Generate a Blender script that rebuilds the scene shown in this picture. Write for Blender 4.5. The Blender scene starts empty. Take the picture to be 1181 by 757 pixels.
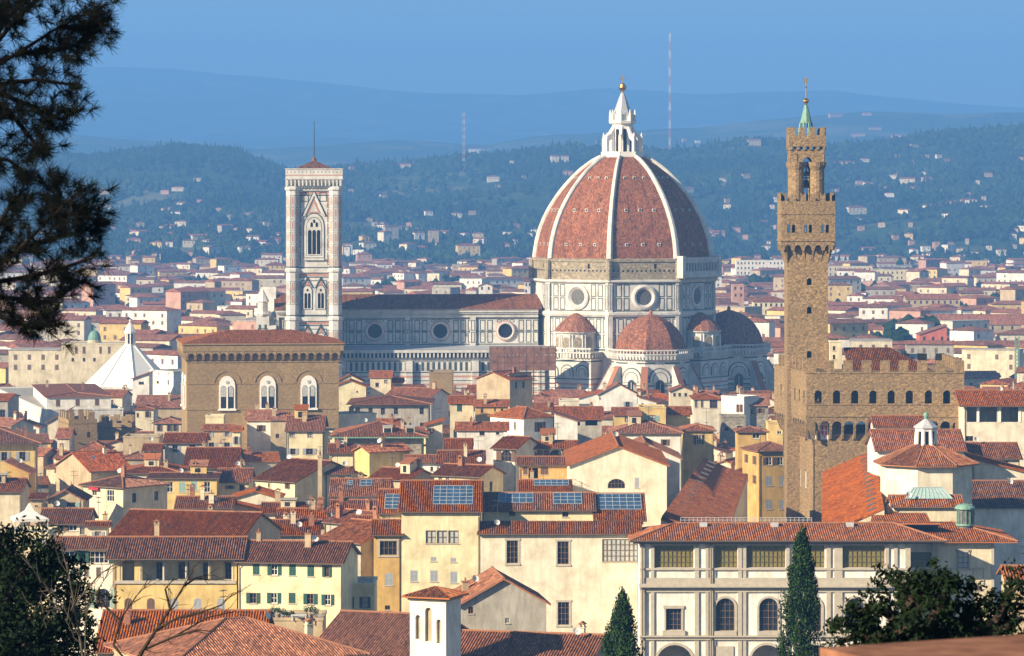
import bpy, math, random
from mathutils import Vector, Matrix, noise
rad = math.radians
sc = bpy.context.scene
col = sc.collection

# ------------------------------------------------------------------ camera, sky, sun, exposure
# survey of the view: focal length and horizon in photo pixels, eye height in metres
F, CX, HY, ZC = 4160.0, 590.5, 228.0, 74.0
def wx(px, D): return (px - CX) / F * D
def wz(py, D): return ZC + (HY - py) / F * D

cam = bpy.data.cameras.new('camera')
cam_o = bpy.data.objects.new('camera', cam)
col.objects.link(cam_o)
cam.sensor_width = 36.0
cam.lens = 36.0 * F / 1181.0
cam.shift_y = -(378.5 - HY) / 1181.0
cam_o.location = (0, 0, ZC)
cam_o.rotation_euler = (rad(90), 0, 0)
cam.clip_start = 0.5
cam.clip_end = 40000
cam.dof.use_dof = True
cam.dof.focus_distance = 700
cam.dof.aperture_fstop = 14.0
sc.camera = cam_o

SUN_AZ, SUN_EL = 57.0, 24.0        # degrees left of straight behind the camera, above the horizon
world = bpy.data.worlds.new('World')
sc.world = world
world.use_nodes = True
wn = world.node_tree.nodes
wl = world.node_tree.links
sky = wn.new('ShaderNodeTexSky')
sky.sky_type = 'NISHITA'
sky.sun_disc = False
sky.sun_elevation = rad(SUN_EL)
sky.sun_rotation = rad(180 + SUN_AZ)
sky.altitude = 100
sky.air_density = 1.1
sky.dust_density = 0.3
sky.ozone_density = 2.5
bg = wn['Background']
bg.inputs[1].default_value = 0.05
wl.new(sky.outputs[0], bg.inputs[0])

sun = bpy.data.lights.new('sun', 'SUN')
sun.energy = 5.0
sun.angle = rad(0.5)
sun.color = (1.0, 0.85, 0.62)
sun_o = bpy.data.objects.new('sun', sun)
col.objects.link(sun_o)
a, e = rad(SUN_AZ), rad(SUN_EL)
to_sun = Vector((-math.sin(a) * math.cos(e), -math.cos(a) * math.cos(e), math.sin(e)))
sun_o.rotation_euler = to_sun.to_track_quat('Z', 'Y').to_euler()
sun_o.location = (-300, -200, 400)

sc.view_settings.view_transform = 'Standard'
sc.view_settings.look = 'None'
sc.view_settings.exposure = 1.38
sc.view_settings.gamma = 1.0
sc.view_settings.use_curve_mapping = False
sc.render.engine = 'CYCLES'
sc.cycles.max_bounces = 5
sc.cycles.volume_bounces = 0
sc.cycles.use_denoising = True

# ------------------------------------------------------------------ materials
def newmat(name, rough=.85, spec=.2):
    m = bpy.data.materials.new(name)
    m.use_nodes = True
    b = m.node_tree.nodes['Principled BSDF']
    b.inputs['Roughness'].default_value = rough
    b.inputs['Specular IOR Level'].default_value = spec
    return m, m.node_tree.nodes, m.node_tree.links, b
def nd(ns, typ, **kw):
    n = ns.new(typ)
    for k, v in kw.items():
        if k.startswith('i'):
            n.inputs[int(k[1:])].default_value = v
        else:
            setattr(n, k, v)
    return n
def math_n(ns, ls, op, a_, b_=None):
    n = ns.new('ShaderNodeMath'); n.operation = op
    for i, q in ((0, a_), (1, b_)):
        if q is None: continue
        if isinstance(q, (int, float)): n.inputs[i].default_value = q
        else: ls.new(q, n.inputs[i])
    return n.outputs[0]
def ramp(ns, ls, fac, stops):
    n = ns.new('ShaderNodeValToRGB')
    el = n.color_ramp.elements
    while len(el) < len(stops): el.new(0.5)
    for k, (p, c) in enumerate(stops):
        el[k].position = p
        el[k].color = (*c, 1) if len(c) == 3 else c
    ls.new(fac, n.inputs[0])
    return n.outputs[0]
def mix(ns, ls, fac, c1, c2, mode='MIX'):
    n = ns.new('ShaderNodeMix'); n.data_type = 'RGBA'; n.blend_type = mode
    for i, q in ((0, fac), (6, c1), (7, c2)):
        if isinstance(q, (int, float)): n.inputs[i].default_value = q
        elif isinstance(q, tuple): n.inputs[i].default_value = (*q, 1)
        else: ls.new(q, n.inputs[i])
    return n.outputs[2]
def objco(ns, ls, scale=(1, 1, 1)):
    tc = ns.new('ShaderNodeTexCoord'); mp = ns.new('ShaderNodeMapping')
    mp.inputs['Scale'].default_value = scale
    ls.new(tc.outputs['Object'], mp.inputs[0])
    return mp.outputs[0]
def noise_n(ns, ls, vec, scale, detail=4, rough=.6):
    n = ns.new('ShaderNodeTexNoise')
    n.inputs['Scale'].default_value = scale
    n.inputs['Detail'].default_value = detail
    n.inputs['Roughness'].default_value = rough
    ls.new(vec, n.inputs['Vector'])
    return n.outputs[0]
def bump_n(ns, ls, h, b, strength=.4, dist=.05):
    n = ns.new('ShaderNodeBump')
    n.inputs['Strength'].default_value = strength
    n.inputs['Distance'].default_value = dist
    ls.new(h, n.inputs['Height'])
    ls.new(n.outputs[0], b.inputs['Normal'])
def sc3(c, k): return tuple(min(1, x * k) for x in c)

def plaster(name, c, stain=.5, rnd=.12):
    stain = min(1, stain * 1.5)
    m, ns, ls, b = newmat(name, .9, .15)
    v = objco(ns, ls); vs = objco(ns, ls, (1.1, 1.1, .22))
    n1 = noise_n(ns, ls, v, .35, 5, .65); n2 = noise_n(ns, ls, vs, 1.3, 4, .7)
    c1 = ramp(ns, ls, n1, [(.3, (c[0] * .66, c[1] * .63, c[2] * .58)), (.55, c), (.75, sc3(c, 1.08))])
    dirt = ramp(ns, ls, n2, [(.42, (0, 0, 0)), (.68, (1, 1, 1))])
    f = math_n(ns, ls, 'MULTIPLY', dirt, stain)
    c2 = mix(ns, ls, f, c1, tuple(x * .62 for x in c))
    oi = ns.new('ShaderNodeObjectInfo')
    k = math_n(ns, ls, 'MULTIPLY_ADD', oi.outputs['Random'], rnd)
    k.node.inputs[2].default_value = 1 - rnd * .6
    cb = ns.new('ShaderNodeCombineColor')
    for i in range(3): ls.new(k, cb.inputs[i])
    ls.new(mix(ns, ls, 1.0, c2, cb.outputs[0], 'MULTIPLY'), b.inputs['Base Color'])
    bump_n(ns, ls, noise_n(ns, ls, v, 5, 4), b, .25, .03)
    return m
def tiles(name, c, rnd=.45, moss=.35, stripe=.5):
    m, ns, ls, b = newmat(name, .88, .15)
    uv = ns.new('ShaderNodeUVMap')
    sx = ns.new('ShaderNodeSeparateXYZ'); ls.new(uv.outputs[0], sx.inputs[0])
    fu = math_n(ns, ls, 'FLOOR', math_n(ns, ls, 'DIVIDE', sx.outputs[0], .32))
    fv = math_n(ns, ls, 'FLOOR', math_n(ns, ls, 'DIVIDE', sx.outputs[1], .5))
    cb = ns.new('ShaderNodeCombineXYZ'); ls.new(fu, cb.inputs[0]); ls.new(fv, cb.inputs[1])
    w = ns.new('ShaderNodeTexWhiteNoise'); w.noise_dimensions = '2D'; ls.new(cb.outputs[0], w.inputs['Vector'])
    r, g, bl = c
    c1 = ramp(ns, ls, w.outputs[0], [(0, (r * .42, g * .45, bl * .5)), (.3, (r * .8, g * .78, bl * .8)),
                                     (.7, (r * 1.15, g * 1.15, bl * 1.05)), (.9, (r * 1.35, g * 1.5, bl * 1.35)), (1, (r * 1.5, g * 2.0, bl * 1.9))])
    ob = objco(ns, ls)
    n1 = noise_n(ns, ls, ob, .22, 5, .65); n2 = noise_n(ns, ls, ob, 1.6, 3, .6)
    f1 = math_n(ns, ls, 'MULTIPLY', ramp(ns, ls, n1, [(.42, (0, 0, 0)), (.72, (1, 1, 1))]), moss)
    c2 = mix(ns, ls, f1, c1, (r * .40, g * .55, bl * .6))
    mp = ns.new('ShaderNodeMapping'); mp.inputs['Scale'].default_value = (1.1, .12, 1); ls.new(uv.outputs[0], mp.inputs[0])
    n3 = noise_n(ns, ls, mp.outputs[0], 1.0, 4, .7)
    c2 = mix(ns, ls, 1.0, c2, ramp(ns, ls, n3, [(.3, (.5, .5, .52)), (.5, (1, 1, 1)), (.75, (1.3, 1.25, 1.15))]), 'MULTIPLY')
    pan = math_n(ns, ls, 'LESS_THAN', sx.outputs[1], 0.0)     # the sunk pan tiles are darker than the ribs
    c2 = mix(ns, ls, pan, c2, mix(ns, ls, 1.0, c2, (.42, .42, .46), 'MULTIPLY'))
    f2 = math_n(ns, ls, 'MULTIPLY', ramp(ns, ls, n2, [(.5, (0, 0, 0)), (.72, (1, 1, 1))]), .35)
    c3 = mix(ns, ls, f2, c2, (r * 1.2, g * 1.45, bl * 1.25))
    oi = ns.new('ShaderNodeObjectInfo')
    k = math_n(ns, ls, 'MULTIPLY_ADD', oi.outputs['Random'], rnd); k.node.inputs[2].default_value = 1 - rnd * .6
    hs = ns.new('ShaderNodeHueSaturation'); ls.new(c3, hs.inputs['Color']); ls.new(k, hs.inputs['Value'])
    hk = math_n(ns, ls, 'MULTIPLY_ADD', oi.outputs['Random'], .9); hk.node.inputs[2].default_value = .0
    fr = math_n(ns, ls, 'FRACT', math_n(ns, ls, 'MULTIPLY', oi.outputs['Random'], 7.31))
    s_ = math_n(ns, ls, 'MULTIPLY_ADD', fr, .3); s_.node.inputs[2].default_value = .82
    ls.new(s_, hs.inputs['Saturation'])
    ls.new(hs.outputs[0], b.inputs['Base Color'])
    st = math_n(ns, ls, 'SINE', math_n(ns, ls, 'MULTIPLY', sx.outputs[0], 2 * math.pi / .32))
    bump_n(ns, ls, st, b, stripe, .06)
    return m
def stone(name, c, size=.8, var=.45, bump=.6, mort=.7):
    m, ns, ls, b = newmat(name, .92, .12)
    v = objco(ns, ls, (1 / (size * 1.7), 1 / (size * 1.7), 1 / size))
    vo = ns.new('ShaderNodeTexVoronoi'); ls.new(v, vo.inputs['Vector']); vo.inputs['Scale'].default_value = 1
    sp = ns.new('ShaderNodeSeparateColor'); ls.new(vo.outputs['Color'], sp.inputs[0])
    c1 = ramp(ns, ls, sp.outputs[0], [(0, sc3(c, 1 - var)), (.4, sc3(c, .92)), (.8, sc3(c, 1.08)), (1, sc3(c, 1 + var))])
    n1 = noise_n(ns, ls, objco(ns, ls), .12, 6, .65)
    c2 = mix(ns, ls, ramp(ns, ls, n1, [(.35, (0, 0, 0)), (.7, (.55, .55, .55))]), c1, (c[0] * .62, c[1] * .64, c[2] * .7))
    ls.new(c2, b.inputs['Base Color'])
    d = ramp(ns, ls, vo.outputs['Distance'], [(.0, (1, 1, 1)), (.55, (mort, mort, mort)), (.75, (0, 0, 0))])
    bump_n(ns, ls, d, b, bump, .1)
    return m
def plain(name, c, rough=.7, spec=.3, var=.15, scale=2.0, metal=0):
    m, ns, ls, b = newmat(name, rough, spec)
    n = noise_n(ns, ls, objco(ns, ls), scale, 4)
    ls.new(ramp(ns, ls, n, [(.3, sc3(c, 1 - var)), (.7, sc3(c, 1 + var))]), b.inputs['Base Color'])
    b.inputs['Metallic'].default_value = metal
    return m
def leafmat(name, c, c2, scale=1.5, trans=.15):
    m, ns, ls, b = newmat(name, .8, .06)
    n = noise_n(ns, ls, objco(ns, ls), scale, 4, .7)
    ls.new(ramp(ns, ls, n, [(.32, c), (.68, c2)]), b.inputs['Base Color'])
    return m
M = {}
M['white'] = plaster('white_plaster', (.78, .73, .64), .45)
M['cream'] = plaster('cream_plaster', (.68, .58, .40), .45)
M['pale'] = plaster('pale_plaster', (.70, .62, .47), .4)
M['yellow'] = plaster('yellow_plaster', (.66, .47, .18), .45)
M['lemon'] = plaster('lemon_plaster', (.72, .62, .38), .4)
M['ochre'] = plaster('ochre_plaster', (.56, .36, .12), .5)
M['orange'] = plaster('orange_plaster', (.62, .37, .13), .4)
M['tan'] = plaster('tan_plaster', (.48, .37, .23), .55)
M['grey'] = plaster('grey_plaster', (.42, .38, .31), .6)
M['pink'] = plaster('pink_plaster', (.52, .30, .21), .45)
M['rose'] = plaster('red_plaster', (.55, .16, .1), .3)
M['stained'] = plaster('stained_plaster', (.70, .62, .46), .95)
M['tile'] = tiles('roof_tiles', (.27, .080, .028))
M['tile_red'] = tiles('fresh_roof_tiles', (.29, .078, .027), .25, .25)
M['tile_dark'] = tiles('old_roof_tiles', (.21, .070, .028), .35, .5)
M['tile_near'] = tiles('orange_roof_tiles', (.33, .10, .031), .3, .4)
M['dome_tile'] = tiles('dome_tiles', (.26, .080, .029), .10, .35, .25)
M['stone'] = stone('sandstone', (.33, .235, .125), .4)
M['pv_stone'] = stone('rusticated_stone', (.27, .18, .088), .24, .42, .5)
M['brick'] = stone('brownstone', (.31, .21, .10), .3, .16, .25)
M['grey_stone'] = stone('grey_stone', (.30, .255, .19), .42, .35, .4)
M['rough_stone'] = stone('unfinished_masonry', (.33, .27, .18), .5, .35, .5)
M['pietra'] = plain('pietra_serena', (.40, .35, .275), .85, .15, .12, 1.5)
M['marble'] = plaster('white_marble', (.66, .625, .56), .3, .05)
M['green'] = plain('green_marble', (.055, .075, .07), .6, .3, .3)
M['pinkm'] = plain('pink_marble', (.48, .24, .17), .7, .2, .15)
M['white_stone'] = plain('white_stone', (.78, .73, .65), .8, .2, .1)
M['glass'] = plain('dark_window_glass', (.018, .022, .028), .12, .5, .3)
M['glass_pale'] = plain('curtained_glass', (.42, .42, .38), .3, .5, .2)
M['curtain'] = plain('yellow_curtain', (.17, .15, .03), .5, .4, .25, 3)
M['skylight'] = plain('skylight_glass', (.035, .075, .13), .18, .6, .4, .8)
M['frame_w'] = plain('white_frame', (.65, .62, .55), .6)
M['frame_b'] = plain('brown_frame', (.16, .10, .065), .7)
M['sh_green'] = plain('green_shutter', (.03, .085, .06), .6, .3, .2)
M['sh_teal'] = plain('pale_green_shutter', (.27, .40, .36), .7, .2, .1)
M['sh_brown'] = plain('brown_shutter', (.15, .085, .055), .7)
M['sh_grey'] = plain('grey_shutter', (.33, .34, .36), .7)
M['dark'] = plain('dark_void', (.012, .012, .013), .9, .1)
M['lead'] = plain('grey_lead', (.40, .40, .40), .5, .4, .15)
M['lead_dark'] = plain('dull_glass', (.10, .095, .085), .5, .4, .4, 2)
M['copper'] = plain('green_copper', (.15, .27, .20), .6, .3, .25)
M['gold'] = plain('gilded_copper', (.75, .45, .14), .3, .5, .1, 2, 1)
M['iron'] = plain('dark_iron', (.05, .05, .05), .6)
M['awning'] = plain('red_awning', (.5, .02, .03), .8)
M['blue'] = plain('blue_sheet', (.12, .25, .38), .6)
M['bark'] = plain('bark', (.03, .022, .017), .9, .1, .3, 8)
M['pine_bark_shaded'] = plain('pine_bark_shaded', (.012, .009, .008), .95, .05, .3, 8)  # darker than bark: the backlit pine's shade is put into the colour
M['bark_pale'] = plain('grey_bark', (.07, .06, .05), .9, .1, .3, 8)
M['pine'] = leafmat('pine_needles', (.003, .004, .0035), (.008, .010, .007), 9)  # near black, with the pine's backlit shade in the colour
M['cypress'] = leafmat('cypress_foliage', (.009, .026, .010), (.034, .066, .018), 1.3)
M['leaf_dark'] = leafmat('dark_leaves', (.003, .009, .004), (.013, .024, .010), 3)  # albedo lowered so the colour carries the shade on these leaves
M['leaf'] = leafmat('leaves', (.03, .06, .018), (.07, .10, .03), .5)
def woodmat():
    m, ns, ls, b = newmat('woodland', .8, .1)
    v = objco(ns, ls)
    n1 = noise_n(ns, ls, v, .05, 4, .7); n2 = noise_n(ns, ls, v, .006, 5, .6)
    c1 = ramp(ns, ls, n1, [(.3, (.006, .018, .008)), (.52, (.018, .038, .014)), (.72, (.05, .066, .024))])
    ls.new(mix(ns, ls, 1.0, c1, ramp(ns, ls, n2, [(.35, (.5, .55, .6)), (.5, (1, 1, 1)), (.65, (1.7, 1.5, 1.25))]), 'MULTIPLY'), b.inputs['Base Color'])
    return m
M['wood'] = woodmat()
M['gutter'] = plain('copper_gutter', (.10, .075, .05), .5)
M['sheet_net'] = plain('scaffold_netting', (.21, .105, .065), .9, .1, .4, .6)
M['coping'] = plain('weathered_coping', (.17, .078, .048), .95, .1, .45, 9)
M['terracotta'] = plain('terracotta', (.27, .12, .062), .9, .1, .2)

# ------------------------------------------------------------------ mesh collector
class MB:
    def __init__(s): s.v = []; s.f = []; s.m = []; s.uv = []
    def face(s, pts, m=0, uv=None):
        b = len(s.v)
        s.v.extend([tuple(p) for p in pts])
        s.f.append(tuple(range(b, b + len(pts)))); s.m.append(m)
        s.uv.extend(uv if uv else [(0, 0)] * len(pts))
    def box(s, x0, x1, y0, y1, z0, z1, m=0, T=None):
        c = [Vector((x, y, z)) for x in (x0, x1) for y in (y0, y1) for z in (z0, z1)]
        if T is not None: c = [T @ p for p in c]
        for q in ((0, 1, 3, 2), (4, 6, 7, 5), (0, 4, 5, 1), (2, 3, 7, 6), (0, 2, 6, 4), (1, 5, 7, 3)):
            s.face([c[i] for i in q], m)
    def loft(s, rings, m=0, cap0=True, cap1=True, uvs=None):
        # rings of equal size, joined by quads
        n = len(rings[0])
        for k in range(len(rings) - 1):
            a_, b_ = rings[k], rings[k + 1]
            for i in range(n):
                j = (i + 1) % n
                s.face([a_[i], a_[j], b_[j], b_[i]], m)
        if cap0: s.face(list(reversed(rings[0])), m)
        if cap1: s.face(rings[-1], m)
    def lathe(s, prof, n=12, m=0, c=(0, 0), off=0.0, caps=True):
        rings = [[Vector((c[0] + r * math.cos(off + 2 * math.pi * i / n), c[1] + r * math.sin(off + 2 * math.pi * i / n), z)) for i in range(n)] for r, z in prof]
        s.loft(rings, m, caps, caps)
    def prism(s, poly, d, m=0):
        # polygon (list of Vectors) pushed along vector d
        d = Vector(d); q = [Vector(p) + d for p in poly]
        s.face(poly, m); s.face(list(reversed(q)), m)
        n = len(poly)
        for i in range(n):
            j = (i + 1) % n
            s.face([poly[i], poly[j], q[j], q[i]], m)
    def tube(s, p, q, r0, r1=None, n=6, m=0):
        r1 = r0 if r1 is None else r1
        p, q = Vector(p), Vector(q); d = (q - p)
        if d.length < 1e-6: return
        d.normalize(); u = d.orthogonal().normalized(); w = d.cross(u)
        rings = [[c + (u * math.cos(2 * math.pi * i / n) + w * math.sin(2 * math.pi * i / n)) * r for i in range(n)] for c, r in ((p, r0), (q, r1))]
        s.loft(rings, m)
    def mesh(s, name, mats):
        me = bpy.data.meshes.new(name)
        me.from_pydata(s.v, [], s.f)
        for k in mats: me.materials.append(M[k] if isinstance(k, str) else k)
        me.polygons.foreach_set('material_index', s.m)
        if any(u != (0, 0) for u in s.uv):
            l = me.uv_layers.new(name='UVMap')
            l.data.foreach_set('uv', [c for u in s.uv for c in u])
        me.update()
        return me
    def build(s, name, mats, parent=None, loc=(0, 0, 0), rz=0):
        if isinstance(mats, str): mats = [mats]
        return put(name, s.mesh(name, mats), parent, loc, rz)
def put(name, me, parent=None, loc=(0, 0, 0), rz=0):
    o = bpy.data.objects.new(name, me)
    o.location = loc; o.rotation_euler = (0, 0, rz)
    if parent: o.parent = parent
    col.objects.link(o)
    return o
def tag(o, label, cat, group=None):
    o['label'] = label; o['category'] = cat
    if group: o['group'] = group
    return o
def thing(name, label, cat, loc=(0, 0, 0), rz=0, group=None):
    o = bpy.data.objects.new(name, None)
    o.empty_display_size = .5
    o.location = loc; o.rotation_euler = (0, 0, rz)
    col.objects.link(o)
    return tag(o, label, cat, group)
V = Vector
# ------------------------------------------------------------------ terrain
def lerp_tab(tab, x):
    if x <= tab[0][0]: return tab[0][1]
    for (a_, b_), (c_, d_) in zip(tab, tab[1:]):
        if x <= c_: return b_ + (d_ - b_) * (x - a_) / (c_ - a_)
    return tab[-1][1]
def smooth(t): t = max(0., min(1., t)); return t * t * (3 - 2 * t)
Y1, Y2, YM = 5200.0, 17000.0, 9000.0
near_ridge = [(wx(p, Y1), wz(y, Y1)) for p, y in ((-400, 178), (0, 178), (100, 182), (200, 169), (270, 175), (335, 200), (420, 192), (480, 190), (540, 184), (600, 178), (660, 170), (720, 176), (800, 178), (860, 166), (940, 172), (1000, 168), (1080, 155), (1181, 148), (1500, 152))]
far_ridge = [(wx(p, Y2), wz(y, Y2)) for p, y in ((-400, 95), (0, 86), (130, 80), (200, 83), (300, 94), (400, 104), (500, 112), (600, 115), (700, 108), (800, 112), (880, 109), (960, 106), (1060, 118), (1181, 128), (1500, 120))]
mid_ridge = [(wx(p, YM), wz(y, YM)) for p, y in ((-400, 150), (100, 158), (300, 175), (450, 165), (560, 172), (640, 160), (800, 150), (900, 140), (1000, 132), (1100, 138), (1300, 130))]
def ground(x, y):
    if y < 11: return 72.2
    if y < 14: return 72.2 - (y - 11) / 3 * 4.1
    if y < 300: return 70 - .135 * y
    if y < 370: return 29.5 - (y - 300) / 70 * 29.5
    if y < 3250: return 0.0
    h1 = lerp_tab(near_ridge, x * Y1 / max(y, 3250) if y < Y1 else x)
    n = noise.fractal(V((x / 420, y / 420, 3.1)), 1, 2, 4) * 24 + noise.noise(V((x / 130, y / 130, 7))) * 5
    if y <= Y1:
        t = (y - 3250) / (Y1 - 3250)
        return h1 * (t ** 1.25) * (.82 + .18 * smooth(t)) + n * smooth(t * 4) * (1 - .65 * smooth((t - .7) / .3))
    hm = lerp_tab(mid_ridge, x * YM / y)
    if y <= YM:
        t = (y - Y1) / (YM - Y1)
        dip = 1 - .35 * math.sin(math.pi * min(1, t * 1.15))
        return (h1 + (hm - h1) * smooth(t)) * dip + n * .4
    h2 = lerp_tab(far_ridge, x * Y2 / y if y < Y2 else x)
    n2 = noise.fractal(V((x / 900, y / 900, 1.7)), 1, 2, 5) * 40
    if y <= Y2:
        t = (y - YM) / (Y2 - YM)
        dip = 1 - .3 * math.sin(math.pi * min(1, t * 1.1))
        return (hm + (h2 - hm) * smooth(t)) * dip + n2 * smooth(t * 3) * (1 - smooth((t - .75) / .25) * .8)
    return h2 - (y - Y2) * .15
def ground_mat():
    m, ns, ls, b = newmat('hill_ground', .95, .05)
    v = objco(ns, ls)
    n1 = noise_n(ns, ls, v, .006, 6, .6); n2 = noise_n(ns, ls, v, .05, 5, .7)
    c1 = ramp(ns, ls, n2, [(.3, (.014, .034, .014)), (.6, (.04, .068, .025)), (.8, (.09, .10, .045))])
    c2 = mix(ns, ls, ramp(ns, ls, n1, [(.5, (0, 0, 0)), (.62, (.7, .7, .7))]), c1, (.17, .16, .08))
    sp = ns.new('ShaderNodeSeparateXYZ'); ls.new(v, sp.inputs[0])
    city = ramp(ns, ls, math_n(ns, ls, 'DIVIDE', sp.outputs[1], 10000.), [(.035, (0, 0, 0)), (.037, (1, 1, 1)), (.322, (1, 1, 1)), (.33, (0, 0, 0))])
    c3 = mix(ns, ls, city, c2, (.10, .09, .075))
    ls.new(c3, b.inputs['Base Color'])
    bump_n(ns, ls, n2, b, 1.0, 4)
    return m
rows = [-60, -30, 0, 5, 11, 14, 30] + list(range(60, 301, 30)) + list(range(310, 371, 10)) + [375, 400] + list(range(500, 3250, 125)) + list(range(3250, 5420, 24)) + list(range(5420, 9100, 80)) + list(range(9100, 18700, 160))
NC = 260
gv, gf = [], []
for y in rows:
    for k in range(NC + 1):
        s_ = -.36 + .72 * k / NC
        x = s_ * max(y, 420)
        gv.append((x, y, ground(x, y)))
for r in range(len(rows) - 1):
    for k in range(NC):
        i = r * (NC + 1) + k
        gf.append((i, i + 1, i + NC + 2, i + NC + 1))
me = bpy.data.meshes.new('terrain')
me.from_pydata(gv, [], gf)
me.materials.append(ground_mat())
me.polygons.foreach_set('use_smooth', [True] * len(gf))
terrain = put('terrain', me)
terrain['kind'] = 'structure'

def blob(mb, c, r, h, rng, m=0, n=6, lv=3):
    # a low uneven crown for a tree far away
    rings = []
    for k in range(lv + 1):
        t = k / lv
        rr = r * (math.sin(math.pi * (.18 + .78 * t)) ** .8)
        rings.append([V((c[0] + rr * rng.uniform(.72, 1.2) * math.cos(6.283 * i / n + k), c[1] + rr * rng.uniform(.72, 1.2) * math.sin(6.283 * i / n + k), c[2] + h * t * rng.uniform(.9, 1.1))) for i in range(n)])
    mb.loft(rings, m, False, True)
# ------------------------------------------------------------------ villas on the hills
def on_hill(px, py):
    y = 3300.0
    while y < 11500:
        x = wx(px, y)
        if ground(x, y) >= wz(py, y): return x, y, ground(x, y)
        y += 12
    return None
villas = [  # px, py of the foot, width px, height px, wall
    (205, 221, 14, 5, 'pale'), (228, 211, 9, 4, 'pale'), (152, 273, 18, 8, 'white'), (195, 268, 13, 9, 'yellow'), (208, 262, 14, 7, 'cream'),
    (195, 285, 9, 6, 'white'), (218, 287, 14, 9, 'cream'), (232, 278, 20, 5, 'cream'), (208, 240, 16, 6, 'cream'), (245, 265, 8, 5, 'pale'),
    (297, 285, 20, 6, 'white'), (317, 283, 14, 8, 'pink'), (317, 320, 22, 16, 'yellow'), (286, 270, 10, 5, 'pale'), (308, 262, 7, 4, 'cream'),
    (130, 266, 9, 4, 'pink'), (162, 262, 10, 4, 'tan'), (120, 225, 11, 4, 'tan'), (190, 226, 10, 3, 'pink'), (252, 246, 6, 7, 'tan'),
    (400, 294, 13, 14, 'pale'), (397, 318, 16, 16, 'grey'), (440, 268, 14, 8, 'white'), (452, 277, 16, 17, 'grey'), (466, 275, 14, 15, 'white'),
    (484, 277, 12, 9, 'white'), (500, 285, 12, 20, 'tan'), (541, 299, 26, 17, 'yellow'), (449, 312, 16, 14, 'tan'), (465, 314, 26, 7, 'tan'),
    (495, 250, 9, 6, 'white'), (527, 252, 12, 6, 'cream'), (545, 250, 8, 4, 'tan'), (465, 194, 18, 5, 'tan'), (407, 196, 7, 4, 'pink'),
    (546, 180, 12, 9, 'white'), (560, 175, 12, 3, 'tan'), (569, 211, 14, 7, 'pale'), (596, 176, 8, 4, 'cream'), (591, 190, 5, 5, 'cream'),
    (646, 188, 20, 9, 'pale'), (655, 203, 12, 5, 'pink'), (590, 316, 10, 9, 'grey'), (595, 282, 5, 5, 'white'), (575, 218, 8, 4, 'tan'),
    (870, 168, 15, 7, 'tan'), (805, 166, 6, 4, 'white'), (790, 164, 5, 4, 'pink'), (795, 224, 12, 8, 'grey'), (897, 233, 9, 6, 'white'),
    (989, 247, 22, 9, 'cream'), (1004, 218, 12, 8, 'pale'), (992, 214, 9, 4, 'pink'), (1028, 208, 10, 5, 'pale'), (1046, 212, 18, 6, 'cream'),
    (1052, 222, 22, 6, 'pale'), (1070, 210, 11, 5, 'pink'), (1026, 228, 10, 5, 'white'), (1098, 242, 18, 9, 'tan'), (1118, 236, 18, 6, 'tan'),
    (1068, 290, 10, 7, 'white'), (1115, 284, 4, 7, 'tan'), (1107, 294, 7, 4, 'cream'), (1155, 297, 11, 8, 'white'), (990, 158, 16, 4, 'pink'),
    (1033, 160, 12, 4, 'pink'), (965, 192, 40, 4, 'tan'), (998, 188, 10, 5, 'pale'), (1055, 171, 10, 3, 'pale'), (1168, 288, 9, 6, 'pale'),
    (1170, 270, 8, 4, 'tan'), (1140, 205, 9, 3, 'tan'), (965, 135, 16, 4, 'pink'), (1000, 133, 10, 3, 'pink'), (895, 305, 14, 8, 'cream'),
    (962, 292, 12, 5, 'white'), (882, 252, 6, 4, 'white'), (1010, 150, 14, 3, 'pink'), (1140, 152, 14, 3, 'tan'), (690, 166, 5, 3, 'pink')]
vr_ = random.Random(31)
for q in range(48):
    vx_ = vr_.choice([vr_.uniform(110, 330), vr_.uniform(395, 625), vr_.uniform(825, 900), vr_.uniform(962, 1181), vr_.uniform(962, 1181)])
    villas.append((vx_, vr_.uniform(178, 300), vr_.uniform(4, 9), vr_.uniform(3, 5), vr_.choice(['pale', 'cream', 'tan', 'pink', 'pink'])))
cname = {'white': 'white', 'cream': 'cream', 'pale': 'pale', 'yellow': 'yellow', 'tan': 'tan', 'grey': 'grey', 'pink': 'pink', 'lemon': 'light yellow', 'ochre': 'ochre', 'stained': 'stained cream', 'rose': 'red', 'orange': 'orange'}
def zone_words(px):
    if px < 330: return 'left of the bell tower'
    if px < 620: return 'between bell tower and dome'
    if px < 905: return 'between dome and stone tower'
    return 'right of the stone tower'
def simple_house(name, label, cat, group, loc, w, d, h, rz, wall, rf, hip, tower=False, rr=None):
    t = thing(name, label, cat, loc, rz, group)
    b = MB(); b.box(-w / 2, w / 2, 0, d, -3, h)
    k = max(1, int(w / 4))
    for i in range(k):
        for q in range(max(1, int(h / 3.6))):
            if rr.random() < .8:
                u = -w / 2 + w * (i + .5) / k; z = h - 2.2 - 3.3 * q
                if z > 1: b.face([V((u - .55, -.03, z - .9)), V((u + .55, -.03, z - .9)), V((u + .55, -.03, z + .8)), V((u - .55, -.03, z + .8))], 1)
    b.build('wall', [wall, 'frame_b'], t)
    b = MB(); roof_poly(b, w, d, h, hip, .5)
    b.build('roof', [rf], t)
    return t
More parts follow.
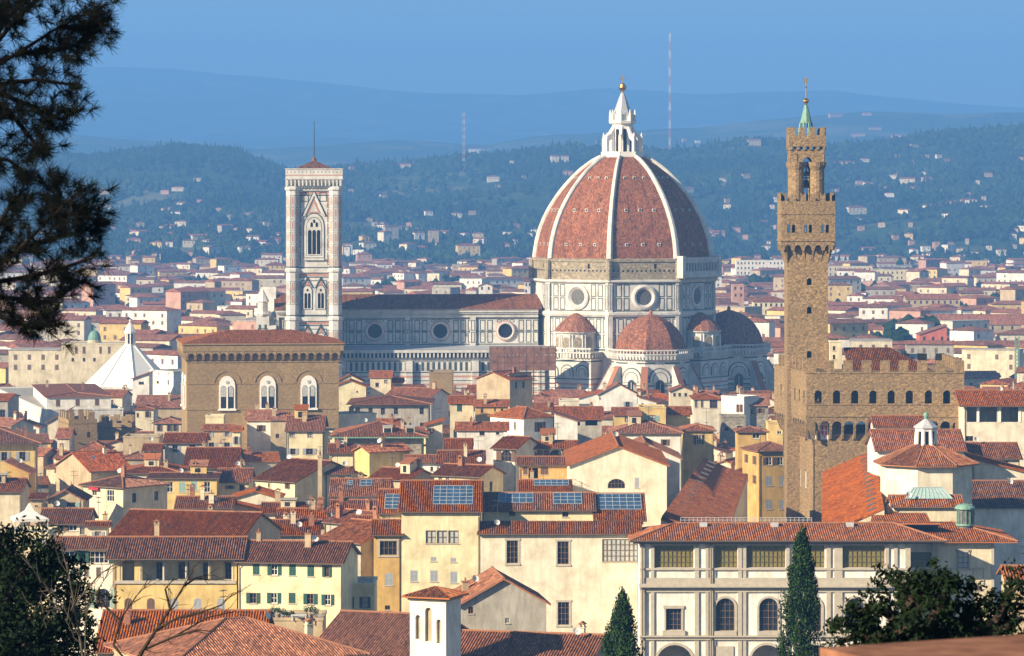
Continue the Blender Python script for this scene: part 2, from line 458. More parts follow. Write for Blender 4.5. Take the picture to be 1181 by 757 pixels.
def roof_poly(b, w, d, h, hip, ov, pitch=.26, dz=0.0):
    x0, x1, y0, y1 = -w / 2 - ov, w / 2 + ov, -ov, d + ov
    W, D = x1 - x0, y1 - y0
    z0 = h - ov * pitch + .12 + dz
    def f(pts):
        e_ = (V(pts[1]) - V(pts[0])); L = e_.length; e_.normalize()
        n_ = e_.cross(V(pts[2]) - V(pts[0])); n_.normalize(); s_ = n_.cross(e_)
        b.face(pts, 0, [((V(p) - V(pts[0])).dot(e_) + .01, (V(p) - V(pts[0])).dot(s_) + .01) for p in pts])
    if W >= D:
        zr = z0 + D / 2 * pitch; i = D / 2 if hip else 0; ym = (y0 + y1) / 2
        f([(x0, y0, z0), (x1, y0, z0), (x1 - i, ym, zr), (x0 + i, ym, zr)])
        f([(x1, y1, z0), (x0, y1, z0), (x0 + i, ym, zr), (x1 - i, ym, zr)])
        f([(x0, y1, z0), (x0, y0, z0), (x0 + i, ym, zr)]); f([(x1, y0, z0), (x1, y1, z0), (x1 - i, ym, zr)])
    else:
        zr = z0 + W / 2 * pitch; i = W / 2 if hip else 0
        f([(x0, y1, z0), (x0, y0, z0), (0, y0 + i, zr), (0, y1 - i, zr)])
        f([(x1, y0, z0), (x1, y1, z0), (0, y1 - i, zr), (0, y0 + i, zr)])
        f([(x0, y0, z0), (x1, y0, z0), (0, y0 + i, zr)]); f([(x1, y1, z0), (x0, y1, z0), (0, y1 - i, zr)])
    b.face([(x0, y0, z0 - .05), (x1, y0, z0 - .05), (x1, y1, z0 - .05), (x0, y1, z0 - .05)], 0)
vhits = [on_hill(v[0], v[1]) for v in villas]
vspots = [(h_[0], h_[1], max(4, v[2] * h_[1] / F) / 2) for v, h_ in zip(villas, vhits) if h_ and h_[1] < 5400]
rng = random.Random(5)
wood = MB()
cnt = 0
while cnt < 42000:
    t = rng.random() ** 1.15
    y = 3230 + t * 2150
    x = rng.uniform(-.17, .17) * y
    g = noise.fractal(V((x / 260, y / 260, 9)), 1, 2, 3)
    if g > .2 and rng.random() < .88: continue
    if any(abs(x - vx) < vr + 4 and -60 < y - vy < 12 for vx, vy, vr in vspots): continue
    z = ground(x, y)
    cyp = rng.random() < .10
    r = rng.uniform(1.5, 2.4) if cyp else rng.uniform(2.6, 6.2)
    h = rng.uniform(10, 17) if cyp else r * rng.uniform(1.3, 2.0)
    blob(wood, (x, y, z - .5), r, h, rng, 0, 6, 3)
    cnt += 1
o = wood.build('hill_woods', ['wood']); o['kind'] = 'stuff'
tag(o, 'dense green woodland covering the hillside behind the town', 'woodland')

rr = random.Random(11)
for px, py, w_, h_, c_ in villas:
    hit = on_hill(px, py)
    if hit is None: continue
    x, y, z = hit
    k = y / F
    high = 'high on the hill' if py < 235 else 'low on the wooded hill'
    simple_house('hill_villa', '%s villa among trees %s, %s' % (cname[c_], high, zone_words(px)), 'villa', '%s villas %s %s' % (cname[c_], high, zone_words(px)),
                 (x, y - 2, z), max(4, w_ * k), max(5, min(14, w_ * k * .7)), max(4.5, h_ * k * .85), rr.uniform(-.4, .4), c_, 'tile', rr.random() < .6, rr=rr)

# radio masts: four legs, ladders of braces, bands of red and white
def mast(px, py0, py1, label, half):
    y = 5150 if px > 600 else 5100
    x = wx(px, y); z0 = ground(x, y); z1 = wz(py0, y)
    t = thing('radio_mast', label, 'radio mast', (x, y, z0))
    n = 14; H = z1 - z0
    for band, mname in ((0, 'rose'), (1, 'white')):
        b = MB()
        for k in range(n):
            if k % 2 != band: continue
            za, zb_ = H * k / n, H * (k + 1) / n
            for sx in (-1, 1):
                for sy in (-1, 1): b.tube((sx * half, sy * half, za), (sx * half, sy * half, zb_), .26, n=5)
            for q in range(4):
                c = [(-half, -half), (half, -half), (half, half), (-half, half)]
                p, r_ = c[q], c[(q + 1) % 4]
                b.tube((p[0], p[1], za), (r_[0], r_[1], zb_), .13, n=4); b.tube((r_[0], r_[1], za), (p[0], p[1], zb_), .13, n=4)
        b.build('red_lattice' if band == 0 else 'white_lattice', [mname], t)
mast(772.5, 38, 165, 'tall red and white lattice mast rising behind the red dome', 1.0)
mast(535, 130, 172, 'short red and white lattice mast between bell tower and dome', 1.3)
# ------------------------------------------------------------------ house builder
def panel(b, o, u, n, w, h, holes, m=0, depth=.25, mr=None):
    # wall face with real openings; o = bottom left seen from outside
    o, u, n = V(o), V(u), V(n); up = V((0, 0, 1)); mr = m if mr is None else mr
    hs = []
    for q in holes:
        a0, a1, b0, b1 = q[:4]
        if a0 > .05 and a1 < w - .05 and b0 > .02 and b1 < h - .02: hs.append(q)
    us = sorted({0, w} | {q[0] for q in hs} | {q[1] for q in hs}); vs = sorted({0, h} | {q[2] for q in hs} | {q[3] for q in hs})
    P = lambda a_, b_, d=0: o + u * a_ + up * b_ - n * d
    for i in range(len(us) - 1):
        for j in range(len(vs) - 1):
            cx, cy = (us[i] + us[i + 1]) / 2, (vs[j] + vs[j + 1]) / 2
            if any(q[0] < cx < q[1] and q[2] < cy < q[3] for q in hs): continue
            b.face([P(us[i], vs[j]), P(us[i + 1], vs[j]), P(us[i + 1], vs[j + 1]), P(us[i], vs[j + 1])], m)
    for q in hs:
        a0, a1, b0, b1 = q[:4]
        arch = len(q) > 4 and q[4]
        r = (a1 - a0) / 2; c = (a0 + a1) / 2
        rise = {True: r}.get(arch, arch * r if arch else 0)
        if arch and b1 - rise > b0:
            arc = [(c - r * math.cos(math.pi * k / 10), b1 - rise + rise * math.sin(math.pi * k / 10)) for k in range(11)]
            b.face([P(a0, b1)] + [P(*p) for p in reversed(arc[:6])], m)
            b.face([P(a1, b1)] + [P(*p) for p in reversed(arc[5:])], m)
            prof = [(a0, b0)] + arc + [(a1, b0)]
        else: prof = [(a0, b0), (a0, b1), (a1, b1), (a1, b0)]
        for k in range(len(prof)):
            p, p2 = prof[k], prof[(k + 1) % len(prof)]
            b.face([P(*p), P(*p2), P(*p2, depth), P(*p, depth)], mr)
    return hs

def tri_edges(poly):
    return [(poly[i], poly[(i + 1) % len(poly)]) for i in range(len(poly))]
def roof_face(b, poly, ribs=True, t=.16, m=0, step=.32, mcap=1, caps=(), rr=random):
    # sloped, thick, tiled surface; poly[0]->poly[1] is the eave, seen from outside anticlockwise
    poly = [V(p) for p in poly]
    e_ = (poly[1] - poly[0]).normalized(); n = V((0, 0, 0))
    for i in range(1, len(poly) - 1): n += (poly[i] - poly[0]).cross(poly[i + 1] - poly[0])
    n.normalize()
    if n.z < 0: n = -n
    s_ = n.cross(e_)
    if s_.z < 0: s_ = -s_
    ou = rr.uniform(1, 50)
    P2 = [((p - poly[0]).dot(e_), (p - poly[0]).dot(s_)) for p in poly]
    b.face(poly, m, [(u + ou, v + ou - (1000 if ribs else 0)) for u, v in P2])
    low = [p - V((0, 0, t)) for p in poly]
    b.face(list(reversed(low)), 2)
    for i in range(len(poly)):
        j = (i + 1) % len(poly)
        b.face([poly[i], low[i], low[j], poly[j]], m)
    if ribs:
        umin = min(p[0] for p in P2); umax = max(p[0] for p in P2)
        def span(u):
            vs = []
            for (a_, c_) in tri_edges(P2):
                if (a_[0] - u) * (c_[0] - u) <= 0 and abs(a_[0] - c_[0]) > 1e-6:
                    vs.append(a_[1] + (c_[1] - a_[1]) * (u - a_[0]) / (c_[0] - a_[0]))
            return (min(vs), max(vs)) if len(vs) > 1 else None
        u = umin + step * .5
        hw, hh = step * .27, step * .30
        while u < umax - step * .3:
            sp = span(u)
            if sp and sp[1] - sp[0] > .3:
                v0, v1 = sp[0] - .03, sp[1] - .02
                Q = lambda du, v, z: poly[0] + e_ * (u + du) + s_ * v + n * z
                a0, a1 = [Q(-hw, v0, .01), Q(-hw * .5, v0, hh), Q(hw * .5, v0, hh), Q(hw, v0, .01)], [Q(-hw, v1, .01), Q(-hw * .5, v1, hh), Q(hw * .5, v1, hh), Q(hw, v1, .01)]
                for k in range(3):
                    b.face([a0[k], a0[k + 1], a1[k + 1], a1[k]], m, [(u + ou, v0 + ou), (u + ou, v0 + ou), (u + ou, v1 + ou), (u + ou, v1 + ou)])
                b.face([a0[0], a0[1], a0[2], a0[3]], 2)
            u += step
def cap_tiles(b, p, q, r=.17, m=1):
    p, q = V(p) + V((0, 0, .05)), V(q) + V((0, 0, .05))
    L = (q - p).length
    if L < .3: return
    b.tube(p, q, r, n=6, m=m)

wcache = {}
def window(parent, T, w, h, typ, arch=False, depth=.2):
    """T: matrix whose x runs along the wall, y points into the wall, z up; origin at the middle of the opening's foot"""
    key = (round(w, 1), round(h, 1), typ, bool(arch))
    w, h = max(.3, key[0]), max(.3, key[1])
    if key not in wcache:
        b = MB(); fm = {'w': 'frame_w', 'y': 'pietra'}.get(typ[0], 'frame_b')
        t = min(.09, w * .1)
        b.box(-w / 2, -w / 2 + t, .08, .16, 0, h); b.box(w / 2 - t, w / 2, .08, .16, 0, h)
        b.box(-w / 2, w / 2, .081, .159, 0, t); b.box(-w / 2, w / 2, .081, .159, h - t, h)
        nx = max(2, round(w / .62)); nz = max(1, round(h / .85))
        for i in range(1, nx): b.box(-w / 2 + w * i / nx - .035, -w / 2 + w * i / nx + .035, .09, .15, 0, h)
        for i in range(1, nz): b.box(-w / 2, w / 2, .091, .149, h * i / nz - .03, h * i / nz + .03)
        if typ[0] in 'sp':      # stone surround, proud of the wall
            s_ = .24
            b.box(-w / 2 - s_, -w / 2 - .01, -.06, .02, -.05, h + .05, 1); b.box(w / 2 + .01, w / 2 + s_, -.06, .02, -.05, h + .05, 1)
            b.box(-w / 2 - s_ - .08, w / 2 + s_ + .08, -.10, .02, h + .05, h + .33, 1); b.box(-w / 2 - s_ - .06, w / 2 + s_ + .06, -.12, .02, -.28, -.05, 1)
        elif not arch:
            b.box(-w / 2 - .1, w / 2 + .1, -.09, .01, -.12, -.01, 1)
        fr = b.mesh('window', [fm, 'pietra'])
        b = MB(); b.box(-w / 2, w / 2, depth, depth + .03, 0, h)
        pm = 'curtain' if 'y' in typ else ('glass_pale' if 'c' in typ else 'glass')
        pn = b.mesh('pane', [pm])
        shs = []
        shm = 'sh_green' if 'G' in typ else 'sh_teal' if 'T' in typ else 'sh_brown' if 'B' in typ else 'sh_grey' if 'S' in typ else None
        if shm:
            b = MB(); closed = 'x' in typ
            hw = w / 2
            b.box(-hw / 2, hw / 2, -.05, 0, 0, h)
            k = 0.12
            while k < h - .1:
                b.face([(-hw / 2 + .06, -.053, k), (hw / 2 - .06, -.053, k), (hw / 2 - .06, -.085, k + .06), (-hw / 2 + .06, -.085, k + .06)])
                k += .14
            shs = [b.mesh('shutter', [shm]), closed, hw]
        wcache[key] = (fr, pn, shs)
    fr, pn, shs = wcache[key]
    o = put('window', fr, parent); o.matrix_local = T
    put('pane', pn, o)
    if shs:
        for s_ in (-1, 1):
            if shs[1]: put('shutter', shs[0], o, (s_ * shs[2] * .5, .06, 0))
            else: put('shutter', shs[0], o, (s_ * (w / 2 + shs[2] * .5 + .03), -.02, 0))
    return o
def chimney(roof, x, y, z, rr, style=None, wall='tan'):
    b = MB(); w, d, h = rr.uniform(.5, .9), rr.uniform(.5, .8), rr.uniform(1.0, 1.9)
    b.box(x - w / 2, x + w / 2, y - d / 2, y + d / 2, z - .6, z + h)
    st = rr.random()
    if st < .6:
        b.box(x - w / 2 - .1, x + w / 2 + .1, y - d / 2 - .1, y + d / 2 + .1, z + h, z + h + .1)
        for sx in (-1, 1): b.box(x + sx * w * .35 - .08, x + sx * w * .35 + .08, y - d / 2, y + d / 2, z + h + .1, z + h + .42)
        b.prism([V((x - w / 2 - .15, y - d / 2 - .1, z + h + .42)), V((x + w / 2 + .15, y - d / 2 - .1, z + h + .42)), V((x, y - d / 2 - .1, z + h + .72))], (0, d + .2, 0), 1)
    else:
        b.box(x - w / 2 - .08, x + w / 2 + .08, y - d / 2 - .08, y + d / 2 + .08, z + h, z + h + .12, 1)
        b.tube((x, y, z + h + .1), (x, y, z + h + .55), .13, .1, 6, 1)
    b.build('chimney', [wall, 'terracotta'], roof)
def aerial(roof, x, y, z, rr):
    b = MB(); h = rr.uniform(2.2, 4.2)
    b.tube((x, y, z - .3), (x, y, z + h), .045, n=4)
    a_ = rr.uniform(0, 3)
    for k in range(2):
        zz = z + h - .15 - k * .7; L = .75
        c, s_ = math.cos(a_), math.sin(a_)
        b.tube((x - c * L, y - s_ * L, zz), (x + c * L, y + s_ * L, zz), .03, n=4)
        for q in (-.9, -.45, 0, .45, .9):
            b.tube((x + c * L * q - s_ * .35, y + s_ * L * q + c * .35, zz), (x + c * L * q + s_ * .35, y + s_ * L * q - c * .35, zz), .022, n=4)
    b.build('aerial', ['iron'], roof)
occ = []      # what hides what: (distance, px from, px to, top py)
hand = []     # (distance, px from, px to, eave py)
foot = []     # footprints of what stands already: (centre x, y, half w, half d, cos, sin)
def claim(cx, cy, hw, hd, rz): foot.append((cx, cy, hw, hd, math.cos(rz), math.sin(rz)))
def is_free(x, y, r):
    for cx, cy, hw, hd, c, s_ in foot:
        dx, dy = x - cx, y - cy
        if abs(dx * c + dy * s_) < hw + r and abs(-dx * s_ + dy * c) < hd + r: return False
    return True
TAN = .33
def H(label, x0, x1, ye, yr, D, wall, roof='x', D1=None, dep=None, win=None, tile='tile', side=None, ov=.5, chim=None, aer=0, name='house', cat='house', sky=(), group=None, into=None, zb=0.0, pitch=TAN, rib=None, wallname='wall', tint=None, merlon=False):
    rr = random.Random(int(abs(x0) * 31 + ye * 7 + D))
    D1 = D if D1 is None else D1
    A, B = V((wx(x0, D), D)), V((wx(x1, D1), D1))
    w = (B - A).length; rz = math.atan2(B.y - A.y, B.x - A.x); mid = (A + B) / 2
    Hh = wz(ye, D) - zb
    s_ = pitch
    if yr is not None and roof in ('x', 'hip', 'shed'):
        if dep is None:
            d2 = (ye - yr) * D / F / (s_ + (yr - HY) / F)
            dep = d2 * (2 if roof != 'shed' else 1)
        else:
            d2 = dep / 2 if roof != 'shed' else dep
            s_ = ((ye - yr) * D / F - (yr - HY) / F * d2) / d2
    dep = dep or 10
    if into: root = into
    else: root = thing(name, label, cat, (mid.x, mid.y, zb), rz, group)
    off = Matrix.Identity(4)
    if into:
        off = (Matrix.Translation((mid.x, mid.y, zb)) @ Matrix.Rotation(rz, 4, 'Z'))
        off = (Matrix.Translation(into.location) @ Matrix.Rotation(into.rotation_euler.z, 4, 'Z')).inverted() @ off
    c, sn = math.cos(rz), math.sin(rz)
    hand.append((D, min(x0, x1), max(x0, x1), ye))
    occ.append((D, min(x0, x1), max(x0, x1), min(ye, yr if yr is not None else ye - 4)))
    claim(mid.x - sn * dep / 2, mid.y + c * dep / 2, w / 2, dep / 2, rz)
    hw = w / 2
    if rib is None: rib = D < 760
    # openings
    front = []
    k = F / D
    if isinstance(win, (list, tuple)) and win and not isinstance(win[0], str):
        for q in win:
            cx, cy, pw, ph, ty = q[:5]
            u = (cx - x0) / (x1 - x0) * w; v = wz(cy, D + (D1 - D) * u / w) - zb
            W_, H_ = pw / k, ph / k
            front.append((u - W_ / 2, u + W_ / 2, v - H_ / 2, v + H_ / 2, q[5] if len(q) > 5 else False, ty))
    else:
        if isinstance(win, tuple) and win: n, nrow, ty = win[1], win[2], win[3]
        elif win is None: n, nrow, ty = max(1, int(w / rr.uniform(3.0, 4.2))), 2 if Hh > 9 else 1, rr.choice(['g', 'gB', 'gG', 'gSx', 'c', 'gBx', 'gS'])
        else: n = 0
        if n:
            for r_ in range(nrow):
                vt = Hh - (.9 if roof != 'y' else .5) - 3.7 * r_
                for i in range(n):
                    if rr.random() < .12 and n > 2: continue
                    u = w * (i + .5) / n + rr.uniform(-.1, .1)
                    if vt - 1.7 > .5: front.append((u - .52, u + .52, vt - 1.65, vt, False, ty))
    b = MB()
    hs = panel(b, (-hw, 0, 0), (1, 0, 0), (0, -1, 0), w, Hh, front)
    def side_h(L, spec):
        if not spec: return []
        n, ty = spec
        return [(L * (i + .5) / n - .5, L * (i + .5) / n + .5, Hh - 2.7 - 3.7 * r_, Hh - 1.1 - 3.7 * r_, False, ty) for i in range(n) for r_ in range(2) if Hh - 2.7 - 3.7 * r_ > 1]
    sides = side or {}
    hr = panel(b, (hw, 0, 0), (0, 1, 0), (1, 0, 0), dep, Hh, side_h(dep, sides.get('R')))
    hl = panel(b, (-hw, dep, 0), (0, -1, 0), (-1, 0, 0), dep, Hh, side_h(dep, sides.get('L')))
    panel(b, (hw, dep, 0), (-1, 0, 0), (0, 1, 0), w, Hh, [])
    polys = []; caps = []
    o_ = ov; zt = .14
    def zat(x, y): return Hh
    if roof == 'x':
        d2 = dep / 2; Hr = Hh + d2 * s_
        for sx in (-1, 1): b.face([(sx * hw, 0, Hh), (sx * hw, dep, Hh), (sx * hw, d2, Hr)])
        L, R_ = -hw - o_, hw + o_
        polys = [[(L, -o_, Hh - o_ * s_), (R_, -o_, Hh - o_ * s_), (R_, d2, Hr), (L, d2, Hr)], [(R_, dep + o_, Hh - o_ * s_), (L, dep + o_, Hh - o_ * s_), (L, d2, Hr), (R_, d2, Hr)]]
        caps = [((L, d2, Hr), (R_, d2, Hr))]
        zat = lambda x, y: Hh + (d2 - abs(y - d2)) * s_
    elif roof == 'y':
        if yr is not None: s_ = (wz(yr, D) - zb - Hh) / hw
        Hr = Hh + hw * s_
        for y in (0, dep): b.face([(-hw, y, Hh), (hw, y, Hh), (0, y, Hr)])
        polys = [[(-hw - o_, dep + o_, Hh - o_ * s_), (-hw - o_, -o_, Hh - o_ * s_), (0, -o_, Hr), (0, dep + o_, Hr)], [(hw + o_, -o_, Hh - o_ * s_), (hw + o_, dep + o_, Hh - o_ * s_), (0, dep + o_, Hr), (0, -o_, Hr)]]
        caps = [((0, -o_, Hr), (0, dep + o_, Hr))]
        zat = lambda x, y: Hh + (hw - abs(x)) * s_
    elif roof == 'hip':
        x0_, x1_, y0_, y1_ = -hw - o_, hw + o_, -o_, dep + o_
        ze = Hh - o_ * s_; hwid, hdep = (x1_ - x0_) / 2, (y1_ - y0_) / 2
        i = min(hwid, hdep); Hr = ze + i * s_; ym = (y0_ + y1_) / 2
        if hwid >= hdep:
            a_, c_ = (x0_ + i, ym, Hr), (x1_ - i, ym, Hr)
            polys = [[(x0_, y0_, ze), (x1_, y0_, ze), c_, a_], [(x1_, y0_, ze), (x1_, y1_, ze), c_], [(x1_, y1_, ze), (x0_, y1_, ze), a_, c_], [(x0_, y1_, ze), (x0_, y0_, ze), a_]]
            if hwid - hdep < .05: polys = [[p[0], p[1], p[2]] for p in polys]
            caps = [((x0_, y0_, ze), a_), ((x1_, y0_, ze), c_), (a_, c_), ((x0_, y1_, ze), a_), ((x1_, y1_, ze), c_)]
        else:
            a_, c_ = (0, y0_ + i, Hr), (0, y1_ - i, Hr)
            polys = [[(x0_, y0_, ze), (x1_, y0_, ze), a_], [(x1_, y0_, ze), (x1_, y1_, ze), c_, a_], [(x1_, y1_, ze), (x0_, y1_, ze), c_], [(x0_, y1_, ze), (x0_, y0_, ze), a_, c_]]
            caps = [((x0_, y0_, ze), a_), ((x1_, y0_, ze), a_), (a_, c_)]
        zat = lambda x, y: ze + min(hwid - abs(x), hdep - abs(y - ym)) * s_
    elif roof == 'shed':
        Hr = Hh + dep * s_
        panel(b, (hw, dep, Hh), (-1, 0, 0), (0, 1, 0), w, Hr - Hh, [])
        for sx in (-1, 1): b.face([(sx * hw, 0, Hh), (sx * hw, dep, Hh), (sx * hw, dep, Hr)])
        polys = [[(-hw - o_, -o_, Hh - o_ * s_), (hw + o_, -o_, Hh - o_ * s_), (hw + o_, dep + o_, Hr + o_ * s_), (-hw - o_, dep + o_, Hr + o_ * s_)]]
        zat = lambda x, y: Hh + y * s_
    elif roof in ('shedL', 'shedR'):      # falls towards the left / right
        if yr is not None: s_ = (wz(yr, D) - zb - Hh) / w
        sg = 1 if roof == 'shedL' else -1; Hr = Hh + w * s_
        for y in (0, dep): b.face([(-hw, y, Hh), (hw, y, Hh), (sg * hw, y, Hr)])
        b.face([(sg * hw, 0, Hh), (sg * hw, dep, Hh), (sg * hw, dep, Hr), (sg * hw, 0, Hr)])
        lo, hi = -sg * (hw + o_), sg * (hw + o_); zl, zh = Hh - o_ * s_, Hr + o_ * s_
        polys = [[(lo, -o_, zl), (lo, dep + o_, zl), (hi, dep + o_, zh), (hi, -o_, zh)]]
        zat = lambda x, y: Hh + (sg * x + hw) * s_
    wallmats = [wall]
    wo = b.build(wallname, wallmats, root)
    wo.matrix_local = off
    if polys:
        b = MB()
        for p in polys:
            vis = True
            roof_face(b, [(x, y, z + zt) for x, y, z in p], rib, rr=rr)
        for p, q in caps: cap_tiles(b, (p[0], p[1], p[2] + zt), (q[0], q[1], q[2] + zt), .17 if rib else .14)
        ro = b.build('roof', [tile, 'terracotta', 'gutter'], root)
        ro.matrix_local = off
        for q in sky:       # skylights set in the front slope: px centre, width px, from-to fraction of slope
            cx, pw, f0, f1 = q
            u0 = (cx - pw / 2 - x0) / (x1 - x0) * w - hw; u1 = (cx + pw / 2 - x0) / (x1 - x0) * w - hw
            dd = dep / 2 if roof in ('x', 'hip') else dep
            b = MB(); y0_, y1_ = dd * f0, dd * f1; z0_, z1_ = zat(0, y0_) + zt + .16, zat(0, y1_) + zt + .16
            b.prism([V((u0, y0_, z0_)), V((u1, y0_, z0_)), V((u1, y1_, z1_)), V((u0, y1_, z1_))], (0, 0, -.14))
            n = max(2, int((u1 - u0) / .9)); nn = max(2, int((y1_ - y0_) / 1.2))
            for i in range(n + 1):
                x = u0 + (u1 - u0) * i / n
                b.prism([V((x - .03, y0_, z0_ + .03)), V((x + .03, y0_, z0_ + .03)), V((x + .03, y1_, z1_ + .03)), V((x - .03, y1_, z1_ + .03))], (0, 0, -.05), 1)
            for i in range(nn + 1):
                y = y0_ + (y1_ - y0_) * i / nn; z = z0_ + (z1_ - z0_) * i / nn
                b.box(u0, u1, y - .03, y + .03, z - .02, z + .034, 1)
            so = b.build('skylight', ['skylight', 'lead'], ro)
        if rib and not sky and name == 'house' and w > 6.5 and roof in ('x', 'hip') and D > 520 and rr.random() < .42:
            x = rr.uniform(-hw * .6, hw * .6); y = rr.uniform(dep * .22, dep * .42); z = zat(x, y) + zt; q = rr.uniform(.9, 1.5); hh = rr.uniform(1.2, 1.9)
            bb = MB(); bb.box(x - q, x + q, y, y + 2.4, z - 1.2, z + hh); bb.box(x - q * .45, x + q * .25, y - .02, y, z + .25, z + hh - .35, 1)
            sl = .28 if rr.random() < .6 else 0
            bb.prism([V((x - q - .25, y - .3, z + hh + .02)), V((x + q + .25, y - .3, z + hh + .02)), V((x + q + .25, y + 2.7, z + hh + .04 + 3 * sl)), V((x - q - .25, y + 2.7, z + hh + .04 + 3 * sl))], (0, 0, .14), 2)
            bb.build('roof_hut', [rr.choice(['cream', 'tan', 'white', 'yellow', wall]), 'glass', tile if sl else 'grey'], ro)
        nch = chim if chim is not None else rr.choice([0, 1, 1, 2, 2, 3])
        for i in range(nch):
            x = rr.uniform(-hw * .8, hw * .8); y = rr.uniform(dep * .15, dep * .75)
            chimney(ro, x, y, zat(x, y) + zt, rr, wall=rr.choice(['tan', 'cream', 'tan', 'terracotta']))
        if rr.random() < .45 and rib and not sky:
            x = rr.uniform(-hw * .8, hw * .8); y = rr.uniform(dep * .1, dep * .5); z = zat(x, y) + zt
            bb = MB(); bb.tube((x, y, z - .2), (x, y, z + .9), .04, n=4, m=1); n0 = V((.35, -.75, .45)).normalized(); uu = n0.orthogonal().normalized(); ww = n0.cross(uu); cc = V((x, y, z + 1.0))
            rgs = [[cc + (uu * math.cos(6.283 * q / 12) + ww * math.sin(6.283 * q / 12)) * r + n0 * h_ for q in range(12)] for r, h_ in ((.05, 0), (.28, .04), (.45, .13))]
            bb.loft(rgs, 0, True, False); bb.tube(cc, cc + n0 * .45, .025, n=4, m=1); bb.build('satellite_dish', ['frame_w', 'iron'], ro)
        for i in range(aer + (1 if rr.random() < .55 and rib else 0)):
            x = rr.uniform(-hw * .8, hw * .8); y = rr.uniform(dep * .2, dep * .7)
            aerial(ro, x, y, zat(x, y) + zt, rr)
    else:
        b = MB(); t = .3
        if merlon:
            b.box(-hw, hw, 0, dep, Hh - 1.2, Hh - 1.0)
            n = max(3, int(w / 2.4)); 
            for i in range(n):
                x = -hw + (i + .1) * w / n
                for y in (0, dep - .6): b.box(x, x + w / n * .55, y, y + .6, Hh, Hh + 1.5)
            n = max(3, int(dep / 2.4))
            for i in range(1, n):
                y = (i + .1) * dep / n
                for x in (-hw, hw - .6): b.box(x, x + .6, y, y + dep / n * .5, Hh, Hh + 1.5)
        else:
            b.box(-hw - .1, hw + .1, -.1, t, Hh, Hh + .35); b.box(-hw - .1, hw + .1, dep - t, dep + .1, Hh, Hh + .35)
            b.box(-hw - .1, -hw + t, t, dep - t, Hh, Hh + .35); b.box(hw - t, hw + .1, t, dep - t, Hh, Hh + .35)
            b.box(-hw + t, hw - t, t, dep - t, Hh - .3, Hh, 1)
        ro = b.build('battlements' if merlon else 'flat_roof', [wall, 'grey'], root); ro.matrix_local = off
        for i in range(chim or 0):
            x = rr.uniform(-hw * .8, hw * .8); y = rr.uniform(dep * .15, dep * .75)
            chimney(ro, x, y, Hh, rr)
    if rib and polys and roof in ('x', 'hip', 'shed') and not into:
        b = MB(); zg = Hh - o_ * s_ + zt - .1
        b.tube((-hw - o_, -o_ - .06, zg), (hw + o_, -o_ - .06, zg), .075, n=5)
        xg = rr.choice([-1, 1]) * (hw - .15); b.tube((xg, -o_, zg), (xg, -.1, zg - .7), .05, n=5); b.tube((xg, -.1, zg - .7), (xg, -.1, 2), .05, n=5)
        go = b.build('gutter', ['gutter'], root)
    # windows into their openings
    for q in hs:
        T = off @ Matrix.Translation((-hw + (q[0] + q[1]) / 2, 0, q[2]))
        if q[5] != 'void': window(root, T, q[1] - q[0], q[3] - q[2], q[5], q[4])
        else:
            pass
    for q in hr:
        window(root, off @ Matrix.Translation((hw, (q[0] + q[1]) / 2, q[2])) @ Matrix.Rotation(rad(90), 4, 'Z'), q[1] - q[0], q[3] - q[2], q[5], q[4])
    for q in hl:
        window(root, off @ Matrix.Translation((-hw, dep - (q[0] + q[1]) / 2, q[2])) @ Matrix.Rotation(rad(-90), 4, 'Z'), q[1] - q[0], q[3] - q[2], q[5], q[4])
    return root
# ------------------------------------------------------------------ cathedral
def ring_panel(b, T, x0, x1, z0, z1, t=.3, m=1, y=-.06):
    t *= .72
    # narrow inlaid frame standing slightly proud of a wall whose outside is -y
    for q in ((x0, x1, z0, z0 + t), (x0, x1, z1 - t, z1), (x0, x0 + t, z0 + t, z1 - t), (x1 - t, x1, z0 + t, z1 - t)):
        b.face([T @ V((q[0], y, q[2])), T @ V((q[1], y, q[2])), T @ V((q[1], y, q[3])), T @ V((q[0], y, q[3]))], m)
def strip(b, T, x0, x1, z0, z1, m, y=-.06):
    b.face([T @ V((x0, y, z0)), T @ V((x1, y, z0)), T @ V((x1, y, z1)), T @ V((x0, y, z1))], m)
def bx(b, T, x0, x1, y0, y1, z0, z1, m=0): b.box(x0, x1, y0, y1, z0, z1, m, T)
def oculus(root, T, zc, ro, ri, name='oculus', gl='glass', rd='pinkm'):
    b = MB(); n = 28
    def rg(r, y): return [T @ V((r * math.cos(6.2832 * i / n), y, zc + r * math.sin(6.2832 * i / n))) for i in range(n)]
    b.loft([rg(ro + .25, 0), rg(ro + .25, -.5), rg(ro, -.62)], 1, False, False)
    b.loft([rg(ro, -.62), rg(ro * .86, -.75), rg(ro * .78, -.5)], 0, False, False)
    b.loft([rg(ro * .78, -.5), rg(ri * 1.04, -.12)], 0, False, False)
    b.face(list(reversed(rg(ri * 1.04, -.11))), 2)
    return b.build(name, ['marble', rd, gl], root)
PHI = 4.0
DX, DY = wx(718, 1095), 1095.0
duo = thing('cathedral', 'vast marble cathedral with red tiled octagonal dome and white ribs', 'cathedral', (DX, DY, 0), rad(PHI))
RZ = lambda d: Matrix.Rotation(rad(d), 4, 'Z')
TR = lambda x, y, z=0: Matrix.Translation((x, y, z))
OCT0 = -10 - PHI       # nearest corner, degrees from -Y towards +X
def opt(R_, ang, z): return V((R_ * math.sin(rad(ang)), -R_ * math.cos(rad(ang)), z))
def octring(R_, z): return [opt(R_, OCT0 + 45 * k, z) for k in range(8)]
def faceT(ap, k):      # frame on octagon face k: x along the face, -y outwards
    return RZ(OCT0 + 22.5 + 45 * k) @ TR(0, -ap)
C8 = math.cos(rad(22.5))
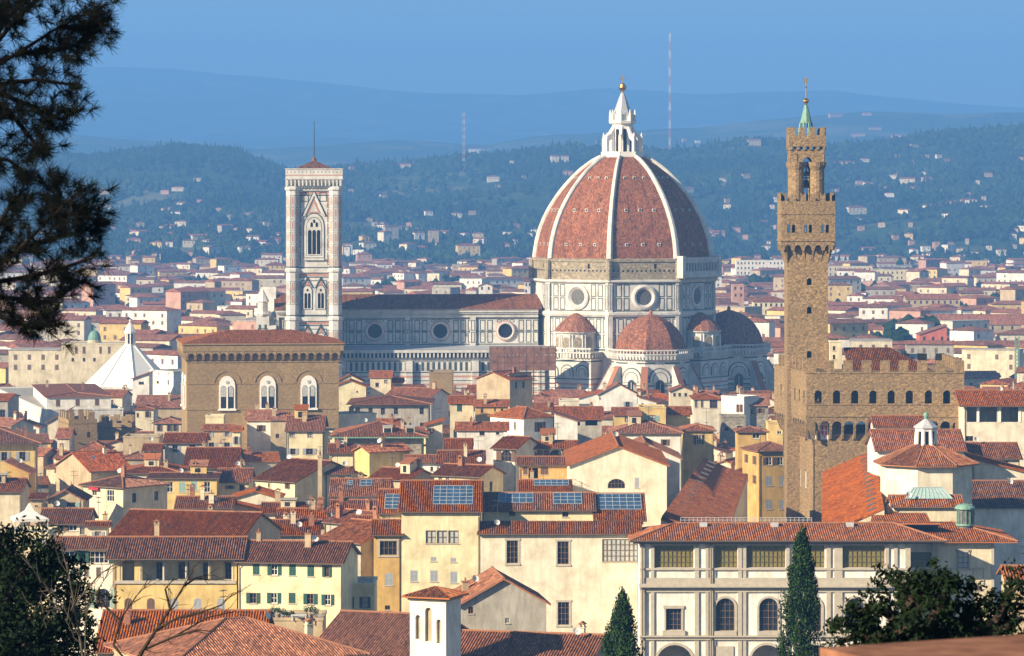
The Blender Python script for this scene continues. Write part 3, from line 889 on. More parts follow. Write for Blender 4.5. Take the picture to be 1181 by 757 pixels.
# drum
RD = 28.0; AP = RD * C8; HWF = RD * math.sin(rad(22.5))
b = MB(); b.loft([octring(RD, 0), octring(RD, 48.9)], 0); b.loft([octring(RD * 1.012, 38.6), octring(RD * 1.025, 39.2), octring(RD * 1.025, 39.9), octring(RD, 40.1)], 0)
b.loft([octring(RD * 1.015, 48.6), octring(RD * 1.03, 49.0), octring(RD * 1.03, 49.5), octring(RD, 49.6)], 0)
for k in range(8):
    T = faceT(AP, k)
    for z0, z1 in ((40.6, 44.2), (44.5, 48.2)):
        for sx in (-1, 1):
            for i in range(2):
                x = sx * (4.5 + 2.35 * i); ring_panel(b, T, min(x, x + sx * 1.75), max(x, x + sx * 1.75), z0, z1, .32)
            ring_panel(b, T, min(sx * 9.3, sx * 10.3), max(sx * 9.3, sx * 10.3), z0, z1, .26)
    strip(b, T, -HWF, HWF, 40.25, 40.5, 1); strip(b, T, -HWF, HWF, 48.35, 48.6, 1)
    for z0, z1 in ((29.5, 33.4), (33.8, 38.0)):
        n = 9
        for i in range(n):
            x = -HWF + (i + .5) * 2 * HWF / n; ring_panel(b, T, x - .85, x + .85, z0, z1, .3)
    strip(b, T, -HWF, HWF, 28.6, 29.1, 1); strip(b, T, -HWF, HWF, 38.15, 38.45, 1)
    bx(b, T, -HWF, HWF, -.3, 0, 26.5, 28.4, 0)
    for sx in (-1, 1):
        bx(b, T, sx * (HWF - .55) - .5, sx * (HWF - .55) + .5, -.42, .1, 28.5, 48.6, 0)
        ring_panel(b, T, sx * (HWF - .55) - .36, sx * (HWF - .55) + .36, 40.8, 48.0, .2, 1, -.45)
b.build('drum', ['marble', 'green'], duo)
for k in (7, 0, 1):
    oculus(duo, faceT(AP, k), 44.4, 3.55, 2.25, gl='lead_dark', rd='marble')
# rough masonry band and gallery
b = MB(); b.loft([octring(RD * .985, 49.4), octring(RD * .985, 55.2)], 0); b.loft([octring(RD * .997, 54.9), octring(RD * .997, 55.6), octring(RD * .96, 55.9)], 0)
for k in range(8):
    T = faceT(AP * .985, k)
    for i in range(14):
        x = -9.1 + i * 1.4
        bx(b, T, x - .22, x + .22, -.06, 0, 52.0, 52.5, 1)
    bx(b, T, 3.2, 3.8, -.07, 0, 52.9, 54.3, 1)
for k in range(8): b.tube(opt(RD * 1.0, OCT0 + 45 * k, 49.5), opt(RD * .995, OCT0 + 45 * k, 55.3), .95, n=8)
b.build('rough_band', ['rough_stone', 'dark'], duo)
b = MB(); T = faceT(AP, 1)
bx(b, T, -HWF - .8, HWF + .8, -1.9, 0, 50.2, 50.9); bx(b, T, -HWF - .6, HWF + .6, -1.7, 0, 55.4, 56.1); bx(b, T, -HWF, HWF, -.15, 0, 50.9, 55.4, 1)
n = 13
for i in range(n + 1):
    x = -HWF - .4 + i * (2 * HWF + .8) / n; bx(b, T, x - .25, x + .25, -1.6, -1.1, 50.9, 55.4)
for i in range(n):
    x0 = -HWF - .4 + i * (2 * HWF + .8) / n; bx(b, T, x0, x0 + (2 * HWF + .8) / n, -1.5, -1.2, 50.9, 52.0); bx(b, T, x0, x0 + (2 * HWF + .8) / n, -1.5, -1.2, 54.5, 55.4)
for i in range(16): x = -HWF + (i + .5) * 2 * HWF / 16; bx(b, T, x - .2, x + .2, -1.5, 0, 49.4, 50.2)
for sx in (-1, 1):
    x = sx * (HWF + .2); bx(b, T, x - .9, x + .9, -2.0, 0, 50.0, 56.6)
b.build('arcaded_gallery', ['marble', 'green'], duo)
# dome shell with windows, white ribs, lantern
prof = [(26.9, 55.8), (26.7, 58), (25.9, 62), (24.6, 66), (22.7, 70), (20.2, 74), (17.0, 78), (13.4, 81.7), (9.6, 84.6), (6.6, 86.2)]
def dome_r(z):
    for (r0, z0), (r1, z1) in zip(prof, prof[1:]):
        if z <= z1: return r0 + (r1 - r0) * (z - z0) / (z1 - z0)
    return prof[-1][0]
fine = []
for i in range(27):
    z = 55.8 + (86.2 - 55.8) * i / 26
    fine.append((z, dome_r(z)))
def crom(tab, t):
    i = min(len(tab) - 2, int(t)); f = t - i
    p = [tab[max(0, i - 1)], tab[i], tab[i + 1], tab[min(len(tab) - 1, i + 2)]]
    return tuple(.5 * ((2 * p[1][k]) + (-p[0][k] + p[2][k]) * f + (2 * p[0][k] - 5 * p[1][k] + 4 * p[2][k] - p[3][k]) * f * f + (-p[0][k] + 3 * p[1][k] - 3 * p[2][k] + p[3][k]) * f ** 3) for k in (0, 1))
curve = [crom(prof, t * 9 / 36) for t in range(37)]
b = MB()
s_acc = 0
for i in range(36):
    (r0, z0), (r1, z1) = curve[i], curve[i + 1]
    L = math.hypot(r1 - r0, z1 - z0)
    A_, B_ = octring(r0, z0), octring(r1, z1)
    for k in range(8):
        j = (k + 1) % 8
        w0, w1 = (A_[j] - A_[k]).length / 2, (B_[j] - B_[k]).length / 2
        b.face([A_[k], A_[j], B_[j], B_[k]], 0, [(100 + 30 * k - w0, s_acc + 1), (100 + 30 * k + w0, s_acc + 1), (100 + 30 * k + w1, s_acc + L + 1), (100 + 30 * k - w1, s_acc + L + 1)])
    s_acc += L
for k in range(8):
    for z in (60.0, 70.2, 79.8):
        r = dome_r(z); T = RZ(OCT0 + 22.5 + 45 * k) @ TR(0, -r * C8)
        for i in (-1, 0, 1):
            x = i * r * .19; bx(b, T, x - .45, x + .45, -.3, .3, z - .45, z + .45, 1); bx(b, T, x - .26, x + .26, -.33, .3, z - .28, z + .28, 2)
b.build('dome_shell', ['dome_tile', 'marble', 'dark'], duo)
for k in range(8):
    b = MB(); ang = OCT0 + 45 * k
    rings = []
    for i, (r, z) in enumerate(curve):
        wd = .92 - .42 * i / 36
        c = opt(r * 1.0, ang, z); tdir = V((math.cos(rad(ang)), math.sin(rad(ang)), 0)); rd = V((math.sin(rad(ang)), -math.cos(rad(ang)), 0))
        i2 = min(35, i); dr, dz = curve[i2 + 1][0] - curve[i2][0], curve[i2 + 1][1] - curve[i2][1]
        nn = (rd * dz - V((0, 0, 1)) * dr).normalized()
        rings.append([c - tdir * wd - nn * .5, c - tdir * wd + nn * .35, c - tdir * wd * .5 + nn * .8, c + tdir * wd * .5 + nn * .8, c + tdir * wd + nn * .35, c + tdir * wd - nn * .5])
    b.loft(rings, 0)
    b.build('dome_rib', ['marble'], duo)
lan = MB(); LZ = 86.2; LK = .87
lan.loft([octring(7.2, LZ - .6), octring(7.6, LZ + .1), octring(7.6, LZ + .9), octring(6.9, LZ + .9)], 0)
for k in range(8):
    T = faceT(7.3 * C8, k); bx(lan, T, -3, 3, -.1, .1, LZ + .9, LZ + 1.9)
lan.loft([octring(3.7, LZ), octring(3.6, LZ + 11.4), octring(4.6, LZ + 11.8), octring(4.8, LZ + 12.6), octring(3.9, LZ + 12.8), octring(3.8, LZ + 14.6), octring(4.3, LZ + 15.0), octring(3.5, LZ + 15.2)], 0)
for k in range(8):
    T = faceT(3.66 * C8, k); bx(lan, T, -.62, .62, -.06, .2, LZ + 1.8, LZ + 9.3, 1); lan.prism([T @ V((.62 * math.cos(math.pi * q / 8), -.06, LZ + 9.3 + .62 * math.sin(math.pi * q / 8))) for q in range(9)], T.to_3x3() @ V((0, .2, 0)), 1)
    ang = OCT0 + 45 * k
    T = RZ(ang)
    bx(lan, T, -.42, .42, -7.1, -5.9, LZ + .5, LZ + 6.6)
    lan.prism([T @ V((-.4, -6.9, LZ + 6.5)), T @ V((-.4, -6.9, LZ + 7.3)), T @ V((-.4, -5.2, LZ + 8.3)), T @ V((-.4, -3.5, LZ + 11.0)), T @ V((-.4, -3.5, LZ + 9.2)), T @ V((-.4, -4.4, LZ + 6.4)), T @ V((-.4, -5.9, LZ + 5.6))], T.to_3x3() @ V((.8, 0, 0)))
    p = opt(4.3, ang, 0); lan.lathe([(.45, LZ + 12.6), (.4, LZ + 14.6), (.12, LZ + 16.6)], 6, 0, (p.x, p.y))
    p = opt(6.6, ang, 0); lan.lathe([(.35, LZ + 7.0), (.1, LZ + 8.6)], 6, 0, (p.x, p.y))
lan.v = [(x * .88, y * .88, LZ + (z - LZ) * LK) for x, y, z in lan.v]
lo = lan.build('lantern', ['white_stone', 'dark'], duo)
b = MB(); b.loft([octring(3.5, LZ + 15), octring(2.4, LZ + 17.6), octring(1.4, LZ + 20.5), octring(.5, LZ + 22.6)], 0); b.v = [(x * .88, y * .88, LZ + (z - LZ) * LK) for x, y, z in b.v]
b.build('lantern_cone', ['lead'], lo)
b = MB(); b.lathe([(.5, LZ + 22.4), (.25, LZ + 22.9), (.9, LZ + 23.2), (1.25, LZ + 24.1), (.9, LZ + 25.1), (.15, LZ + 25.5)], 14)
b.tube((0, 0, LZ + 25.3), (0, 0, LZ + 28), .12, n=6); b.box(-.75, .75, -.1, .1, LZ + 26.7, LZ + 26.95)
b.v = [(x, y, LZ - 2.9 + (z - LZ)) for x, y, z in b.v]
b.build('gilded_ball', ['gold'], lo)
# nave: clerestory, roof, aisle. local axes: x east, y north
X0, X1 = -105.0, -26.5
YC, YA = -10.5, -21.5
TS = TR(0, YC)
b = MB()
b.box(X0, X1, YC, -YC, 0, 40.2)
n = 36; step = (X1 - X0) / 4
for bay in range(4):
    xc = X0 + step * (bay + .5)
    for sx in (-1, 1):
        for i in range(3):
            x = xc + sx * (3.9 + 2.2 * i)
            for z0, z1 in ((30.5, 33.7), (34.1, 37.3)): ring_panel(b, TS, min(x, x + sx * 1.6), max(x, x + sx * 1.6), z0, z1, .3)
    for i in (-1, 0, 1): ring_panel(b, TS, xc + i * 1.9 - .7, xc + i * 1.9 + .7, 36.6, 37.4, .2)
    x = X0 + step * bay
    bx(b, TS, x - .8, x + .8, -.6, 0, 28, 38.2); ring_panel(b, TS, x - .6, x + .6, 30.5, 33.7, .28, 1, -.63); ring_panel(b, TS, x - .6, x + .6, 34.1, 37.3, .28, 1, -.63)
for z0, z1, m in ((29.9, 30.2, 1), (33.8, 34.0, 1), (37.5, 37.8, 1), (39.4, 39.6, 1)): strip(b, TS, X0, X1, z0, z1, m, -.05)
bx(b, TS, X0, X1, -.5, 0, 38.2, 38.6); bx(b, TS, X0 - .3, X1, -1.0, 0, 39.7, 40.6); bx(b, TS, X0, X1, -.6, 0, 39.2, 39.7)
b.build('clerestory', ['marble', 'green'], duo)
for bay in range(4): oculus(duo, TR(X0 + step * (bay + .5), YC), 34.0, 2.75, 2.0)
b = MB()
for sy in (1, -1):
    p = [V((X0 - .6, sy * (YC - 1.2), 40.6)), V((X1 + 1, sy * (YC - 1.2), 40.6)), V((X1 + 1, 0, 44.8)), V((X0 - .6, 0, 44.8))]
    b.face(p, 0, [(1, 1), (90, 1), (90, 13), (1, 13)])
    b.face([V((q.x, q.y, q.z - .3)) for q in p], 0)
for x in (X0 - .6, X1 + 1): b.face([(x, YC - 1.2, 40.6), (x, -YC + 1.2, 40.6), (x, 0, 44.8)], 1)
for i in range(5): b.box(X0 + 10 + i * 14, X0 + 10.5 + i * 14, -5, -4.4, 43.0, 43.9, 0)
b.build('nave_roof', ['tile_dark', 'marble'], duo)
b = MB(); TA = TR(0, YA)
b.box(X0, X1 + 2, YA, YC, 0, 28.6)
b.box(X0, X1 + 2, YA - 1.1, YA + .3, 28.0, 28.8)
for i in range(68):
    x = X0 + .6 + i * 1.18
    if x > X1 + 1: break
    bx(b, TA, x - .22, x + .22, -.9, 0, 26.6, 28.0)
    b.prism([TA @ V((x - .2, -.9, 26.7)), TA @ V((x - .2, 0, 26.7)), TA @ V((x - .2, 0, 25.8))], (.4, 0, 0))
strip(b, TA, X0, X1 + 2, 26.5, 27.9, 1, -.03)
for i in range(50):
    x = X0 + .9 + i * 1.63
    if x > X1 + 1: break
    strip(b, TA, x - .38, x + .38, 22.6, 25.2, 1, -.05)
for z0, z1, m in ((25.4, 25.7, 1), (22.0, 22.3, 1), (20.7, 21.2, 2), (19.6, 19.8, 1), (18.3, 18.8, 2), (17.3, 17.5, 1), (15.9, 16.4, 2), (14.8, 15.0, 1)): strip(b, TA, X0, X1 + 2, z0, z1, m, -.055)
for i in range(48):
    x = X0 + 1 + i * 1.7
    if x > X1 + 1: break
    for z0, z1 in ((11.5, 14.4), (7.5, 11.2)): ring_panel(b, TA, x - .65, x + .65, z0, z1, .28)
for bay in range(5):
    x = X0 + step * bay; bx(b, TA, x - 1, x + 1, -1.4, 0, 0, 25.6)
    for z0, z1, m in ((20.7, 21.2, 2), (18.3, 18.8, 2), (15.9, 16.4, 2), (22.0, 22.3, 1)): strip(b, TA, x - 1, x + 1, z0, z1, m, -1.45)
# gabled side door
xd = X0 + 58
b.prism([TA @ V((xd - 2.6, -1.2, 9)), TA @ V((xd + 2.6, -1.2, 9)), TA @ V((xd + 2.6, -1.2, 14)), TA @ V((xd, -1.2, 19)), TA @ V((xd - 2.6, -1.2, 14))], (0, 1.2, 0))
b.prism([TA @ V((xd - 1.5, -1.26, 9)), TA @ V((xd + 1.5, -1.26, 9)), TA @ V((xd + 1.5, -1.26, 12.5)), TA @ V((xd, -1.26, 15.4)), TA @ V((xd - 1.5, -1.26, 12.5))], (0, .06, 0), 1)
b.build('aisle', ['marble', 'green', 'pinkm'], duo)
b = MB(); b.face([(X0, YA - .4, 28.85), (X1 + 2, YA - .4, 28.85), (X1 + 2, YC, 29.7), (X0, YC, 29.7)], 0, [(1, 1), (90, 1), (90, 12), (1, 12)]); b.build('aisle_roof', ['lead'], duo)
# west front seen edge on, with its pinnacle
b = MB(); b.box(X0 - 4.5, X0, -21.5, 21.5, 0, 34); b.prism([V((X0 - 4.5, -21.5, 34)), V((X0 - 4.5, 21.5, 34)), V((X0 - 4.5, 11, 36)), V((X0 - 4.5, 0, 47)), V((X0 - 4.5, -11, 36))], (4.5, 0, 0))
for y in (-21.5, -10.5, 10.5, 21.5):
    bx(b, TR(X0 - 4, y), -1.9, 1.9, -1.9, 1.9, 0, 39); b.lathe([(2.3, 39), (2.6, 39.6), (2.3, 40), (1.5, 40), (1.5, 43), (1.9, 43.3), (.1, 46.6)], 8, 0, (X0 - 4, y)); bx(b, TR(X0 - 4, y), -1.2, -.5, -1.95, 0, 33, 36.5, 1); bx(b, TR(X0 - 4, y), .5, 1.2, -1.95, 0, 33, 36.5, 1)
    for k in range(6): strip(b, TR(X0 - 4, y), -1.4, 1.4, 11.2 + 4.1 * k, 11.6 + 4.1 * k, 1, -1.94); ring_panel(b, TR(X0 - 4, y), -1.4, 1.4, 12 + 4.1 * k, 15 + 4.1 * k, .3, 1, -1.94)
b.build('west_front', ['marble', 'green'], duo)
# tribunes: half-dome roofs on polygonal apses, with spurs
def tribune(name, ang, dist, R_, full=True):
    cx, cy = dist * math.sin(rad(ang)), -dist * math.cos(rad(ang))
    def rg(r, z): return [V((cx + r * math.sin(rad(ang + 22.5 + 45 * k)), cy - r * math.cos(rad(ang + 22.5 + 45 * k)), z)) for k in range(8)]
    b = MB(); b.loft([rg(R_, 0), rg(R_, 26.4)], 0)
    b.loft([rg(R_ * 1.0, 26.2), rg(R_ * 1.10, 27.6), rg(R_ * 1.10, 28.0)], 0, False, True)
    for k in range(-3, 2):
        T = TR(cx, cy) @ RZ(ang + 45 * (k + 1)) @ TR(0, -R_ * C8); hw = R_ * math.sin(rad(22.5))
        # tall window in an arched frame
        n = 10
        def arc(r, y, zs, lo): return [T @ V((-r, y, lo))] + [T @ V((-r * math.cos(math.pi * q / n), y, zs + r * math.sin(math.pi * q / n))) for q in range(n + 1)] + [T @ V((r, y, lo))]
        d = T.to_3x3() @ V((0, .3, 0))
        b.prism(arc(3.3, -.22, 21.0, 20), d, 1); b.prism(arc(3.0, -.30, 21.0, 20), d, 0); b.prism(arc(2.3, -.34, 20.8, 20), d, 1); b.prism(arc(2.1, -.38, 20.8, 20), d, 0)
        b.prism(arc(1.3, -.42, 19.5, 8.5), d, 1); b.prism(arc(1.05, -.46, 19.4, 8.8), d, 3); bx(b, T, -.1, .1, -.5, -.4, 8.8, 20)
        for z0, z1, m in ((25.4, 25.8, 1), (19.0, 19.25, 1), (17.0, 17.5, 2), (15.6, 15.85, 1), (13.8, 14.3, 2), (12.6, 12.85, 1)):
            strip(b, T, -hw, -1.5, z0, z1, m, -.05); strip(b, T, 1.5, hw, z0, z1, m, -.05)
        for i in range(13):
            z = 6.0 + i * 1.28
            for sx in (-1, 1): strip(b, T, min(sx * 1.5, sx * hw), max(sx * 1.5, sx * hw), z, z + .34, (1, 2, 1)[i % 3], -.045)
        for sx in (-1, 1):
            for z0, z1 in ((8.2, 12.2),):
                for i in range(2): x = sx * (1.8 + i * 1.2); ring_panel(b, T, min(x, x + sx * .95), max(x, x + sx * .95), z0, z1, .22)
        # corbelled balustrade
        nn = 9
        for i in range(nn):
            x = -hw * 1.08 + (i + .5) * 2.16 * hw / nn
            bx(b, T, x - .28, x + .28, -R_ * .1, 0, 26.7, 28.1)
            bx(b, T, x - .12, x + .12, -R_ * .1 - .05, -R_ * .1 + .2, 28.3, 29.3)
        bx(b, T, -hw * 1.1, hw * 1.1, -R_ * .1 - .15, 0, 28.0, 28.4); bx(b, T, -hw * 1.1, hw * 1.1, -R_ * .1 - .1, -R_ * .1 + .25, 29.2, 29.6)
    o = b.build('tribune', ['marble', 'green', 'pinkm', 'glass'], duo)
    b = MB(); pr = [(10.6, 28.6), (10.3, 30.8), (9.4, 33.2), (8.0, 35.4), (6.0, 37.3), (3.6, 38.7), (1.2, 39.5), (.3, 39.7)]
    acc = 0
    for (r0, z0), (r1, z1) in zip(pr, pr[1:]):
        L = math.hypot(r1 - r0, z1 - z0); A_, B_ = rg(r0, z0), rg(r1, z1)
        for k in range(8):
            j = (k + 1) % 8; w0, w1 = (A_[j] - A_[k]).length / 2, (B_[j] - B_[k]).length / 2
            b.face([A_[k], A_[j], B_[j], B_[k]], 0, [(20 * k + 20 - w0, acc + 1), (20 * k + 20 + w0, acc + 1), (20 * k + 20 + w1, acc + L + 1), (20 * k + 20 - w1, acc + L + 1)])
        acc += L
    b.lathe([(.5, 39.5), (.6, 40.2), (.1, 41)], 8, 0, (cx, cy))
    b.build('tribune_dome', ['dome_tile'], o)
    for k in range(-2, 4):
        a2 = ang - 22.5 + 45 * (k - .0) if False else ang + 22.5 + 45 * (k - 1)
        T = TR(cx, cy) @ RZ(a2)
        b = MB()
        b.prism([T @ V((-.75, -R_ + .8, 0)), T @ V((-.75, -R_ + .8, 25)), T @ V((-.75, -R_ - .6, 24.4)), T @ V((-.75, -R_ - 6.0, 14.5)), T @ V((-.75, -R_ - 7.6, 14.5)), T @ V((-.75, -R_ - 7.6, 0))], T.to_3x3() @ V((1.5, 0, 0)), 0)
        for z in (11.2, 8.6): 
            for s2 in (-1, 1): b.face([T @ V((s2 * .8, -R_ - 7, z)), T @ V((s2 * .8, -R_, z)), T @ V((s2 * .8, -R_, z + .45)), T @ V((s2 * .8, -R_ - 7, z + .45))], 2)
        for q in ((-R_ - .6, 24.45, -R_ - 6.0, 14.55),):
            b.prism([T @ V((-1.0, q[0], q[1] + .25)), T @ V((-1.0, q[0], q[1])), T @ V((-1.0, q[2], q[3])), T @ V((-1.0, q[2], q[3] + .25))], T.to_3x3() @ V((2.0, 0, 0)), 1)
        bx(b, T, -1.1, 1.1, -R_ - 7.9, -R_ - 5.7, 14.4, 15.2, 0)
        b.build('spur', ['marble', 'dome_tile', 'green'], o)
fa = OCT0 + 22.5
tribune('south', fa, 33.5, 11.6)
tribune('east', fa + 90, 33.5, 11.6)
for da in (-45, 45, 135):
    ang = fa + da; T = RZ(ang)
    b = MB(); bx(b, T, -8.2, 8.2, -32.0, -20, 0, 26.4)
    bx(b, T, -8.8, 8.8, -33.1, -20, 27.9, 28.3); bx(b, T, -8.8, 8.8, -33.1, -32.6, 29.2, 29.6)
    TF = T @ TR(0, -32.0)
    for i in range(16):
        x = -8.2 + i * 1.093; bx(b, TF, x - .27, x + .27, -1.0, 0, 26.6, 27.9); bx(b, TF, x - .12, x + .12, -1.05, -.8, 28.3, 29.2)
    for side in (-1, 1):
        for i in range(9):
            y = -32 + i * 1.3; bx(b, T, side * 8.7 - .25, side * 8.7 + .25, y - .27, y + .27, 26.7, 27.9)
    for x in (-5.2, 0, 5.2):
        d = TF.to_3x3() @ V((0, .2, 0)); n = 10
        def arc2(r, y): return [TF @ V((x - r, y, 21))] + [TF @ V((x - r * math.cos(math.pi * q / n), y, 22.4 + r * math.sin(math.pi * q / n))) for q in range(n + 1)] + [TF @ V((x + r, y, 21))]
        b.prism(arc2(2.2, -.12), d, 1); b.prism(arc2(1.9, -.18), d, 0); b.prism(arc2(1.2, -.21), d, 1); b.prism(arc2(1.0, -.24), d, 0)
    for z0, z1, m in ((25.4, 25.8, 1), (20.2, 20.5, 1), (18.6, 19.1, 2), (17.6, 17.8, 1), (16.2, 16.7, 2), (15.0, 15.3, 1), (9.8, 10.2, 1)): strip(b, TF, -8.2, 8.2, z0, z1, m)
    for i in range(11): z = 3.0 + i * 1.28; strip(b, TF, -8.2, 8.2, z, z + .34, (1, 2, 1)[i % 3], -.045)
    for i in range(9): x = -7.9 + i * 1.78; ring_panel(b, TF, x, x + 1.4, 10.8, 14.6, .28)
    for sx in (-1, 1):
        TT = T @ TR(sx * 8.2, -26) @ RZ(90 * sx)
        for z0, z1, m in ((25.4, 25.8, 1), (20.2, 20.5, 1), (18.6, 19.1, 2), (16.2, 16.7, 2), (15.0, 15.3, 1)): strip(b, TT, -6, 6, z0, z1, m)
    o = b.build('sacristy', ['marble', 'green', 'pinkm'], duo)
    b = MB(); cx, cy = (T @ V((0, -27.0, 0))).xy
    b.lathe([(5.9, 26), (5.9, 33.6), (6.5, 33.9), (6.5, 34.3)], 24, 0, (cx, cy))
    for i in range(5):
        T2 = TR(cx, cy) @ RZ(ang + (i - 2) * 36) @ TR(0, -5.86)
        d = T2.to_3x3() @ V((0, .3, 0)); n = 8
        def arc3(r, y): return [T2 @ V((-r, y, 29.6))] + [T2 @ V((-r * math.cos(math.pi * q / n), y, 31.6 + r * math.sin(math.pi * q / n))) for q in range(n + 1)] + [T2 @ V((r, y, 29.6))]
        b.prism(arc3(1.15, -.22), d, 1); b.prism(arc3(.95, -.28), d, 2)
        T3 = TR(cx, cy) @ RZ(ang + (i - 2.5) * 36) @ TR(0, -5.9)
        for sx in (-.45, .45): b.tube(T3 @ V((sx, -.1, 29.2)), T3 @ V((sx, -.1, 33.4)), .3, n=6)
        bx(b, T3, -.8, .8, -.45, 0, 28.4, 29.3)
    b.build('exedra', ['marble', 'pietra', 'rough_stone'], o)
    b = MB(); acc = 0; pr = [(6.7, 34.3), (5.2, 36.2), (3.0, 38.3), (.9, 39.5), (.1, 39.7)]
    for (r0, z0), (r1, z1) in zip(pr, pr[1:]):
        L = math.hypot(r1 - r0, z1 - z0)
        for k in range(16):
            a0, a1 = 6.2832 * k / 16, 6.2832 * (k + 1) / 16
            b.face([V((cx + r0 * math.cos(a0), cy + r0 * math.sin(a0), z0)), V((cx + r0 * math.cos(a1), cy + r0 * math.sin(a1), z0)), V((cx + r1 * math.cos(a1), cy + r1 * math.sin(a1), z1)), V((cx + r1 * math.cos(a0), cy + r1 * math.sin(a0), z1))], 0, [(k * 5 + 5 - r0 * .2, acc + 1), (k * 5 + 5 + r0 * .2, acc + 1), (k * 5 + 5 + r1 * .2, acc + L + 1), (k * 5 + 5 - r1 * .2, acc + L + 1)])
        acc += L
    b.build('exedra_roof', ['dome_tile'], o)
claim(DX - 35, DY - 5, 78, 38, rad(PHI))
# netted scaffolding along the aisle beside the dome
sx0, sx1 = wx(565, 1058), wx(641, 1058)
scf = thing('scaffolding', 'netted scaffolding along the cathedral aisle left of the dome', 'scaffolding', ((sx0 + sx1) / 2, 1057, 0), rad(PHI))
b = MB(); hw = (sx1 - sx0) / 2
for i in range(10):
    x = -hw + i * 2 * hw / 9
    for y in (0, 1.4): b.tube((x, y, 0), (x, y, 30.2), .09, n=5)
for k in range(15):
    z = 1.5 + k * 2
    for y in (0, 1.4): b.tube((-hw, y, z), (hw, y, z), .09, n=5)
    b.box(-hw, hw, .15, 1.3, z - .05, z + .03)
b.build('frame', ['iron'], scf)
b = MB()
for k in range(3):
    for i in range(9):
        x0_, x1_ = -hw + i * 2 * hw / 9, -hw + (i + 1) * 2 * hw / 9
        b.box(x0_ + .05, x1_ - .05, -.16 - .03 * ((i + k) % 2), -.12, 23.3 + 2.3 * k, 25.5 + 2.3 * k)
b.box(-hw, hw, -.4, 1.9, 30.2, 30.4)
b.build('netting', ['sheet_net'], scf)

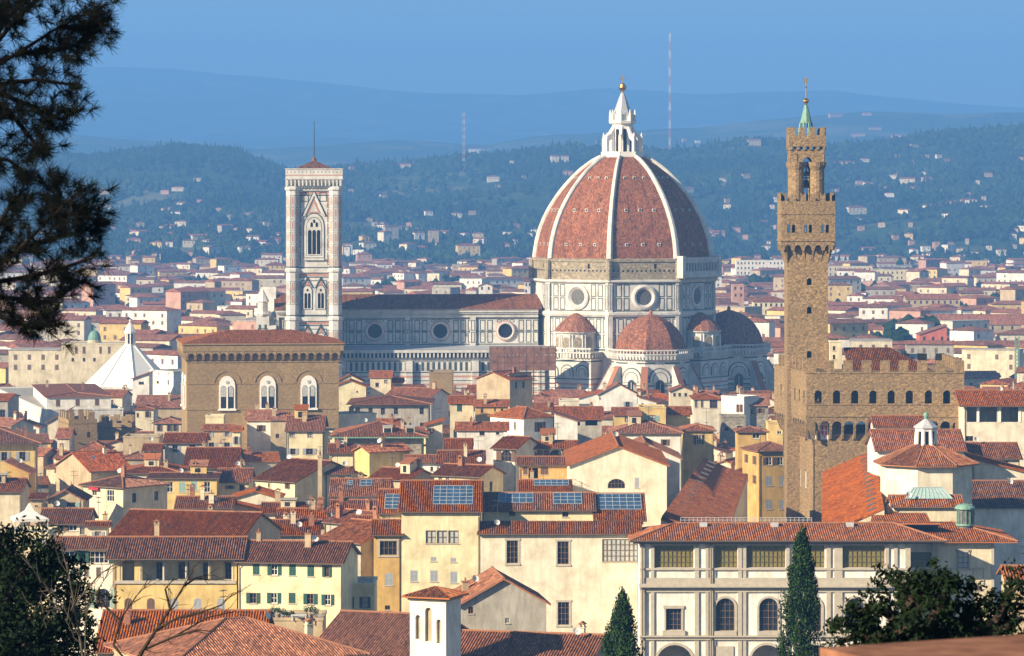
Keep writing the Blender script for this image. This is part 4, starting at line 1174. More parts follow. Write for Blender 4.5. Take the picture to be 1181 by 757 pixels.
# ------------------------------------------------------------------ bell tower
CD = 1065.0; BT = 3.0
bel = thing('bell_tower', 'tall square marble bell tower with pink and green panels and mast', 'bell tower', (wx(362.3, CD), CD, 0), rad(BT))
claim(wx(362.3, CD), CD, 9, 9, rad(BT))
S = 7.2
b = MB(); b.box(-S + .6, S - .6, -S + .6, S - .6, 0, 77)
LV = [0, 24.5, 38.4, 52.6, 76.6]
for q in range(4):
    T = RZ(90 * q) @ TR(0, -S + .6)
    for z in LV[1:]:
        bx(b, T, -S, S, -.5, 0, z - .6, z + .5); strip(b, T, -S, S, z + .7, z + 1.0, 1, -.06); strip(b, T, -S, S, z - 1.6, z - 1.0, 2, -.06); strip(b, T, -S, S, z - 2.1, z - 1.8, 1, -.06)
    def lancet(b, T, x, z0, zs, r, y, m, yb=.25):
        n = 8; pts = [T @ V((x - r, y, z0))]
        for i in range(n + 1):
            t = i / n; ang = math.pi * t
            pts.append(T @ V((x - r * math.cos(ang), y, zs + 1.35 * r * math.sin(ang) ** .9)))
        pts.append(T @ V((x + r, y, z0)))
        b.prism(pts, T.to_3x3() @ V((0, yb, 0)), m)
    # top stage: one great three-light window under a gable
    z0, z1 = 56.2, 75.8
    lancet(b, T, 0, z0, 65.4, 3.1, -.12, 1); lancet(b, T, 0, z0 + .2, 65.4, 2.85, -.20, 0); lancet(b, T, 0, z0 + .8, 65.2, 2.3, -.24, 1); lancet(b, T, 0, z0 + .9, 65.2, 2.15, -.28, 0)
    for i in (-1, 0, 1): lancet(b, T, i * 1.3, z0 + 1.2, 63.8, .52, -.33, 3)
    for i in (-1, 1): lancet(b, T, i * .75, 65.4, 66.3, .33, -.34, 3)
    lancet(b, T, 0, 66.6, 67.2, .3, -.345, 3)
    bx(b, T, -2.9, 2.9, -.6, 0, z0 - .6, z0)
    for sx in (-1, 1):
        b.prism([T @ V((sx * 3.3, -.34, 68.6)), T @ V((sx * 2.7, -.34, 68.6)), T @ V((0, -.34, 74.6)), T @ V((0, -.34, 75.8))], T.to_3x3() @ V((0, .3, 0)), 0)
        b.prism([T @ V((sx * 3.75, -.15, 68.6)), T @ V((sx * 3.3, -.15, 68.6)), T @ V((0, -.15, 75.8)), T @ V((0, -.15, 76.4))], T.to_3x3() @ V((0, .12, 0)), 1)
    b.prism([T @ V((-1.9, -.1, 69.4)), T @ V((1.9, -.1, 69.4)), T @ V((0, -.1, 73.6))], T.to_3x3() @ V((0, .08, 0)), 2)
    b.prism([T @ V((-1.2, -.16, 69.8)), T @ V((1.2, -.16, 69.8)), T @ V((0, -.16, 72.4))], T.to_3x3() @ V((0, .08, 0)), 0)
    for sx in (-1, 1):
        ring_panel(b, T, min(sx * 1.6, sx * 3.7), max(sx * 1.6, sx * 3.7), 72.8, 75.6, .3)
        for z in range(5):
            za = 54.2 + z * 4.2
            ring_panel(b, T, min(sx * 3.9, sx * 4.9), max(sx * 3.9, sx * 4.9), za, za + 3.7, .22); strip(b, T, min(sx * 4.2, sx * 4.6), max(sx * 4.2, sx * 4.6), za + .7, za + 3.0, 2, -.07)
    # two stages with paired two-light windows
    for (za, zb_) in ((38.9, 52.0), (25.0, 37.8)):
        for x in (-1.95, 1.95):
            lancet(b, T, x, za + 2.2, za + 7.4, 1.5, -.12, 1); lancet(b, T, x, za + 2.3, za + 7.4, 1.3, -.18, 0)
            for i in (-1, 1): lancet(b, T, x + i * .5, za + 2.6, za + 6.6, .36, -.25, 3)
            lancet(b, T, x, za + 7.6, za + 8.0, .25, -.25, 3)
            for sx in (-1, 1): b.prism([T @ V((x + sx * 1.75, -.25, za + 8.6)), T @ V((x + sx * 1.4, -.25, za + 8.6)), T @ V((x, -.25, za + 11.2)), T @ V((x, -.25, za + 11.9))], T.to_3x3() @ V((0, .2, 0)), 1)
            b.prism([T @ V((x - .8, -.12, za + 9)), T @ V((x + .8, -.12, za + 9)), T @ V((x, -.12, za + 10.8))], T.to_3x3() @ V((0, .1, 0)), 2)
        ring_panel(b, T, -3.75, 3.75, za + .5, zb_ - 2.3, .28)
        for sx in (-1, 1):
            for i in range(2): ring_panel(b, T, min(sx * 3.95, sx * 4.9), max(sx * 3.95, sx * 4.9), za + .8 + i * 5, za + 5.3 + i * 5, .22); strip(b, T, min(sx * 4.25, sx * 4.6), max(sx * 4.25, sx * 4.6), za + 1.6 + i * 5, za + 4.5 + i * 5, 2, -.07)
    for k in range(5):
        for i in range(5): ring_panel(b, T, -5 + i * 2.02, -3.1 + i * 2.02, 2 + k * 4.4, 5.8 + k * 4.4, .3)
b.build('shaft', ['marble', 'green', 'pinkm', 'dark'], bel)
for sx in (-1, 1):
    for sy in (-1, 1):
        b = MB(); c = (sx * (S - .9), sy * (S - .9)); r = 2.05
        b.lathe([(r, 0), (r, 77.2)], 8, 0, c, math.pi / 8)
        for z in LV[1:]: b.lathe([(r, z - .7), (r + .4, z - .3), (r + .4, z + .4), (r, z + .7)], 8, 0, c, math.pi / 8, False)
        for q in range(8):
            T = TR(*c) @ RZ(45 * q) @ TR(0, -r * C8)
            z = 3.0
            while z < 74:
                if all(abs(z + 1.7 - l) > 2.4 for l in LV):
                    ring_panel(b, T, -.62, .62, z, z + 3.3, .16, 1, -.03); strip(b, T, -.24, .24, z + .5, z + 2.8, 2, -.04)
                z += 3.6
            for z in LV[1:]: strip(b, T, -.75, .75, z + .9, z + 1.2, 1, -.03)
        b.build('corner_buttress', ['marble', 'green', 'pinkm'], bel)
b = MB()
E = S + 1.15
b.loft([[V((sx * s_, sy * s_, z)) for sx, sy in ((-1, -1), (1, -1), (1, 1), (-1, 1))] for s_, z in ((S + .3, 76.8), (S + .4, 78.0), (E, 79.4), (E, 82.2))], 0)
for q in range(4):
    T = RZ(90 * q) @ TR(0, -E)
    for i in range(15):
        x = -E + (i + .5) * 2 * E / 15; bx(b, T, x - .22, x + .22, 0.0, 1.0, 77.4, 79.4)
        strip(b, T, x - .12, x + .12, 81.3, 81.6, 1, -.04)
        strip(b, RZ(90 * q) @ TR(0, -S - .42), x - .35, x + .1, 77.4, 78.6, 1, -.02)
    strip(b, T, -E, E, 80.4, 80.7, 2, -.04); bx(b, T, -E - .15, E + .15, -.2, .1, 82.2, 82.5); bx(b, T, -E - .1, E + .1, -.15, 0, 79.3, 79.7)
b.build('terrace', ['marble', 'green', 'pinkm'], bel)
b = MB(); r_ = S - .4
for q in range(4): 
    T = RZ(90 * q); b.face([T @ V((-r_, -r_, 82.0)), T @ V((r_, -r_, 82.0)), T @ V((0, 0, 85.0))], 0, [(1, 1), (14, 1), (7.5, 7)])
b.lathe([(.7, 84.6), (.6, 85.6), (.15, 86)], 8, 0)
b.build('roof', ['tile_dark'], bel)
b = MB(); b.tube((0, 0, 85), (0, 0, 96.6), .2, .1, 6); b.build('mast', ['iron'], bel)
# ------------------------------------------------------------------ fortress palace with the tall tower
PD = 650.0
def lancet_pts(T, x, z0, zs, r, y, point=1.35, n=8):
    pts = [T @ V((x - r, y, z0))]
    for i in range(n + 1):
        an = math.pi * i / n; pts.append(T @ V((x - r * math.cos(an), y, zs + point * r * math.sin(an))))
    return pts + [T @ V((x + r, y, z0))]
px0, px1 = wx(930, PD), wx(1112, PD)
cxp = (px0 + px1) / 2; W2 = (px1 - px0) / 2
pal = thing('fortress_palace', 'brown stone fortress palace with battlements and corbelled gallery under the tall tower', 'palace', (cxp, PD, 0), 0)
DP, SL = 30.0, 3.6      # the left wall splays outwards
LA = math.atan2(SL, DP); LL = math.hypot(SL, DP)
def trap(b, o_, z0, z1):
    b.prism([V((-W2 - o_, -o_, z0)), V((W2 + o_, -o_, z0)), V((W2 + o_, DP + o_, z0)), V((-W2 - SL - o_, DP + o_, z0))], (0, 0, z1 - z0))
claim(cxp, PD + DP / 2, W2 + 1, DP / 2 + 1, 0)
gz0, gz1 = wz(482, PD), wz(429, PD)
b = MB()
ins = 1.6
# main body set back under the gallery
fo = []
for px_ in (958, 985, 1012):
    pass
panel(b, (-W2 + ins, ins, 0), (1, 0, 0), (0, -1, 0), 2 * (W2 - ins), gz0 - 3, [])
panel(b, (W2 - ins, ins, 0), (0, 1, 0), (1, 0, 0), DP - ins * 2, gz0 - 3, [])
lw = []
LF = DP - ins * 2
LT = Matrix.Translation((-W2 + ins - SL * (1 - ins / DP), DP - ins, 0)) @ Matrix.Rotation(rad(-90) + LA, 4, 'Z')     # x runs forward along the left wall
LX, LN = LT.to_3x3() @ V((1, 0, 0)), LT.to_3x3() @ V((0, -1, 0))
for i in range(4):
    for z in (11.5, 21.0):
        lw.append((LF - 7.5 - i * 5.2, LF - 6.1 - i * 5.2, z, z + 3.4, True))
hl = panel(b, LT @ V((0, 0, 0)), LX, LN, LF / math.cos(LA), gz0 - 3, lw, depth=.4)
panel(b, (W2 - ins, DP - ins, 0), (-1, 0, 0), (0, 1, 0), 2 * (W2 - ins) + SL, gz0 - 3, [])
b.build('main_block', ['pv_stone'], pal)
for q in hl:
    o = window(pal, LT @ Matrix.Translation(((q[0] + q[1]) / 2, 0, q[2])), q[1] - q[0], q[3] - q[2], 'wc', True)
# gallery with round-headed openings
b = MB()
gh = gz1 - gz0
ops = []
for px_ in (943.8, 965, 986, 1007, 1028, 1049, 1071, 1092):
    x = wx(px_, PD) - cxp + W2; ops.append((x - .68, x + .68, wz(466, PD) - gz0, wz(450.5, PD) - gz0, True))
panel(b, (-W2, 0, gz0), (1, 0, 0), (0, -1, 0), 2 * W2, gh, ops, depth=.9)
ops2 = [(6 + i * 4.3, 7.3 + i * 4.3, wz(466, PD) - gz0, wz(451, PD) - gz0, True) for i in range(6)]
panel(b, (-W2 - SL, DP, gz0), LX, LN, LL, gh, ops2, depth=.9)
panel(b, (W2, 0, gz0), (0, 1, 0), (1, 0, 0), DP, gh, ops2, depth=.9)
panel(b, (W2, DP, gz0), (-1, 0, 0), (0, 1, 0), 2 * W2 + SL, gh, [])
trap(b, -.9, gz1 - 1.6, gz1 - 1.3); trap(b, -3.6, gz0 + .3, gz1 - 1.6); trap(b, -.4, gz0 - .02, gz0 + .3)
for z, o_ in ((gz0 + .15, .12), (wz(467.5, PD), .1), (gz1 - .3, .12)):
    trap(b, o_, z, z + .28)
b.build('gallery', ['pv_stone'], pal)
# merlons
n = 9; mw = 2 * W2 / (2 * n - 1); mt = wz(416, PD)
def merlon(*q): b = MB(); b.box(*q); b.build('merlon', ['pv_stone'], pal)
for i in range(n):
    x = -W2 + i * 2 * mw; merlon(x, x + mw, 0, .8, gz1 + .002, mt); merlon(x, x + mw, DP - .8, DP, gz1 + .002, mt)
n = 10; mw = DP / (2 * n - 1)
for i in range(1, n - 1):
    y = i * 2 * mw
    for x in (-W2 - SL * y / DP, W2 - .8): merlon(x, x + .8, y, y + mw, gz1 + .002, mt)
# corbel arches, with painted shields in the first two
b = MB()
zc0 = wz(509, PD)
def corbel_row(T, L, flip, shields=0):
    n = int(round(L / 2.13)); st = L / n
    for i in range(n + 1):
        x = -L / 2 + i * st
        b.prism([T @ V((x - .2, ins + .02, zc0)), T @ V((x - .2, ins - .5, zc0 + .3)), T @ V((x - .2, .02, gz0 - 1.0)), T @ V((x - .2, .02, gz0)), T @ V((x - .2, ins + .02, gz0))], T.to_3x3() @ V((.4, 0, 0)))
        if i < n:
            xc = x + st / 2; r = st / 2 - .2
            pts = [T @ V((xc - st / 2, .05, gz0)), T @ V((xc - st / 2, .05, gz0 - 1.5))]
            pts += [T @ V((xc - r * math.cos(math.pi * q / 8), .05, gz0 - 1.5 + r * math.sin(math.pi * q / 8))) for q in range(9)]
            pts += [T @ V((xc + st / 2, .05, gz0 - 1.5)), T @ V((xc + st / 2, .05, gz0))]
            b.prism(pts, T.to_3x3() @ V((0, .5, 0)))
            if i < shields:
                y = ins - .06; sh = MB()
                sh.prism([T @ V((xc - .72, y, zc0 + .2)), T @ V((xc + .72, y, zc0 + .2)), T @ V((xc + .72, y, gz0 - 1.2)), T @ V((xc, y, gz0 - .5)), T @ V((xc - .72, y, gz0 - 1.2))], T.to_3x3() @ V((0, .06, 0)), 0)
                so_ = sh.build('painted_shield', ['white_stone', 'awning'], pal); sh = MB()
                y -= .03; z0, z1 = zc0 + .55, gz0 - 1.5
                sp = [(xc - .5, z1), (xc + .5, z1), (xc + .5, z0 + .75), (xc, z0), (xc - .5, z0 + .75)]
                if i % 2 == 0:
                    sh.prism([T @ V((p, y, z)) for p, z in [(xc, z1), (xc + .5, z1), (xc + .5, z0 + .75), (xc, z0)]], T.to_3x3() @ V((0, .03, 0)), 1)
                else:
                    sh.prism([T @ V((p, y, z)) for p, z in sp], T.to_3x3() @ V((0, .03, 0)), 1)
                    y -= .02
                    sh.prism([T @ V((xc - .12, y, z0 + .3)), T @ V((xc + .12, y, z0 + .3)), T @ V((xc + .12, y, z1 - .1)), T @ V((xc - .12, y, z1 - .1))], T.to_3x3() @ V((0, .02, 0)), 0)
                    zc_ = (z0 + z1) / 2 + .25
                    sh.prism([T @ V((xc - .42, y - .01, zc_ - .12)), T @ V((xc + .42, y - .01, zc_ - .12)), T @ V((xc + .42, y - .01, zc_ + .12)), T @ V((xc - .42, y - .01, zc_ + .12))], T.to_3x3() @ V((0, .02, 0)), 0)
                sh.build('emblem', ['white_stone', 'awning'], so_)
corbel_row(TR(0, 0), 2 * W2 - .2, 1, 2)
corbel_row(TR(-W2 - SL / 2, DP / 2) @ RZ(-90) @ Matrix.Rotation(LA, 4, 'Z'), LL - .2, 1)
corbel_row(TR(W2, DP / 2) @ RZ(90), DP - .2, 1)
b.build('corbels', ['pv_stone'], pal)
# hidden roof behind the merlons
b = MB()
zr = gz1 - .1
roof_face(b, [(-W2 + 8, 5, zr), (W2 - 5, 5, zr), (W2 - 12, 14, zr + 3.9), (-W2 + 8, 14, zr + 3.9)], True)
roof_face(b, [(W2 - 5, 5, zr), (W2 - 5, 24, zr), (W2 - 12, 15, zr + 3.9), (W2 - 12, 14, zr + 3.9)], True)
b.build('inner_roof', ['tile_dark', 'terracotta', 'gutter'], pal)
H('', 957, 971, 395, None, 662, 'cream', 'flat', dep=5, into=pal, win=[(962, 402, 3, 5, 'g'), (962, 412, 3, 5, 'g')], wallname='stair_turret')
# the tower
TD = 664.0
tcx = wx(931.5, TD) - cxp; s_ = (wx(955, TD) - wx(908, TD)) / 2
tz = lambda py: wz(py, TD)
zg0, zg1 = tz(289), tz(232)      # gallery
b = MB(); ty = TD - PD
def sq(h, z, cx=None): return [V((tcx + sx * h, ty + s_ + sy * h, z)) for sx, sy in ((-1, -1), (1, -1), (1, 1), (-1, 1))]
wins = [(s_ - .45, s_ + .45, tz(y + 5) - 0, tz(y - 3), True) for y in (408, 357, 324)]
for q in range(4):
    T = TR(tcx, ty + s_) @ RZ(90 * q)
    panel(b, T @ V((-s_, -s_, 0)), T.to_3x3() @ V((1, 0, 0)), T.to_3x3() @ V((0, -1, 0)), 2 * s_, zg0, [(w[0] + .3, w[1] + .3, w[2], w[3], True) for w in wins], depth=.6)
tower = b.build('tower', ['pv_stone'], pal)
G = (wx(962, TD) - wx(900, TD)) / 2
b = MB(); zcb = tz(305)
for q in range(4):
    T = TR(tcx, ty + s_) @ RZ(90 * q); d = T.to_3x3()
    n = 5; st = 2 * G / (n + .35)
    for i in range(n + 1):
        x = -G + .17 * st + i * st
        f = s_ / G
        b.prism([T @ V((x * f - .22, -s_ + .02, zcb)), T @ V((x * .93 - .25, -G + .9, zg0 + .1)), T @ V((x - .25, -G, zg0 + .9)), T @ V((x - .25, -G, zg0 + 1.4)), T @ V((x - .25, -s_, zg0 + 1.4))], d @ V((.5, 0, 0)))
        if i < n:
            xc = x + st / 2; r = st / 2 - .25
            pts = [T @ V((xc - st / 2, -G + .04, zg0 + 2.0)), T @ V((xc - st / 2, -G + .04, zg0))]
            pts += [T @ V((xc - r * math.cos(math.pi * k / 8), -G + .04, zg0 + 1.5 * r * math.sin(math.pi * k / 8))) for k in range(9)]
            pts += [T @ V((xc + st / 2, -G + .04, zg0)), T @ V((xc + st / 2, -G + .04, zg0 + 2.0))]
            b.prism(pts, d @ V((0, .5, 0)))
b.loft([sq(s_ + .02, zcb - .4), sq(s_ + .02, zg0 + 3)], 0, False, False)
b.build('tower_corbels', ['pv_stone'], tower)
b = MB(); H_ = zg1 - zg0 - 1.7
for q in range(4):
    T = TR(tcx, ty + s_) @ RZ(90 * q)
    ops = []
    for x in (-3.1, 0, 3.1):
        for dx in (-.42, .42): ops.append((G + x + dx - .3, G + x + dx + .3, tz(268.5) - zg0 - 1.7, tz(259) - zg0 - 1.7, True))
    panel(b, T @ V((-G, -G, zg0 + 1.7)), T.to_3x3() @ V((1, 0, 0)), T.to_3x3() @ V((0, -1, 0)), 2 * G, H_, ops, depth=.7)
    bx(b, T, -G - .1, G + .1, -G - .12, -G + .1, zg0 + 1.7, zg0 + 2.0); bx(b, T, -G - .1, G + .1, -G - .12, -G + .1, tz(247.5), tz(246))
    n = 6; mw = 2 * G / (2 * n - 1)
    for i in range(n):
        x = -G + i * 2 * mw
        # swallow-tail merlon
        b.prism([T @ V((x, -G, zg1)), T @ V((x + mw, -G, zg1)), T @ V((x + mw, -G, zg1 + 1.5)), T @ V((x + mw / 2, -G, zg1 + 1.0)), T @ V((x, -G, zg1 + 1.5))], T.to_3x3() @ V((0, .6, 0)))
b.box(tcx - G + .6, tcx + G - .6, ty + s_ - G + .6, ty + s_ + G - .6, zg1 - 1.0, zg1 - .8); b.box(tcx - G + .6, tcx + G - .6, ty + s_ - G + .6, ty + s_ + G - .6, zg0 + 2.1, zg0 + 2.3)
b.build('tower_gallery', ['pv_stone'], tower)
B2 = (wx(952.8, TD) - wx(912.2, TD)) / 2
zb0, zb1, zb2 = zg1 - .8, tz(187), tz(147)
b = MB()
for sx in (-1, 1):
    for sy in (-1, 1):
        b.lathe([(1.32, zb0), (1.32, tz(196)), (1.6, tz(192)), (1.75, tz(187))], 14, 0, (tcx + sx * (B2 - 1.35), ty + s_ + sy * (B2 - 1.35)))
for q in range(4):
    T = TR(tcx, ty + s_) @ RZ(90 * q); d = T.to_3x3(); r = 1.05; n = 10; zs = tz(192)
    pts = [T @ V((-B2, -B2 + .15, zs)), T @ V((-r, -B2 + .15, zs))] + [T @ V((-r * math.cos(math.pi * k / n), -B2 + .15, zs + 1.6 * r * math.sin(math.pi * k / n) ** .85)) for k in range(n + 1)] + [T @ V((B2, -B2 + .15, zs)), T @ V((B2, -B2 + .15, tz(172))), T @ V((-B2, -B2 + .15, tz(172)))]
    m_ = n // 2
    arc = [(-r * math.cos(math.pi * k / n), zs + 1.6 * r * math.sin(math.pi * k / n) ** .85) for k in range(n + 1)]
    for k in range(n):
        (xa, za), (xb, zb_) = arc[k], arc[k + 1]
        b.prism([T @ V((xa, -B2 + .15, za)), T @ V((xb, -B2 + .15, zb_)), T @ V((xb, -B2 + .15, tz(178))), T @ V((xa, -B2 + .15, tz(178)))], d @ V((0, 1.2, 0)))
    for sx in (-1, 1): bx(b, T, min(sx * r, sx * B2), max(sx * r, sx * B2), -B2 + .15, -B2 + 1.35, tz(190), tz(178))
    bx(b, T, -B2 + .1, B2 - .1, -B2 + .14, -B2 + 1.36, tz(178), tz(172.5))
    for i in range(6):
        x = -B2 + .2 + i * (2 * B2 - .4) / 5; bx(b, T, x - .2, x + .2, -B2 - .15, -B2 + .3, tz(173), tz(169))
    n = 4; mw = 2 * B2 / (2 * n - 1)
    for i in range(n):
        x = -B2 + i * 2 * mw; bx(b, T, x, x + mw, -B2 - .15, -B2 + .5, tz(156), zb2)
b.box(tcx - B2 - .15, tcx + B2 + .15, ty + s_ - B2 - .15, ty + s_ + B2 + .15, tz(169.2), tz(155.9))
b.build('bell_chamber', ['pv_stone'], tower)
b = MB(); c = (tcx, ty + s_)
b.lathe([(.95, tz(217)), (.9, tz(214)), (.62, tz(211)), (.45, tz(208)), (.1, tz(207))], 14, 0, c); b.tube((c[0], c[1], tz(208)), (c[0], c[1], tz(190)), .1, n=5)
b.lathe([(.55, tz(203)), (.5, tz(200)), (.3, tz(198)), (.1, tz(197.5))], 12, 0, (tcx, ty + s_ - 1.2)); b.tube((tcx, ty + s_ - 1.2, tz(198)), (tcx, ty + s_ - 1.2, tz(190)), .08, n=5); b.box(tcx - 2.5, tcx + 2.5, ty + s_ - .15, ty + s_ + .15, tz(206), tz(204.5))
b.build('bells', ['iron'], tower)
b = MB()
b.lathe([(1.15, tz(142)), (1.05, tz(140)), (.42, tz(124)), (.35, tz(121))], 8, 0, c)
for k in range(8):
    p = (c[0] + 1.1 * math.cos(k * math.pi / 4 + .39), c[1] + 1.1 * math.sin(k * math.pi / 4 + .39)); b.tube((p[0] + (p[0] - c[0]) * .35, p[1] + (p[1] - c[1]) * .35, tz(155.9)), (p[0], p[1], tz(141)), .15, n=5)
b.build('spire', ['copper'], tower)
b = MB(); b.lathe([(.2, tz(121)), (.25, tz(119)), (.62, tz(116.5)), (.62, tz(115)), (.2, tz(112.5))], 10, 0, c); b.tube((c[0], c[1], tz(113)), (c[0], c[1], tz(88)), .11, n=5)
b.box(c[0] - .35, c[0] + .3, c[1] - .06, c[1] + .06, tz(95), tz(90)); b.lathe([(.25, tz(101)), (.05, tz(98))], 6, 0, c)
b.build('weather_vane', ['gold'], tower)

# ------------------------------------------------------------------ stone grain hall (square block with white two-light windows)
OD = 790.0
ox0, ox1 = wx(216, OD), wx(391, OD)
ORZ = -8.0
ors = thing('grain_hall', 'massive square brown stone hall with white arched windows and corbelled cornice', 'church', ((ox0 + ox1) / 2, OD, 0), rad(-ORZ))
ow = (ox1 - ox0) / 2; od = 24
claim((ox0 + ox1) / 2, OD + od / 2, ow, od / 2, 0)
oz = lambda py: wz(py, OD)
b = MB()
b.box(-ow, ow, 0, od, 0, oz(399))
for z, o_ in ((oz(472.5), .12), (oz(443), .10), (oz(418), .15)): b.box(-ow - o_, ow + o_, -o_, od + o_, z, z + .3)
wp = [x * ow for x in (-.475, .06, .60)]
for x in wp:      # relieving arches
    for q in range(14):
        a0, a1 = math.pi * q / 14, math.pi * (q + 1) / 14; zc_ = oz(443)
        b.prism([V((x - 3.1 * math.cos(a0), -.12, zc_ + 3.1 * math.sin(a0))), V((x - 3.1 * math.cos(a1), -.12, zc_ + 3.1 * math.sin(a1))), V((x - 2.75 * math.cos(a1), -.12, zc_ + 2.75 * math.sin(a1))), V((x - 2.75 * math.cos(a0), -.12, zc_ + 2.75 * math.sin(a0)))], (0, .2, 0))
b.build('hall_walls', ['brick'], ors)
def bifora(parent, T):
    b = MB(); zb_, zs, zt = oz(471.5), oz(446), oz(433)
    b.prism(lancet_pts(T, 0, zb_, zs + .2, 1.75, -.25, 1.25), T.to_3x3() @ V((0, .3, 0)), 0)
    for sx in (-1, 1):
        b.prism(lancet_pts(T, sx * .78, zb_ + .15, zs - .6, .62, -.30, 1.3), T.to_3x3() @ V((0, .1, 0)), 2)
        b.prism(lancet_pts(T, sx * .78, oz(457.5), zs - .6, .55, -.33, 1.3), T.to_3x3() @ V((0, .1, 0)), 1)
    bx(b, T, -.17, .17, -.45, 0, zb_, zs); bx(b, T, -2, 2, -.5, 0, zb_ - .35, zb_)
    b.lathe([(.4, 0)], 3) if False else None
    b.prism([T @ V((.38 * math.cos(k * .785), -.36, zs + 1.0 + .38 * math.sin(k * .785))) for k in range(8)], T.to_3x3() @ V((0, .1, 0)), 1)
    return b.build('window', ['white_stone', 'glass_pale', 'glass'], parent)
for x in wp: bifora(ors, TR(x, 0))
for y in (6, 17): bifora(ors, TR(-ow, od - y) @ RZ(-90))
b = MB()
n = 18
for q, (T, L) in enumerate(((TR(0, 0), 2 * ow), (TR(-ow, od / 2) @ RZ(-90), od), (TR(ow, od / 2) @ RZ(90), od))):
    n = int(L / 1.72); st = L / n
    for i in range(n + 1):
        x = -L / 2 + i * st; d = T.to_3x3() @ V((.5, 0, 0))
        b.prism([T @ V((x - .25, .02, oz(417))), T @ V((x - .25, -.5, oz(415))), T @ V((x - .25, -.95, oz(409.5))), T @ V((x - .25, -.95, oz(405))), T @ V((x - .25, .02, oz(405)))], d)
        if i < n:
            xc = x + st / 2; r = st / 2 - .25
            arc = [(xc - r * math.cos(math.pi * k / 6), oz(410.5) + r * math.sin(math.pi * k / 6)) for k in range(7)]
            for (xa, za), (xb, zb_) in zip(arc, arc[1:]):
                b.prism([T @ V((xa, -.9, za)), T @ V((xb, -.9, zb_)), T @ V((xb, -.9, oz(405))), T @ V((xa, -.9, oz(405)))], T.to_3x3() @ V((0, .4, 0)))
    pass
b.box(-ow - 1, ow + 1, -1, od + 1, oz(405), oz(397.5)); b.box(-ow - 1.25, ow + 1.25, -1.25, od + 1.25, oz(397.5), oz(396))
b.build('cornice', ['brick'], ors)
b = MB(); zt = oz(395.6)
E = 1.2; xi = ow * .42
ym = od / 2; zr = zt + 2.4
roof_face(b, [(-ow - E, -E, zt), (ow + E, -E, zt), (xi, ym, zr), (-xi, ym, zr)]); roof_face(b, [(ow + E, -E, zt), (ow + E, od + E, zt), (xi, ym, zr)]); roof_face(b, [(-ow - E, od + E, zt), (-ow - E, -E, zt), (-xi, ym, zr)]); roof_face(b, [(ow + E, od + E, zt), (-ow - E, od + E, zt), (-xi, ym, zr), (xi, ym, zr)])
b.build('roof', ['tile_near', 'terracotta', 'gutter'], ors)

# ------------------------------------------------------------------ baptistery: white pyramid roof
BD = 1055.0
bap = thing('baptistery', 'white marble pyramid roof of the octagonal baptistery with slim lantern', 'baptistery', (wx(150, BD), BD, 0), 0)
claim(wx(150, BD), BD, 14, 14, 0)
b = MB(); zb_ = wz(444, BD); za = wz(399, BD)
o8 = lambda r, z: [V((r * math.sin(rad(12 + 45 * k)), -r * math.cos(rad(12 + 45 * k)), z)) for k in range(8)]
b.loft([o8(12.9, 0), o8(12.9, zb_ - 1.2), o8(13.6, zb_ - .6), o8(13.6, zb_)], 0)
for k in range(8):
    T = RZ(12 + 22.5 + 45 * k) @ TR(0, -12.9 * C8)
    for i in range(3): ring_panel(b, T, -4.6 + i * 3.15, -1.7 + i * 3.15, 9, 17, .35); ring_panel(b, T, -4.6 + i * 3.15, -1.7 + i * 3.15, 1, 8, .35)
b.build('octagon_walls', ['marble', 'green'], bap)
b = MB(); b.loft([o8(13.3, zb_), o8(1.7, za)], 0)
for k in range(8): b.tube(o8(13.3, zb_)[k], o8(1.7, za)[k], .22, n=5)
b.build('pyramid_roof', ['white_stone'], bap)
b = MB(); b.loft([o8(1.7, za - .3), o8(1.7, za + .6)], 0); b.loft([o8(.8, za + .6), o8(.8, za + 3.6)], 1)
for k in range(8): p = o8(1.25, 0)[k]; b.tube((p.x, p.y, za + .6), (p.x, p.y, za + 3.6), .22, n=6)
b.loft([o8(1.7, za + 3.6), o8(1.75, za + 4.1), o8(1.1, za + 5.6), o8(.1, za + 7)], 0); b.lathe([(.05, za + 6.8), (.35, za + 7.3), (.05, za + 7.8)], 8)
b.build('lantern', ['white_stone', 'dark'], bap)
# cream building with green dome behind it
gd = H('cream palace with small green copper dome behind the white pyramid roof', 71, 150, 397, None, 1140, 'cream', 'flat', dep=16, win=[(88, 404, 3.5, 8, 'gBx'), (97, 404, 3.5, 8, 'gBx'), (116, 404, 3, 8, 'gBx'), (126, 404, 3, 8, 'gBx'), (84, 415, 3, 4, 'g'), (97, 415, 3, 4, 'g'), (109, 415, 3, 4, 'g')], name='palace', cat='palace')
b = MB(); gx = wx(109, 1144) - gd.location.x; z = wz(397, 1144)
b.lathe([(2.2, z), (2.2, z + 1.3), (2.05, z + 1.3)], 14, 1, (gx, 4)); b.lathe([(2.05, z + 1.3), (2.0, z + 2.2), (1.6, z + 3.3), (.9, z + 4.1), (.1, z + 4.4)], 14, 0, (gx, 4)); b.lathe([(.25, z + 4.3), (.2, z + 5.2), (.02, z + 5.6)], 6, 0, (gx, 4))
b.build('dome', ['copper', 'cream'], gd)

hand += [(1047, 640, 895, 436), (1058, 395, 640, 428), (1050, 100, 205, 436)]
occ += [(650, 898, 1112, 416), (664, 900, 962, 147), (790, 210, 392, 390), (1055, 104, 200, 398), (500, 722, 1175, 602), (540, 1008, 1125, 484)]
